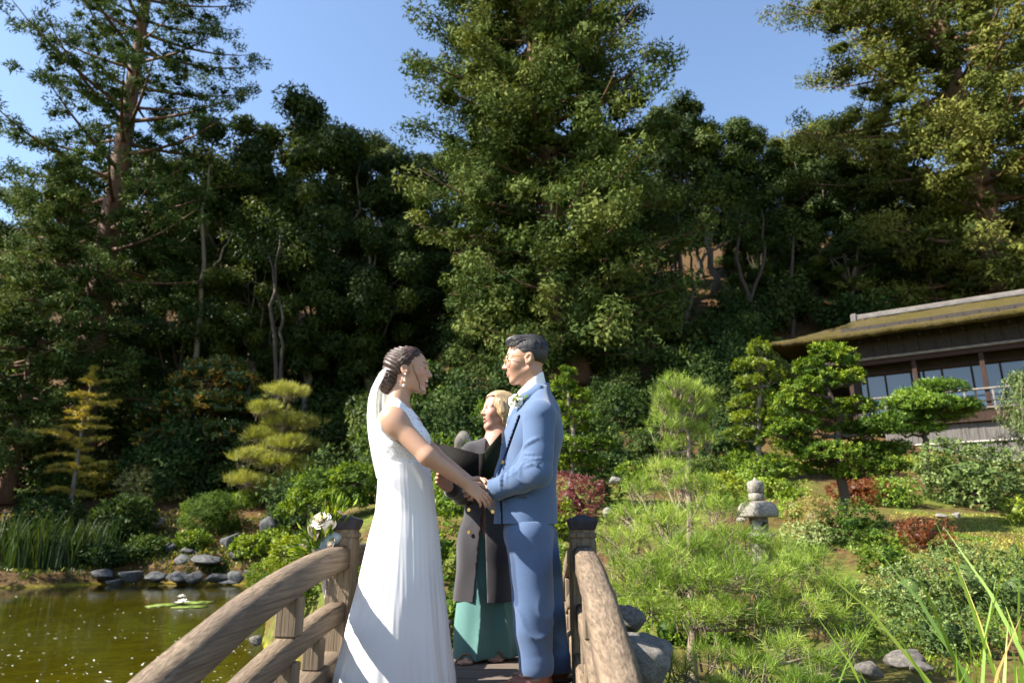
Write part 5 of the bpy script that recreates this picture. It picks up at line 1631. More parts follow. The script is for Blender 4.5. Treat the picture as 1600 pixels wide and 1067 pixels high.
def mat_cloth(name, col, weave=220, bump=.25, rough=.8, sheen=.15, var=.08, trans=0.0):
    m, nt, b = new_mat(name)
    tc = nnode(nt, 'ShaderNodeTexCoord')
    nz = nnode(nt, 'ShaderNodeTexNoise', Scale=weave, Detail=2.0); n2 = nnode(nt, 'ShaderNodeTexNoise', Scale=7.0, Detail=5.0)
    for n_ in (nz, n2): nt.links.new(tc.outputs['Object'], n_.inputs['Vector'])
    mxn = nnode(nt, 'ShaderNodeMath', operation='ADD'); nt.links.new(nz.outputs[0], mxn.inputs[0]); nt.links.new(n2.outputs[0], mxn.inputs[1])
    c = ramp(nt, mxn.outputs[0], [(.0, sc(col, 1 - 2 * var)), (1.0, sc(col, 1 - var))])
    cr = ramp(nt, nz.outputs[0], [(.3, sc(col, 1 - var * 1.6)), (.7, tuple(min(1, x * (1 + var)) for x in col))])
    nt.links.new(cr, b.inputs['Base Color'])
    b.inputs['Roughness'].default_value = rough; b.inputs['Sheen Weight'].default_value = sheen; b.inputs['Specular IOR Level'].default_value = .2
    bp = nnode(nt, 'ShaderNodeBump', Strength=bump, Distance=.002); nt.links.new(nz.outputs[0], bp.inputs['Height']); nt.links.new(bp.outputs[0], b.inputs['Normal'])
    if trans:
        tr = nnode(nt, 'ShaderNodeBsdfTranslucent'); tr.inputs[0].default_value = (*col, 1)
        mx = nnode(nt, 'ShaderNodeMixShader'); mx.inputs[0].default_value = trans
        nt.links.new(b.outputs[0], mx.inputs[1]); nt.links.new(tr.outputs[0], mx.inputs[2]); nt.links.new(mx.outputs[0], nt.nodes['Material Output'].inputs['Surface'])
    return m


def mat_hair(name, c0, c1, rough=.38, stretch=(60, 60, 6)):
    m, nt, b = new_mat(name)
    tc = nnode(nt, 'ShaderNodeTexCoord'); mp = nnode(nt, 'ShaderNodeMapping'); mp.inputs['Scale'].default_value = stretch
    nt.links.new(tc.outputs['Object'], mp.inputs['Vector'])
    nz = nnode(nt, 'ShaderNodeTexNoise', Scale=1.6, Detail=5.0, Roughness=.7, Distortion=.8); nt.links.new(mp.outputs[0], nz.inputs['Vector'])
    nt.links.new(ramp(nt, nz.outputs[0], [(.3, c0), (.7, c1)]), b.inputs['Base Color'])
    b.inputs['Roughness'].default_value = rough; b.inputs['Specular IOR Level'].default_value = .5
    bp = nnode(nt, 'ShaderNodeBump', Strength=.7, Distance=.003); nt.links.new(nz.outputs[0], bp.inputs['Height']); nt.links.new(bp.outputs[0], b.inputs['Normal'])
    return m


m_skin = mat_vcol('skin', .48, .12, .08, 160, .4)
m_eye = mat_plain('eye_white', (.75, .72, .68), .15); m_iris = mat_plain('dark_iris', (.03, .018, .012), .1)
m_brow = mat_plain('dark_brow_hair', (.035, .022, .018), .6); m_browl = mat_plain('light_brow_hair', (.28, .19, .12), .6)
m_teeth = mat_plain('teeth', (.85, .82, .76), .25)


class Head:
    """local frame: +x the way the face looks, +y its left, +z up; eyes at z = 0"""
    def __init__(self, c, fwd, scale=1.0, pitch=0.0, roll=0.0):
        f = np.array([fwd[0], fwd[1], 0.0]); f /= np.linalg.norm(f)
        l = np.cross((0, 0, 1), f); u = np.array([0, 0, 1.0])
        f2 = f * math.cos(pitch) + u * math.sin(pitch); u2 = np.cross(f2, l)
        l2 = l * math.cos(roll) + u2 * math.sin(roll); u3 = np.cross(f2, l2)
        self.M = np.stack([f2, l2, u3], 1); self.c = np.asarray(c, float); self.s = scale
    def w(self, p): return self.c + self.M @ (np.asarray(p, float) * self.s)
    def loc(self, P): return (P - self.c) @ self.M / self.s
    def build(self, S, female=False, smile=0.0, jaw=0.0):
        s = self.s; W = self.w; M = self.M
        e = lambda c, r, k=.015, op='add', R_=None: S.ell(W(c), np.array(r) * s, M if R_ is None else M @ R_, k * s, op)
        cn = lambda a, b, ra, rb, k=.012, op='add': S.cone(W(a), W(b), ra * s, rb * s, k * s, op)
        wj = .9 if female else 1.0
        e((-.012, 0, .030), (.096, .075, .082), .0)
        e((.030, 0, -.020), (.060, .063 * wj, .080), .03)
        e((.036, 0, -.058), (.050, .050 * wj, .052), .025)
        for sy in (-1, 1):
            cn((-.012, sy * .056 * wj, -.052), (.058, sy * .016, -.100 - jaw), .016, .015, .02)
            e((.056, sy * .036, -.030), (.026, .024, .024), .02)              # cheek
            cn((.078, sy * .014, .016), (.066, sy * .046, .016), .010 if not female else .007, .008, .014)   # brow ridge
        cn((.066, -.008, -.100 - jaw), (.066, .008, -.100 - jaw), .016, .016, .014)   # chin
        for sy in (-1, 1):
            e((.089, sy * .032, .000), (.014, .018, .011), .012, 'sub')       # eye socket
            e((.069, sy * .032, -.001), (.0145, .0150, .0125), .004)          # eyeball with lids
        cn((.084, 0, .012), (.103, 0, -.030), .0075, .0100 if not female else .0088, .012)   # nose
        e((.106, 0, -.034), (.0105, .0105, .009), .008)
        for sy in (-1, 1): e((.094, sy * .0125, -.037), (.011, .008, .008), .006)
        # lips
        lr = .0042
        for sy in (-1, 1):
            cn((.083 - .004 * smile, sy * (.018 + .007 * smile), -.063 + .008 * smile), (.0905, 0, -.0605), lr * .8, lr * 1.25, .007)
            cn((.083 - .004 * smile, sy * (.017 + .005 * smile), -.0715 - jaw * .6 + .006 * smile), (.0875, 0, -.0755 - jaw), lr * .8, lr * 1.35, .007)
        e((.094, 0, -.068 - jaw * .45 + .002 * smile), (.013, .017 + .009 * smile, .0012 + jaw * .50), .003, 'sub')
        for sy in (-1, 1):                                                    # ears
            R_ = np.array([[.94, 0, -.34], [0, 1, 0], [.34, 0, .94]])
            e((-.012, sy * .077, -.012), (.019, .009, .031), .006, 'add', R_)
            e((-.006, sy * .085, -.008), (.010, .007, .018), .004, 'sub', R_)
        return self
    def paint(self, V, C, lip, jaw=0.0, smile=0.0):
        q = self.loc(V); n = np.linalg.norm(q, axis=1) < .16
        x, y, z = q.T
        l1 = n & (x > .080) & (np.abs(y) < .019 + .007 * smile) & (z > -.0805 - jaw) & (z < -.0565 + .004 * smile)
        w_ = np.clip((x[l1] - .080) / .006, 0, 1)[:, None]; C[l1] = C[l1] * (1 - w_) + lip * w_
        blush = n & (x > .03) & (np.abs(np.abs(y) - .042) < .02) & (np.abs(z + .03) < .02)
        C[blush] = C[blush] * np.array([1.06, .93, .92])
        mouth = n & (x > .06) & (x < .0875) & (np.abs(y) < .018 + .005 * smile) & (np.abs(z + .067 + jaw * .4) < .004 + jaw * .4)
        C[mouth] = (.10, .02, .02)
        return C
    def extras(self, parent, brow, female=False, closed=False):
        for sy in (-1, 1):
            if not closed:
                bm = bmesh.new(); bmesh.ops.create_uvsphere(bm, u_segments=14, v_segments=10, radius=.0118 * self.s)
                ob('eye', bm_mesh('eye', bm, m_eye, True), parent, None, self.w((.0735, sy * .031, 0)))
                bm = bmesh.new(); bmesh.ops.create_uvsphere(bm, u_segments=12, v_segments=8, radius=.0062 * self.s)
                ob('iris', bm_mesh('iris', bm, m_iris, True), parent, None, self.w((.0812, sy * .0305, .0005)))
            t = np.linspace(-1, 1, 7)
            lid = [self.w((.0852 - .007 * (u + 1) ** 1.2 * .8, sy * (.019 + .0125 * (u + 1)), (.006 - .004 * u * u) if not closed else (-.001 + .004 * (1 - u * u)))) for u in t]
            tube_obj('eyelash', lid, .0018 if not female else .0026, m_brow, parent, 5)
            bw = [self.w((.089 - .010 * (u + 1) ** 1.3 * .7, sy * (.014 + .0165 * (u + 1)), .0225 + .004 * (1 - (u - .3) ** 2))) for u in t]
            tube_obj('eyebrow', bw, [.002, .0036, .004, .004, .0036, .003, .0015] if not female else [.0015, .0024, .0026, .0026, .0024, .002, .001], brow, parent, 5)


def hand(S, wrist, dirv, palm_n, thumb_side, curl=.5, size=1.0, spread=.10, thumb=.6, fcurl=None):
    """palm and five tapering fingers; dirv points from wrist to knuckles, palm_n out of the palm"""
    d = unit(np.asarray(dirv, float)); nrm = np.asarray(palm_n, float); nrm = unit(nrm - d * (nrm @ d)); sd = unit(np.asarray(thumb_side, float)); sd = unit(sd - d * (sd @ d) - nrm * (sd @ nrm))
    w = np.asarray(wrist, float); z = size
    M = np.stack([d, sd, nrm], 1)
    S.ell(w + d * .045 * z, np.array((.052, .040, .0155)) * z, M, .012)
    S.cone(w - d * .02 * z, w + d * .02 * z, .024 * z, .026 * z, .015, flat=(nrm, .75))
    for i, (off, L) in enumerate(((.029, .074), (.010, .082), (-.010, .076), (-.028, .060))):
        c_ = curl if fcurl is None else fcurl[i]
        p = w + (d * (.084 - .006 * abs(i - 1.2)) + sd * off) * z
        ang = 0.25 * c_; seg = (L * .45, L * .31, L * .26); dd = unit(d + sd * spread * (1.3 - i) * .6); r0 = (.0092, .0095, .0092, .0080)[i] * z
        for j, l in enumerate(seg):
            v_ = dd * math.cos(ang) + nrm * math.sin(ang)
            q = p + v_ * l * z
            S.cone(p, q, r0 * (1 - .08 * j), r0 * (.92 - .1 * j), .004)
            p = q; ang += c_ * 1.15
    p = w + (d * .020 + sd * .030) * z; v_ = unit(d * .75 + sd * .75 + nrm * .25)
    for j, (l, r0) in enumerate(((.040, .0125), (.032, .0108), (.026, .0092))):
        q = p + v_ * l * z; S.cone(p, q, r0 * z, r0 * .9 * z, .008 if j == 0 else .004); p = q
        v_ = unit(v_ + (nrm * .35 - sd * .45) * thumb)


def fine_hand(elb, wr, r_el, r_wr, *a, **k):
    """hand with the last part of its forearm on a finer grid"""
    m = wr + unit(wr - elb) * .08
    S2 = SDF(np.minimum(wr, m) - .13, np.maximum(wr, m) + .13, .0034)
    t = .72; p = elb + (wr - elb) * t; S2.cone(p, wr, r_el + (r_wr - r_el) * t + .0004, r_wr + .0004, .0)
    S2.plane(p + (wr - elb) * .02, -(wr - elb))
    hand(S2, wr, *a, **k)
    return S2
# ---------------------------------------------------------------- groom
GY = 3.30
def J(px_, py_, Yd): return np.array(at(px_, py_, Yd))
def strands(T, curves, r0, sides=4):
    for c in curves: T.add(c, np.linspace(r0, r0 * .35, len(c)), sides)


gz_ = bridge_pt(.1, GY) + .001
g_root = np.array((J(833, 1000, GY)[0], GY, gz_))
groom = tag(empty('person', g_root), 'man in light blue suit with glasses and boutonniere holding the bride hands', 'person')
L0 = lambda px_, py_, Yd: J(px_, py_, Yd) - g_root
hd = Head(L0(821, 563, GY), (-1, -.04), 1.02, R(-3))
shN, shF = L0(842, 648, GY - .19), L0(832, 648, GY + .19)
elN, elF = L0(840, 738, GY - .24), L0(828, 740, GY + .22)
wrN, wrF = L0(771, 766, GY - .11), L0(768, 766, GY + .08)
pel = L0(826, 815, GY); chest = L0(832, 690, GY); nb0 = L0(836, 628, GY)
hipN, hipF = L0(828, 838, GY - .09), L0(838, 838, GY + .09)
knN, knF = L0(826, 935, GY - .10), L0(856, 935, GY + .10)
anN, anF = L0(838, 1036, GY - .10), L0(866, 1032, GY + .12)
S = SDF((-.34, -.42, -.03), (.28, .42, 1.82), .0060)
hd.build(S)
S.cone(hd.w((-.028, 0, -.07)), nb0, .054, .062, .03)
S.cone(nb0 - np.array((0, 0, .03)), chest, .075, .11, .04); S.cone(chest, pel, .12, .11, .05)
for a, b_, c_ in ((shN, elN, wrN), (shF, elF, wrF)):
    S.cone(nb0 - np.array((0, 0, .07)), a - np.array((0, 0, .02)), .05, .045, .04); S.cone(a - np.array((0, 0, .01)), b_, .048, .042, .03); S.cone(b_, c_, .040, .026, .02)
for a, b_, c_ in ((hipN, knN, anN), (hipF, knF, anF)):
    S.cone(a, b_, .078, .055, .03); S.cone(b_, c_, .052, .036, .02); S.cone(c_, np.array((c_[0] - .07, c_[1], .045)), .036, .024, .02)
HN = fine_hand(elN, wrN, .040, .026, (-1, .12, -.02), (.1, .9, -.35), (0, .25, .9), .55, .98, fcurl=(.5, .6, .7, .75))
HF = fine_hand(elF, wrF, .040, .026, (-1, -.12, -.05), (.1, -.9, -.3), (0, -.2, .9), .55, .98)
G_SK = np.array((.40, .225, .145))
def gcol(V):
    C = np.tile(G_SK, (len(V), 1)); hd.paint(V, C, np.array((.36, .17, .13)))
    q = hd.loc(V); m_ = (np.linalg.norm(q, axis=1) < .14) & (q[:, 2] < -.05) & (q[:, 0] > .0) & (q[:, 2] > -.12)
    C[m_] *= np.array((.93, .92, .93))
    return C
body = sdf_obj('body', S, [m_skin], groom, gcol, (HN, HF))
hd.extras(body, m_brow)

# short dark hair, faded at the sides
m_hair_g = mat_hair('black_hair', (.005, .0045, .005), (.018, .015, .016), .5)
S = SDF(hd.c - .17, hd.c + .17, .0035)
def hair_w(P, t=None):
    q = hd.loc(P); return -.004 * np.sin(q[:, 1] * 400 + 60 * q[:, 0] + 2 * np.sin(q[:, 2] * 90)) * (q[:, 2] > .04) if P.ndim == 2 else 0
S.ell(hd.w((-.014, 0, .034)), np.array((.101, .0785, .0860)), hd.M, 0)
S.ell(hd.w((.030, 0, .096)), np.array((.062, .058, .028)), hd.M, .02)
S.ell(hd.w((-.040, 0, .070)), np.array((.070, .068, .055)), hd.M, .02)
def g_cut(P):
    q = hd.loc(P); x, y, z = q[..., 0], q[..., 1], q[..., 2]
    face = np.minimum(x - (.052 + .0 * z), .074 - z)                 # forehead and face
    line = np.minimum(x - .010 - .55 * np.maximum(z - .0, 0), .060 - z)   # temple to sideburn
    low = -.058 - .42 * (x + .09) * (x > -.09) - z                       # neck hairline
    ear = .027 - np.sqrt((x + .010) ** 2 + ((z + .010) * .8) ** 2)
    jaw_ = np.minimum(x + .030, -.012 - z)
    return np.maximum.reduce([face, line * (np.abs(y) > -1), low, np.where(np.abs(y) > .055, ear, -1), jaw_])
S.carve(g_cut); S.warp(hair_w)
hair = sdf_obj('hair', S, [m_hair_g], groom)
T = Tubes()
for i in range(420):
    y0 = rng.uniform(-.066, .066); x0 = rng.uniform(-.085, .050); r_ = lambda x, y: .034 + .087 * math.sqrt(max(0.02, 1 - ((x + .014) / .104) ** 2 - (y / .080) ** 2))
    c = []
    for u in np.linspace(0, 1, 5):
        x = x0 + .050 * u; y = y0 * (1 - .1 * u); lift = .002 + .010 * max(0, x) / .07 + .0015 * rng.random()
        c.append(hd.w((min(x, .086), y, r_(min(x, .078), y) + lift)))
    T.add(c, np.linspace(.0020, .0008, 5), 4)
ob('hair_strands', T.mesh('hair_strands', m_hair_g), hair)

# glasses
m_gold = mat_plain('thin_gold_frame', (.55, .38, .14), .25, .9)
m_lens, nt, b = new_mat('lens'); b.inputs['Base Color'].default_value = (1, 1, 1, 1); b.inputs['Roughness'].default_value = .0; b.inputs['Transmission Weight'].default_value = 1.0; b.inputs['IOR'].default_value = 1.05; b.inputs['Alpha'].default_value = .25
gl = empty('glasses', (0, 0, 0), 0, groom)
for sy in (-1, 1):
    se = lambda v_: math.copysign(abs(v_) ** .72, v_)
    lp = [hd.w((.101 - .012 * max(0, math.cos(a)) ** 2, sy * (.033 + .0235 * se(math.cos(a))), -.006 + .0195 * se(math.sin(a)))) for a in np.linspace(0, 6.2832, 21)]
    tube_obj('rim', lp, .0017, m_gold, gl, 6)
    V_ = [hd.w((.099, sy * .033, -.006))] + lp[:-1]
    ob('lens', np_mesh('lens', V_, tris=[(0, i, i % 20 + 1) for i in range(1, 21)], mats=[m_lens]), gl)
    tube_obj('temple', [hd.w((.092, sy * .057, .002)), hd.w((.070, sy * .071, .004)), hd.w((.02, sy * .079, .006)), hd.w((-.014, sy * .083, .010)), hd.w((-.032, sy * .082, -.004))], .0017, m_gold, gl, 6)
tube_obj('bridge_wire', [hd.w((.101, -.010, -.001)), hd.w((.106, 0, .003)), hd.w((.101, .010, -.001))], .0017, m_gold, gl, 6)

# shirt collar and tie
m_shirt = mat_cloth('white_shirt', (.80, .80, .82), 300, .1)
m_tie = mat_cloth('pale_tie', (.62, .55, .56), 300, .1, .5)
S = SDF(nb0 - .22, nb0 + .22, .004)
cb_, cf_ = L0(846, 583, GY), L0(810, 613, GY)           # collar top at nape and throat
cm_ = (cb_ + cf_) / 2
S.cone(cm_ + np.array((.006, 0, .03)), nb0 + np.array((-.006, 0, -.03)), .064, .086, 0)
S.cone(nb0 + np.array((0, 0, -.04)), chest, .095, .118, .03)
pn = np.array((-(cb_ - cf_)[2], 0, (cb_ - cf_)[0])); S.plane(cm_, pn if pn[2] > 0 else -pn)
sdf_obj('shirt', S, [m_shirt], groom)
fx = lambda px_, py_, dy=0.0: L0(px_, py_, GY + dy)
tube_obj('tie', [fx(806, 622), fx(803, 640), fx(798, 665), fx(792, 700)], [.016, .020, .022, .024], m_tie, groom, 8)

# jacket
m_suit = mat_cloth('blue_suit_cloth', (.062, .106, .200), 260, .18, .75, .25, .10)
m_suit2 = mat_cloth('blue_suit_lapel', (.068, .115, .215), 260, .18, .75, .25, .10)
m_but = mat_plain('dark_button', (.10, .07, .05), .35)
S = SDF((-.36, -.46, .70), (.26, .46, 1.60), .0058)
def fold(axis_a, axis_b, amp, freq, sd_, tilt=.5):
    """sparse oblique drag folds across a sleeve or leg"""
    a = np.asarray(axis_a); b = np.asarray(axis_b); d = unit(b - a)
    r_ = np.random.default_rng(sd_); d = unit(d + tilt * unit(np.cross(d, r_.normal(0, 1, 3))))
    def f(P, t):
        s_ = (P - a) @ d
        rg_ = 1 - np.abs(np.sin(s_ * freq + 2.0 * vnoise(P, 7, sd_)))
        return -amp * rg_ ** 2.2 * np.clip(.35 + 1.1 * vnoise(P, 6, sd_ + 1), 0, 1.2)
    return f
wav = lambda amp, sc_, sd_: (lambda P, t: amp * vnoise(P, sc_, sd_, 2))
up_ = np.array((0, 0, 1.))
shoN, shoF = shN + np.array((.004, .015, .006)), shF + np.array((.004, -.015, .006))
S.cone(nb0 + np.array((.004, 0, -.035)), shoN, .075, .064, .05); S.cone(nb0 + np.array((.004, 0, -.035)), shoF, .075, .064, .05)
S.ell(L0(832, 690, GY), (.132, .205, .165), None, .06, warp=wav(.004, 7, 31))
S.ell(L0(838, 672, GY), (.122, .200, .13), None, .06)
S.cone(L0(828, 745, GY), L0(824, 800, GY), .150, .152, .07, warp=wav(.005, 6, 33), flat=((1, 0, 0), .84))
S.cone(L0(824, 800, GY), L0(822, 850, GY), .160, .186, .04, warp=wav(.004, 6, 34), flat=((1, 0, 0), .86))
S.cone(L0(806, 690, GY), L0(797, 745, GY), .06, .065, .05, flat=((0, 1, 0), 1.0)); S.cone(L0(797, 745, GY), L0(800, 830, GY), .065, .072, .05)
S.carve(lambda g: (L0(820, 824, GY)[2] + .012 * (g[..., 0] - 0) - g[..., 2]))
# collar standing at the nape, open at the throat
S.cone(L0(849, 614, GY), L0(852, 640, GY), .054, .10, .03, flat=((1, 0, 0), .7))
for sy in (-1, 1): S.cone(L0(846, 616, GY) + np.array((0, sy * .055, 0)), shoN * (sy < 0) + shoF * (sy > 0), .036, .060, .03)
S.cone(cm_ + np.array((.01, 0, .08)), nb0 + np.array((-.02, 0, -.02)), .070, .074, .006, 'sub')
S.cone(nb0 + np.array((-.12, 0, .05)), L0(786, 690, GY), .055, .018, .01, 'sub')
# centre back vent and side seam
S.cone(L0(864, 762, GY - .14), L0(869, 830, GY - .145), .004, .012, .006, 'sub')
S.cone(L0(829, 776, GY - .17), L0(831, 822, GY - .17), .0035, .0035, .004, 'sub')
def groove(pts, r_=.0045, depth=.24):
    # a seam scored into the cloth: thin vertical blades pushed in from the camera-side and far-side
    for p, q in zip(pts, pts[1:]):
        for k_ in np.linspace(-depth, -.05, 34): S.cone(L0(p[0], p[1], GY + k_), L0(q[0], q[1], GY + k_), r_, r_, 0, 'sub')
groove([(779, 742), (783, 770), (785, 826)], .004, .16)
groove([(790, 777), (806, 776), (822, 778)], .003, .22)
groove([(812, 650), (803, 675), (790, 712), (779, 742)], .0048, .20)
jk = sdf_obj('jacket', S, [m_suit], groom)
# sleeves, set into the armholes
for a, b_, c_, sd_ in ((shN, elN, wrN, 41), (shF, elF, wrF, 47)):
    S = SDF(np.minimum(np.minimum(a, b_), c_) - .12, np.maximum(np.maximum(a, b_), c_) + .12, .0048)
    e_ = c_ + unit(b_ - c_) * .015
    S.cone(a + np.array((.002, 0, -.004)), b_, .077, .063, .0, warp=fold(a, b_, .005, 26, sd_, 1.2))
    S.cone(b_, e_, .061, .050, .02, warp=fold(b_, e_, .010, 46, sd_ + 2, .7))
    S.cone(a + (b_ - a) * .70, b_ + (e_ - b_) * .40, .064, .060, .02, warp=fold(a, b_, .018, 56, sd_ + 3, .6))
    sg = -1 if sd_ == 41 else 1
    for q_ in range(10):                               # drag folds fanning from the crook of the elbow
        r1_ = np.random.default_rng(300 + q_ + sd_); fr_ = (q_ + .5) / 10; ln_ = unit(e_ - b_) if fr_ > .5 else unit(b_ - a)
        ax = (a + (b_ - a) * (.60 + .8 * fr_)) if fr_ < .5 else (b_ + (e_ - b_) * ((fr_ - .5) * 1.5))
        rad_ = (.063 if fr_ < .5 else .061 - .016 * (fr_ - .5)); inn = np.array((-.80, 0, .60)); out_ = np.array((0, sg, 0.))
        inn = unit(inn - ln_ * (inn @ ln_)); span = r1_.uniform(1.3, 2.4); sk = r1_.normal(0, .03) + (.03 if fr_ > .5 else -.03); th0_ = r1_.uniform(-.3, .3)
        pp = [ax + (inn * math.cos(th0_ + span * u) + out_ * math.sin(th0_ + span * u)) * rad_ * 1.0 + ln_ * sk * u for u in np.linspace(0, 1, 8)]
        rr_ = .010 * np.sin(np.linspace(.35, 3.0, 8)) ** .8 * r1_.uniform(.6, 1.1)
        for p_, n_, ra_, rb_ in zip(pp, pp[1:], rr_, rr_[1:]): S.cone(p_, n_, ra_, rb_, .007)
    d_ = unit(e_ - b_); S.cone(e_ - d_ * .045, e_ + d_ * .08, .043, .045, 0, 'sub')
    sdf_obj('sleeve', S, [m_suit], jk)
    S = SDF(e_ - .09, e_ + .09, .0042)
    S.cone(e_ - d_ * .05, e_ + d_ * .014, .040, .041, 0); S.plane(e_ + d_ * .014, d_); S.plane(e_ - d_ * .04, -d_)
    sdf_obj('shirt_cuff', S, [m_shirt], groom)
# lapels and collar
def strip(name, pts, wid, nrm, mat, parent, th=.006):
    pts = np.asarray(pts, float); wid = np.asarray(wid, float); nrm = unit(np.asarray(nrm, float)); k = len(pts)
    d = unit(np.gradient(pts, axis=0)); sd = unit(np.cross(np.broadcast_to(nrm, d.shape), d))
    V = np.concatenate([pts - sd * wid[:, None] / 2, pts + sd * wid[:, None] / 2, pts - sd * wid[:, None] / 2 + nrm * th, pts + sd * wid[:, None] / 2 + nrm * th])
    Q = []
    for i in range(k - 1):
        for a, b_ in ((2, 3), (1, 0), (0, 2), (3, 1)):
            Q.append((a * k + i, b_ * k + i, b_ * k + i + 1, a * k + i + 1))
    return ob(name, np_mesh(name, V, quads=Q, mats=[mat], smooth=False), parent)
S = SDF((-.26, -.24, 1.05), (.16, .24, 1.62), .0045)
for sy in (-1, 1):
    pts = [L0(853, 604, GY) + np.array((0, sy * .02, .0)), L0(838, 612, GY) + np.array((0, sy * .085, .0)), L0(818, 630, GY) + np.array((0, sy * .105, .005)), L0(803, 660, GY) + np.array((-.006, sy * .085, 0)), L0(792, 700, GY) + np.array((-.004, sy * .05, 0)), L0(779, 740, GY) + np.array((.004, sy * .018, 0))]
    for p, q, r0, r1 in zip(pts, pts[1:], (.020, .025, .031, .030, .020), (.025, .031, .030, .020, .008)):
        S.cone(p, q, r0, r1, .012, flat=((-.55, sy * .8, .2), .42))
S.cone(L0(813, 640, GY) + np.array((-.02, -.125, .012)), L0(813, 640, GY) + np.array((.0, -.105, -.004)), .012, .004, .0, 'sub')
sdf_obj('lapel', S, [m_suit2], jk)
def disc(name, p, nrm, r_, th, mat, parent):
    bm = bmesh.new(); bmesh.ops.create_cone(bm, cap_ends=True, segments=16, radius1=r_, radius2=r_ * .85, depth=th)
    o_ = ob(name, bm_mesh(name, bm, mat, False), parent, None, p); o_.rotation_euler = Vector(nrm).to_track_quat('Z', 'Y').to_euler(); return o_
disc('button', L0(785, 722, GY - .075), (-.8, -.7, 0), .010, .006, m_gold, jk)
for i in range(4):
    p = elN + (wrN - elN) * (.66 + .07 * i) + np.array((.012, -.040, -.026))
    disc('button', p, (.2, -.8, -.5), .0075, .006, m_but, jk)
# pocket flap line
strip('pocket_flap', [L0(795, 778, GY - .165), L0(812, 777, GY - .178), L0(830, 777, GY - .180)], [.034] * 3, (0, -1, 0), m_suit2, jk, .004) if False else None

# trousers
m_trou = mat_cloth('blue_trouser_cloth', (.056, .096, .185), 260, .18, .75, .25, .10)
S = SDF((-.24, -.34, .02), (.26, .36, .98), .0062)
S.ell(L0(826, 832, GY), (.118, .155, .13), None, .05)
for a, b_, c_, sd_, crease in ((hipN, knN, anN, 61, -1), (hipF, knF, anF, 66, 1)):
    c2 = c_ + np.array((.0, 0, -.005)); 
    S.cone(a, c2, .104, .071, .03, warp=lambda P, t, sd_=sd_: fold(a, c2, .007, 15, sd_, 1.6)(P, t) * (.4 + t) + .004 * vnoise(P, 9, sd_ + 4))
    S.cone(a + np.array((-.085, 0, -.05)), c2 + np.array((-.058, 0, .03)), .010, .012, .022)
    # turn-up
    S.cone(c2 + np.array((0, 0, .018)), c2 + np.array((0, 0, -.005)), .076, .076, .004)
hemz = max(anN[2] - .045, .035)
def t_cut(g):
    hz_ = np.where(g[..., 0] > .075, anF[2], anN[2]) - .046 - .10 * (g[..., 0] - .03) * 0
    return hz_ - g[..., 2]
S.carve(t_cut); S.plane((0, 0, L0(820, 815, GY)[2]), (0, 0, 1))
sdf_obj('trousers', S, [m_trou], groom)
# shoes
m_shoe = mat_plain('brown_leather', (.16, .055, .028), .28, noise=.25, nscale=20); m_sole = mat_plain('dark_sole', (.03, .02, .015), .6); m_lace = mat_plain('shoe_lace', (.10, .04, .025), .6)
for an, yy in ((anN, GY - .10), (anF, GY + .12)):
    gxw = an[0] + g_root[0]; fz = bridge_pt(gxw - .05, yy) - g_root[2] + .004
    heel = np.array((an[0] + .035, an[1], fz)); toe = np.array((an[0] - .185, an[1] - .012, fz))
    S = SDF(np.minimum(heel, toe) - .08, np.maximum(heel, toe) + np.array((.08, .08, .16)), .0042)
    S.ell(heel + np.array((-.015, 0, .045)), (.048, .036, .050), None, .02)
    S.cone(heel + np.array((-.02, 0, .07)), heel + np.array((-.11, 0, .045)), .040, .034, .03)
    S.ell(heel + np.array((-.125, -.004, .030)), (.070, .042, .030), None, .03); S.ell(toe + np.array((.045, 0, .026)), (.055, .036, .024), None, .03)
    S.plane((0, 0, fz + .014), (0, 0, -1))
    sh = sdf_obj('shoe', S, [m_shoe], groom)
    V = [];n_ = 28
    for i in range(n_):
        a = i / n_ * 6.283; x_ = math.cos(a); w_ = .043 if x_ < 0 else .037
        V.append((heel[0] - .075 + .125 * x_ , heel[1] + math.sin(a) * w_ * (1 - .25 * max(0, x_ * .4)), fz))
    V += [(v[0], v[1], fz + .016) for v in V]
    ob('sole', np_mesh('sole', V + [(heel[0] - .075, heel[1], fz), (heel[0] - .075, heel[1], fz + .016)], quads=[(i, (i + 1) % n_, n_ + (i + 1) % n_, n_ + i) for i in range(n_)], tris=[((i + 1) % n_, i, 2 * n_) for i in range(n_)] + [(n_ + i, n_ + (i + 1) % n_, 2 * n_ + 1) for i in range(n_)], mats=[m_sole]), sh)
    for k_ in range(4):
        x_ = heel[0] - .062 - .019 * k_; z_ = fz + .100 - .013 * k_
        tube_obj('lace', [(x_, heel[1] - .022, z_ - .012), (x_ - .006, heel[1], z_), (x_, heel[1] + .022, z_ - .012)], .0022, m_lace, sh, 5)
# boutonniere
bt = empty('boutonniere', L0(806, 627, GY - .125), 0, groom)
rm2 = rm.copy(); rm2.materials.clear(); rm2.materials.append(mat_plain('white_rose', (.84, .80, .74), .6))
o_ = ob('rose', rm2, bt); o_.scale = (.62,) * 3; o_.rotation_euler = (1.2, -.7, 0)
o_ = ob('rose', rm2, bt); o_.scale = (.4,) * 3; o_.rotation_euler = (1.3, -.2, 1); o_.location = (.022, .0, -.02)
F = Foliage(); n = 26; P = rng.normal(0, .014, (n, 3)) + np.array((.012, .006, .0)); F.leaves(P, rdirs(n) + np.array((.5, -.4, .5)), .034, .014, rng.random(n)); ob('leaves', F.mesh('leaves', L_bright), bt)
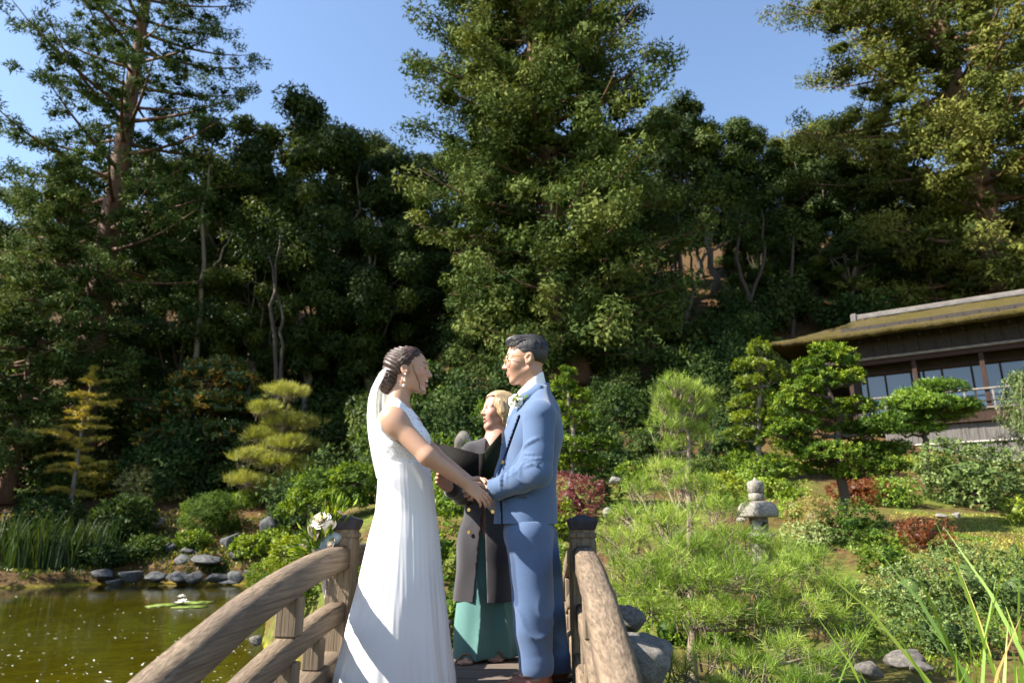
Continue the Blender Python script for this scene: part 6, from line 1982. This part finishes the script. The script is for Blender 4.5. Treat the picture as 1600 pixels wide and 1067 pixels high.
# ---------------------------------------------------------------- bride
BY = 3.20
b_root = np.array((J(620, 1000, BY)[0], BY, bridge_pt(-.6, BY) + .001))
bride = tag(empty('person', b_root), 'laughing bride in white lace gown and long veil, dark hair pinned up', 'person')
L1 = lambda px_, py_, Yd=BY: J(px_, py_, Yd) - b_root
bh = Head(L1(640, 578), (1, -.05), .95, R(2))
shN, shF = L1(612, 654, BY - .150), L1(621, 652, BY + .150)
elN, elF = L1(668, 713, BY - .185), L1(676, 708, BY + .15)
wrN, wrF = L1(731, 757, BY - .10), L1(733, 752, BY + .06)
bn = L1(620, 634); bust = L1(634, 682); waist = L1(633, 735); pelv = L1(630, 790)
S = SDF((-.26, -.34, .30), (.52, .32, 1.66), .0056)
bh.build(S, True, 1.0, .010)
S.cone(bh.w((-.030, 0, -.06)), bn, .046, .048, .03)
S.cone(bn, L1(623, 658), .055, .085, .05, flat=((1, 0, 0), .8)); S.ell(bust + np.array((-.02, 0, 0)), (.090, .135, .12), None, .05); S.cone(bust, waist, .10, .095, .05, flat=((1, 0, 0), .85)); S.ell(pelv, (.10, .115, .10), None, .05)
for a, b_, c_ in ((shN, elN, wrN), (shF, elF, wrF)):
    S.cone(L1(620, 645), a, .045, .050, .04)
    S.cone(a, b_, .0505, .0395, .03); S.cone(b_, c_, .0385, .0245, .02)
    S.ell(a + (b_ - a) * .15, (.052, .050, .058), None, .03)
for sy in (-1, 1): S.cone(pelv + np.array((0, sy * .05, 0)), pelv + np.array((0, sy * .05, -.5)), .06, .045, .03)
HN = fine_hand(elN, wrN, .0385, .0245, (.75, .12, -.62), (-.35, .85, -.45), (.35, .3, .85), .38, .86, fcurl=(.3, .35, .4, .45))
HF = fine_hand(elF, wrF, .0385, .0245, (.75, -.12, -.55), (-.3, -.85, -.4), (.35, -.3, .85), .38, .86)
B_SK = np.array((.43, .25, .165))
def bcol(V):
    C = np.tile(B_SK, (len(V), 1)); bh.paint(V, C, np.array((.45, .17, .14)), .010, 1.0); return C
body = sdf_obj('body', S, [m_skin], bride, bcol, (HN, HF))
bh.extras(body, m_brow, True, True)
tm = [bh.w((.0875 - .004 * abs(u) ** 2, .019 * u, -.0635 + .004 * u * u)) for u in np.linspace(-1, 1, 9)]
tube_obj('teeth', tm, .0042, m_teeth, body, 6)

# hair: swept back into a low bun
m_hair_b = mat_hair('brown_hair', (.012, .006, .0045), (.065, .030, .018), .45)
S = SDF(bh.c - .19, bh.c + .17, .0038)
S.ell(bh.w((-.016, 0, .034)), np.array((.102, .082, .086)) * .96, bh.M, 0)
S.ell(bh.w((-.055, 0, .030)), np.array((.075, .080, .080)) * .95, bh.M, .03)
S.ell(bh.w((-.105, 0, -.055)), np.array((.052, .062, .060)), bh.M, .025)
def b_cut(P):
    q = bh.loc(P); x, y, z = q[..., 0], q[..., 1], q[..., 2]
    face = np.minimum(x - (.058), .082 - z)
    temple = np.minimum(x - .010 - .55 * np.maximum(z, 0), .055 - z)
    low = np.where(x > -.055, -.030 - z, -1)
    ear = np.where(np.abs(y) > .05, .024 - np.sqrt((x + .006) ** 2 + ((z + .014) * .85) ** 2), -1)
    return np.maximum.reduce([face, temple, low, ear])
S.carve(b_cut)
S.warp(lambda P: -.003 * np.sin(95 * (bh.loc(P)[:, 2] + .55 * bh.loc(P)[:, 0]) * 3 + 3 * vnoise(P, 22, 5)))
bhair = sdf_obj('hair', S, [m_hair_b], bride)
T = Tubes()
def head_r(d): # radius of the hair surface along a local direction
    r_ = np.array((.105, .084, .088)); return 1 / math.sqrt(((d / r_) ** 2).sum())
for i in range(430):                                   # sweeping locks from the hairline to the bun
    sy = rng.choice([-1, 1]); th0 = rng.uniform(.1, 1.5)
    st = np.array((.062 * math.cos(th0 * .8) - .01, sy * .078 * math.sin(th0), .030 + .078 * math.cos(th0))); en = np.array((-.098, sy * rng.uniform(.005, .05), -.02 + rng.normal(0, .02)))
    c = []
    for u in np.linspace(0, 1, 8):
        p = st + (en - st) * u; d = unit(p - np.array((-.016, 0, .03))); rr = head_r(d) * .955 + .003 + .004 * math.sin(u * 5 + i) + .003 * rng.random()
        q = np.array((-.016, 0, .03)) + d * rr
        if u > .8: q = q * (1 - (u - .8) * 3) + en * ((u - .8) * 3)
        c.append(bh.w(q))
    T.add(c, np.array([.0012, .0024, .0028, .0028, .0028, .0028, .0024, .0012]) * rng.uniform(.6, 1.2), 4)
for i in range(170):                                    # curled locks of the bun
    c0 = np.array((-.105, 0, -.055)); a0 = rng.uniform(0, 6.28); tilt = rdirs(1)[0]; u_, v_, _ = frame_from(tilt); r_ = rng.uniform(.85, 1.12)
    c = []
    for t in np.linspace(0, rng.uniform(1.4, 3.2), 9):
        d = u_ * math.cos(a0 + t) + v_ * math.sin(a0 + t); q = c0 + d * np.array((.055, .063, .062)) * r_ * (1 - .05 * t)
        c.append(bh.w(q))
    T.add(c, np.array([.001, .0025, .0035, .004, .004, .004, .0035, .0025, .001]) * rng.uniform(.6, 1.2), 4)
for k_, dx in enumerate(np.linspace(-.002, .003, 2)):  # loose wavy locks before the ear
    c = [bh.w((.026 + dx, -.081, .034)), bh.w((.030 + dx, -.083, .008)), bh.w((.036 + dx * 1.5, -.081, -.022)), bh.w((.048 + dx, -.074, -.050)), bh.w((.060 + dx * .8, -.066, -.080)), bh.w((.062 + dx * .4, -.064, -.108)), bh.w((.074 + dx * 1.2, -.062, -.128 + dx)), bh.w((.090 + dx, -.060, -.124))]
    T.add(c, np.array([.001, .0014, .0016, .0016, .0014, .0012, .0009, .0005]), 4)
ob('locks', T.mesh('locks', m_hair_b), bhair)
# pearl drop earring
m_pearl = mat_plain('pearl', (.85, .83, .78), .15)
er = empty('earring', bh.w((-.004, -.086, -.040)), 0, bride)
for k_, dz_ in enumerate((0, -.030, -.056)):
    bm = bmesh.new(); bmesh.ops.create_uvsphere(bm, u_segments=12, v_segments=8, radius=(.0045, .0062, .0068)[k_])
    ob('pearl', bm_mesh('pearl', bm, m_pearl, True), er, None, (-.002 * k_, -.004 * k_, dz_))
tube_obj('wire', [(0, 0, 0), (-.002, -.004, -.03), (-.004, -.008, -.056)], .0007, m_gold, er, 4)
tube_obj('bracelet', [wrN + unit(elN - wrN) * .035 + .032 * (np.array((math.cos(a) * .5, math.sin(a) * .87, 0)) + np.array((.0, 0, .72 * math.cos(a)))) for a in np.linspace(0, 6.2832, 17)], .0016, m_gold, bride, 5)

# gown: lace bodice and chiffon skirt
m, nt, b = new_mat('white_lace')
tc = nnode(nt, 'ShaderNodeTexCoord'); vo = nnode(nt, 'ShaderNodeTexVoronoi', Scale=75.0); vo.feature = 'DISTANCE_TO_EDGE'; nz = nnode(nt, 'ShaderNodeTexNoise', Scale=38.0, Detail=3.0)
nt.links.new(tc.outputs['Object'], vo.inputs['Vector']); nt.links.new(tc.outputs['Object'], nz.inputs['Vector'])
ml = nnode(nt, 'ShaderNodeMath', operation='MULTIPLY'); nt.links.new(vo.outputs[0], ml.inputs[0]); nt.links.new(nz.outputs[0], ml.inputs[1])
nt.links.new(ramp(nt, ml.outputs[0], [(.0, (.80, .80, .82)), (.09, (.74, .72, .72)), (.20, (.52, .46, .44))]), b.inputs['Base Color'])
b.inputs['Roughness'].default_value = .7; b.inputs['Sheen Weight'].default_value = .2
bp = nnode(nt, 'ShaderNodeBump', Strength=.6, Distance=.004); nt.links.new(ml.outputs[0], bp.inputs['Height']); nt.links.new(bp.outputs[0], b.inputs['Normal'])
m_lace = m
m_chif = mat_cloth('white_chiffon', (.74, .74, .76), 300, .06, .7, .2, .03, .22)
gown = empty('gown', (0, 0, 0), 0, bride)
S = SDF((-.26, -.34, .86), (.26, .34, 1.45), .0046)
S.cone(bn + np.array((-.002, 0, 0)), L1(621, 658), .062, .100, .04, flat=((1, 0, 0), .86))
S.ell(bust + np.array((-.022, 0, 0)), (.100, .146, .13), None, .05)
for sy in (-1, 1):
    S.ell(L1(656, 686) + np.array((-.02, sy * .062, 0)), (.062, .062, .060), None, .04)
    sh_ = shN if sy < 0 else shF
    S.cone(L1(620, 641) + np.array((0, sy * .06, 0)), sh_ + np.array((.002, -sy * .018, .012)), .040, .050, .03)
    S.ell(sh_ + np.array((-.012, -sy * .012, -.012)), (.056, .050, .056), None, .02)
S.cone(bust + np.array((-.01, 0, -.05)), waist, .118, .104, .05, flat=((1, 0, 0), .9)); S.ell(waist + np.array((0, 0, -.03)), (.098, .112, .07), None, .04)
# neckline and arm holes
S.cone(bn + np.array((.012, 0, .12)), bn + np.array((.016, 0, .005)), .054, .058, .004, 'sub')
S.cone(bn + np.array((.10, 0, .06)), L1(655, 660), .055, .014, .01, 'sub')
for a, b_, sy in ((shN, elN, -1), (shF, elF, 1)):
    S.cone(a + (b_ - a) * .16 + np.array((.005, sy * .016, 0)), b_, .064, .075, .006, 'sub')
S.plane(waist + np.array((0, 0, -.03)), (0, 0, -1))
S.warp(lambda P: .0018 * vnoise(P, 60, 3))
sdf_obj('bodice', S, [m_lace], gown)
rows = [(728, 633, 40), (738, 633, 41), (752, 633, 44), (770, 634, 46), (800, 634, 49), (840, 631, 57), (880, 628, 63), (920, 625, 69), (960, 622, 76), (1000, 619, 82), (1035, 617, 88), (1062, 616, 92), (1073, 616, 93)]
zz = np.array([L1(800, r_[0])[2] for r_ in rows]); zz[-1] = .006
cx_ = np.array([L1(r_[1], r_[0])[0] for r_ in rows]); rx_ = np.array([r_[2] / pxm(BY, L1(800, r_[0])[2] + b_root[2]) for r_ in rows])
NS, NT = 70, 360
th = np.linspace(0, 2 * math.pi, NT, endpoint=False); rg_ = np.random.default_rng(12)
ph = np.sort(rg_.uniform(0, 2 * math.pi, 30)); wd = rg_.lognormal(-2.5, .45, 30); am = rg_.uniform(.15, 1.0, 30); tw = rg_.normal(0, .22, 30); born = rg_.uniform(0, .7, 30)
V = []
for i in range(NS):
    s_ = i / (NS - 1); z_ = zz[0] + (zz[-1] - zz[0]) * s_; r0 = np.interp(-z_, -zz, rx_); c0 = np.interp(-z_, -zz, cx_)
    sw = th + .25 * s_ * np.sin(th * 2 + 1)
    Pn = np.stack([np.cos(sw) * 3.2, np.sin(sw) * 3.2, np.full(NT, .55 * s_)], 1)
    f = 1.1 * vnoise(Pn, 1.0, 5, 2) * min(1, s_ * 1.6) + .65 * (1 - np.abs(vnoise(Pn, 2.1, 9, 1))) * min(1, .25 + s_) + .22 * vnoise(Pn, 5.5, 14, 2)
    rr = r0 * (.955 + (.012 + .060 * s_) * f)
    x_ = c0 + np.cos(th) * rr; y_ = np.sin(th) * rr * (.95 - .15 * s_ + (.22 * math.exp(-s_ * 4)))
    zc_ = np.full(NT, z_) + (.012 * np.sin(th * 9 + 1) + .02 * np.clip(np.cos(th), 0, 1)) * s_ ** 6
    V.append(np.stack([x_, y_, zc_], 1))
V = np.concatenate(V); V[:, 2] = np.maximum(V[:, 2], .004)
ii, jj = np.meshgrid(np.arange(NS - 1), np.arange(NT), indexing='ij')
Q = np.stack([ii * NT + jj, (ii + 1) * NT + jj, (ii + 1) * NT + (jj + 1) % NT, ii * NT + (jj + 1) % NT], -1).reshape(-1, 4)
ob('skirt', np_mesh('skirt', V, quads=Q, mats=[m_chif], smooth=True), gown)
# veil
m, nt, b = new_mat('white_tulle')
nt.nodes.remove(b)
df = nnode(nt, 'ShaderNodeBsdfDiffuse'); df.inputs[0].default_value = (.85, .85, .86, 1); tl = nnode(nt, 'ShaderNodeBsdfTranslucent'); tl.inputs[0].default_value = (.85, .85, .86, 1); tp_ = nnode(nt, 'ShaderNodeBsdfTransparent')
m1 = nnode(nt, 'ShaderNodeMixShader'); m1.inputs[0].default_value = .45; nt.links.new(df.outputs[0], m1.inputs[1]); nt.links.new(tl.outputs[0], m1.inputs[2])
lw = nnode(nt, 'ShaderNodeLayerWeight'); lw.inputs[0].default_value = .35
fm = nnode(nt, 'ShaderNodeMapRange'); fm.inputs[1].default_value = 0; fm.inputs[2].default_value = 1; fm.inputs[3].default_value = .22; fm.inputs[4].default_value = .8; nt.links.new(lw.outputs['Facing'], fm.inputs[0])
m2 = nnode(nt, 'ShaderNodeMixShader'); nt.links.new(fm.outputs[0], m2.inputs[0]); nt.links.new(tp_.outputs[0], m2.inputs[1]); nt.links.new(m1.outputs[0], m2.inputs[2])
nt.links.new(m2.outputs[0], nt.nodes['Material Output'].inputs['Surface'])
comb = bh.w((-.088, 0, .030)); NA, NV = 130, 60
al = np.linspace(R(-62), R(158), NA)                   # 0 = straight behind, positive = far side
V = []
for i in range(NV):
    t = i / (NV - 1); zt_ = comb[2] + (L1(600, 748)[2] - comb[2]) * t
    py_v = 570 + (748 - 570) * t
    cx = np.interp(t, [0, .12, .3, .6, 1], [comb[0] + .012, comb[0] + .02, L1(612, 630)[0], L1(622, 680)[0], L1(627, 740)[0]])
    rb = cx - L1(np.interp(py_v, [570, 576, 584, 595, 610, 630, 655, 690, 720, 750], [606, 601, 594, 587.5, 582, 578.5, 578, 581.5, 587, 594]), py_v)[0]
    rf = np.interp(t, [0, .06, .15, .3, .6, 1], [.012, .03, .06, .085, .150, .165])       # in front on the far side
    ry = np.interp(t, [0, .06, .15, .3, .6, 1], [.04, .065, .085, .16, .22, .21])
    wv = 1 + (.05 * np.sin(al * 13 + 1.0) + .03 * np.sin(al * 29 + 2 * t)) * min(1, t * 2)
    x_ = cx - np.cos(al) * np.where(np.cos(al) > 0, rb, rf) * wv; y_ = np.sin(al) * ry * wv
    z_ = zt_ - .12 * t * np.clip(-np.cos(al), 0, 1) + .012 * np.sin(al * 7) * t
    V.append(np.stack([x_, np.broadcast_to(y_, x_.shape), z_], 1))
V = np.concatenate(V)
ii, jj = np.meshgrid(np.arange(NV - 1), np.arange(NA - 1), indexing='ij')
Q = np.stack([ii * NA + jj, (ii + 1) * NA + jj, (ii + 1) * NA + jj + 1, ii * NA + jj + 1], -1).reshape(-1, 4)
veil = ob('veil', np_mesh('veil', V, quads=Q, mats=[m], smooth=True), bride)

# ---------------------------------------------------------------- officiant
OY = 4.0
o_root = np.array((J(762, 1000, OY)[0], OY, bridge_pt(-.13, OY) + .001))
offi = tag(empty('person', o_root), 'blonde woman in long dark coat and teal trousers reading from a book', 'person')
L2 = lambda px_, py_, Yd=OY: J(px_, py_, Yd) - o_root
oh = Head(L2(778, 641), (-.90, -.44), .94, R(4))
on = L2(775, 692); f_ = unit(np.array((-.28, -.96, 0))); r_ = np.array((f_[1], -f_[0], 0))   # r_: towards her right (picture left)
r_ = -r_ if r_[0] > 0 else r_
shR, shL = L2(738, 708) , L2(812, 708, OY + .04)
elR, elL = L2(722, 772, OY - .06), L2(815, 775, OY - .02)
wrR, wrL = L2(703, 762, OY - .25), L2(768, 757, OY - .30)
ch_ = L2(773, 735); wa = L2(768, 790); pe = L2(766, 830)
S = SDF((-.32, -.44, -.01), (.34, .28, 1.72), .0060)
oh.build(S, True, .2, .009)
S.cone(oh.w((-.03, 0, -.06)), on, .048, .050, .03); S.cone(on, ch_, .070, .10, .06, flat=(f_, .8)); S.cone(ch_, pe, .09, .085, .05)
for a, b_, c_ in ((shR, elR, wrR), (shL, elL, wrL)):
    S.cone(on + np.array((0, 0, -.05)), a, .05, .045, .04); S.cone(a, b_, .045, .038, .03); S.cone(b_, c_, .036, .024, .02)
for px_, dy in ((740, -.03), (786, .05)):
    fo = L2(px_, 1022, OY + dy); fo[2] = .05
    S.cone(pe + r_ * (.07 if px_ < 760 else -.07), fo, .075, .036, .03)
    S.cone(fo + np.array((0, 0, -.018)), fo + f_ * .11 + np.array((0, 0, -.034)), .030, .020, .02)
    for k_ in range(5):
        q = fo + f_ * .12 + r_ * (.030 - .015 * k_) + np.array((0, 0, -.036)); S.cone(q, q + f_ * (.040 - .004 * abs(k_ - 1)), .010, .008, .006)
HN = fine_hand(elR, wrR, .036, .024, (-.55, -.55, .45), (.35, -.55, -.05), (.3, .1, .9), .55, .9)
HF = fine_hand(elL, wrL, .036, .024, (-.85, -.25, .12), (.05, -.95, .1), (.25, -.1, .95), .30, .92, fcurl=(.2, .25, .3, .35))
O_SK = np.array((.42, .225, .16))
def ocol(V):
    C = np.tile(O_SK, (len(V), 1)); oh.paint(V, C, np.array((.38, .14, .12)), .009, .2); return C
body = sdf_obj('body', S, [m_skin], offi, ocol, (HN, HF))
oh.extras(body, m_browl, True)
# blonde hair to the neck
m_hair_o = mat_hair('blonde_hair', (.20, .125, .055), (.50, .37, .20), .4, (70, 70, 9))
S = SDF(oh.c - .20, oh.c + .18, .004)
S.ell(oh.w((-.016, 0, .036)), np.array((.105, .088, .090)) * .95, oh.M, 0)
for sy in (-1, 1):
    S.cone(oh.w((-.012, sy * .070, .030)), oh.w((-.026, sy * .076, -.080)), .034, .020, .03)
    S.cone(oh.w((.032, sy * .060, .070)), oh.w((.006, sy * .088, -.020)), .020, .022, .03)
S.cone(oh.w((-.060, 0, .03)), oh.w((-.066, 0, -.075)), .075, .045, .03)
def o_cut(P):
    q = oh.loc(P); x, y, z = q[..., 0], q[..., 1], q[..., 2]
    face = np.minimum(np.minimum(x - .030 - .25 * np.maximum(z - .02, 0), .080 - z), .070 + .0 * x - np.abs(y))
    return np.maximum(face, -.112 - .012 * np.sin(y * 170 + x * 90) - z)
S.carve(o_cut); S.warp(lambda P: -.0035 * np.sin(330 * oh.loc(P)[:, 1] + 170 * oh.loc(P)[:, 0] + 3 * vnoise(P, 20, 7)))
ohair = sdf_obj('hair', S, [m_hair_o], offi)
T = Tubes()
for i in range(420):
    a = rng.uniform(-2.6, 2.6); st = np.array((.0 + .03 * math.cos(a), .03 * math.sin(a), .122)); c = []
    dv = np.array((math.cos(a) * -.3 - .0, math.sin(a), 0)) if abs(a) < 1.0 else np.array((math.cos(a), math.sin(a), 0))
    sy = 1 if a > 0 else -1; tgt = np.array((-.03 + rng.uniform(-.06, .035), sy * (.088 + rng.uniform(0, .02)), -.07 - .03 * rng.random()))
    for u in np.linspace(0, 1, 9):
        p = st * (1 - u) + tgt * u; ctr = np.array((-.016, 0, .03 - .11 * u ** 2)); d = unit(p - ctr)
        q = ctr + d * (1 / math.sqrt(((d / np.array((.103, .089, .092))) ** 2).sum()) + .004 + .003 * math.sin(u * 7 + i))
        c.append(oh.w(q))
    T.add(c, np.linspace(.0024, .0009, 9), 4)
ob('hair_strands', T.mesh('hair_strands', m_hair_o), ohair)

# top, coat, trousers
m_coat = mat_cloth('charcoal_coat_wool', (.020, .017, .021), 240, .25, .85, .35, .12)
m_top = mat_cloth('dark_top', (.03, .028, .03), 240, .1)
S = SDF((-.30, -.36, .30), (.34, .30, 1.48), .0068)
S.cone(on + np.array((0, 0, -.045)), shR + np.array((0, 0, -.002)), .070, .060, .04); S.cone(on + np.array((0, 0, -.045)), shL + np.array((0, 0, -.002)), .070, .060, .04)
S.cone(L2(772, 725), L2(768, 790), .150, .138, .06, flat=(f_, .80))
S.cone(L2(768, 790), L2(762, 850), .140, .165, .06, flat=(f_, .82), warp=fold(ch_, wa, .004, 18, 71))
S.cone(L2(762, 850), L2(758, 975), .165, .182, .06, flat=(f_, .84), warp=lambda P, t: -.010 * np.sin(P[..., 0] * 34 + 2 * vnoise(P, 4, 77)))
for a, b_, c_, sd_ in ((shR, elR, wrR, 81), (shL, elL, wrL, 85)):
    S.cone(a, b_, .066, .056, .02, warp=fold(a, b_, .006, 45, sd_)); S.cone(b_, c_ + unit(b_ - c_) * .03, .055, .046, .02, warp=fold(b_, c_, .007, 50, sd_ + 1))
S.carve(lambda g: L2(760, 956)[2] - g[..., 2])
# front opening: narrow at the waist, wide at the hem, and the V at the chest
def coat_open(g):
    z = g[..., 2]; zt_ = L2(760, 785)[2]; zb_ = L2(760, 956)[2]; u = np.clip((zt_ - z) / (zt_ - zb_), 0, 1)
    xo = L2(757, 800)[0] + (L2(752, 956)[0] - L2(757, 800)[0]) * u; hw = .004 + .036 * u
    low = np.maximum(np.abs(g[..., 0] - xo) - hw, g[..., 1] + .02)
    low = np.maximum(low, z - zt_)
    v = np.clip((z - L2(760, 775)[2]) / (on[2] - L2(760, 775)[2]), -1, 1.3)
    vee = np.maximum(np.abs(g[..., 0] - (L2(757, 790)[0] + (on[0] - .012 - L2(757, 790)[0]) * v)) - .045 * v, g[..., 1] + .03)
    vee = np.maximum(vee, -v)
    return -np.minimum(low, vee)
S.carve(coat_open)
S.cone(on + np.array((0, 0, .12)), on + np.array((0, -.01, -.03)), .058, .062, .01, 'sub')
coat = sdf_obj('coat', S, [m_coat], offi)
S = SDF((-.26, -.30, .85), (.26, .24, 1.45), .0056)
S.cone(on + np.array((0, 0, -.10)), ch_, .085, .125, .06, flat=(f_, .8)); S.cone(ch_, pe, .125, .128, .05, flat=(f_, .85))
S.cone(on + np.array((0, 0, .10)) + f_ * .03, on + np.array((0, 0, -.10)) + f_ * .08, .05, .03, .01, 'sub')
sdf_obj('top', S, [m_top], offi)
S = SDF((-.26, -.30, .98), (.2, .1, 1.45), .0046)        # notched lapels
for sy, xs in ((1, -1), (-1, 1)):
    p0_ = on + r_ * .055 * sy + f_ * .03 + np.array((0, 0, .012)); p1_ = on + r_ * .085 * sy + f_ * .10 + np.array((0, 0, -.09)); p2_ = L2(757, 785) + f_ * .150 + r_ * .015 * sy
    S.cone(p0_, p1_, .026, .040, .012, flat=(f_ + r_ * sy * .3, .30)); S.cone(p1_, p2_, .040, .012, .012, flat=(f_ + r_ * sy * .2, .30))
sdf_obj('lapel', S, [m_coat], coat)
for a, b_ in ((735, 797), (735, 831), (771, 800), (771, 834)):
    p = L2(a, b_); dd = Vector(p - np.array((L2(765, b_)[0], L2(765, b_)[1] + .03, p[2])))
    q = p + np.array((0, -.142, 0)) + np.array((0, .016 if a < 760 else 0, 0)); disc('button', q, (f_[0] + (-.15 if a < 760 else .2), f_[1], 0), .0115, .008, m_gold, coat)
m_teal = mat_cloth('teal_satin', (.080, .185, .170), 200, .06, .5, .25, .06)
S = SDF((-.28, -.32, .0), (.30, .30, .95), .0068)
for px_, hx_, dy, sd_ in ((740, 737, -.04, 91), (786, 783, .04, 93)):
    hp = pe + r_ * (.07 if px_ < 760 else -.07); hm = L2(hx_, 1030, OY + dy); hm[2] = .03
    S.cone(hp, hm, .095, .100, .03, warp=lambda P, t, sd_=sd_: -.030 * (1 - np.abs(np.sin(P[..., 0] * 26 + P[..., 1] * 12 + sd_ + 1.2 * vnoise(P, 2.2, sd_)))) ** 1.6 * (.3 + .7 * t))
S.plane((0, 0, .016), (0, 0, -1)); S.plane((0, 0, pe[2] + .05), (0, 0, 1))
sdf_obj('trousers', S, [m_teal], offi)
m_sand = mat_plain('tan_sandal', (.16, .08, .05), .5)
for px_, dy in ((740, -.03), (786, .05)):
    fo = L2(px_, 1022, OY + dy); fo[2] = .004
    V = []; n_ = 20
    for i in range(n_):
        a = i / n_ * 6.283; V.append(fo + f_ * (.055 + .125 * math.cos(a)) + r_ * .042 * math.sin(a))
    V += [v + np.array((0, 0, .012)) for v in V]
    so = ob('sandal', np_mesh('sandal', np.array(V + [fo + f_ * .055, fo + f_ * .055 + np.array((0, 0, .012))]), quads=[(i, (i + 1) % n_, n_ + (i + 1) % n_, n_ + i) for i in range(n_)], tris=[((i + 1) % n_, i, 2 * n_) for i in range(n_)] + [(n_ + i, n_ + (i + 1) % n_, 2 * n_ + 1) for i in range(n_)], mats=[m_sand]), offi)
    for k_ in (.07, .11):
        tube_obj('strap', [fo + f_ * k_ + r_ * .040 * math.cos(a) + np.array((0, 0, .010 + .038 * math.sin(a))) for a in np.linspace(0, math.pi, 9)], .006, m_sand, so, 6)

# ---------------------------------------------------------------- the book she holds
m_bk = mat_plain('black_leather_cover', (.006, .005, .0045), .8, noise=.3, nscale=60, bump=.12, spec=.12)
m_bk2 = mat_plain('cover_green_reflection', (.008, .012, .004), .8, noise=.3, nscale=60, bump=.12, spec=.12)  # greenish tint stands in for garden green reflected in the cover
m_page = mat_plain('page_paper', (.72, .70, .66), .7)
tl, tr_, br, blb = (J(686, 692, OY - .34), J(748, 709, OY - .40), J(748, 755, OY - .40), J(688, 742, OY - .34))
book = tag(empty('book', br), 'open black leather folder held up by the officiant', 'book')
def slab(name, c4, th, mat, parent=book):
    c4 = [np.array(c) - np.array(br) for c in c4]; n_ = unit(np.cross(c4[1] - c4[0], c4[3] - c4[0]))
    if n_[1] < 0: n_ = -n_                              # thickness goes away from the camera side
    V = c4 + [c + n_ * th for c in c4]
    return ob(name, np_mesh(name, V, quads=[(0, 1, 2, 3), (7, 6, 5, 4), (0, 4, 5, 1), (1, 5, 6, 2), (2, 6, 7, 3), (3, 7, 4, 0)], mats=[mat]), parent)
slab('cover', (tl, tr_, br, blb), .008, m_bk)
off_ = np.array((0, .0105, .0))
ins = lambda c4, f=.05: [c + (np.mean(c4, 0) - c) * f for c in c4]
c4 = [np.array(c) for c in (tl, tr_, br, blb)]; slab('pages', [c + off_ + np.array((0, 0, .004)) for c in ins(c4, .04)], .006, m_page)
t2, b2 = J(757, 708, OY - .40), J(757, 754, OY - .40); t3, b3 = J(784, 676, OY - .27), J(784, 735, OY - .27)
slab('spine', (tr_ + np.array((.001, -.002, 0)), t2, b2, np.array(br) + np.array((.001, -.002, 0))), .008, m_bk)
slab('cover', (t2 + np.array((.001, 0, 0)), t3, b3, b2 + np.array((.001, 0, 0))), .008, m_bk2)
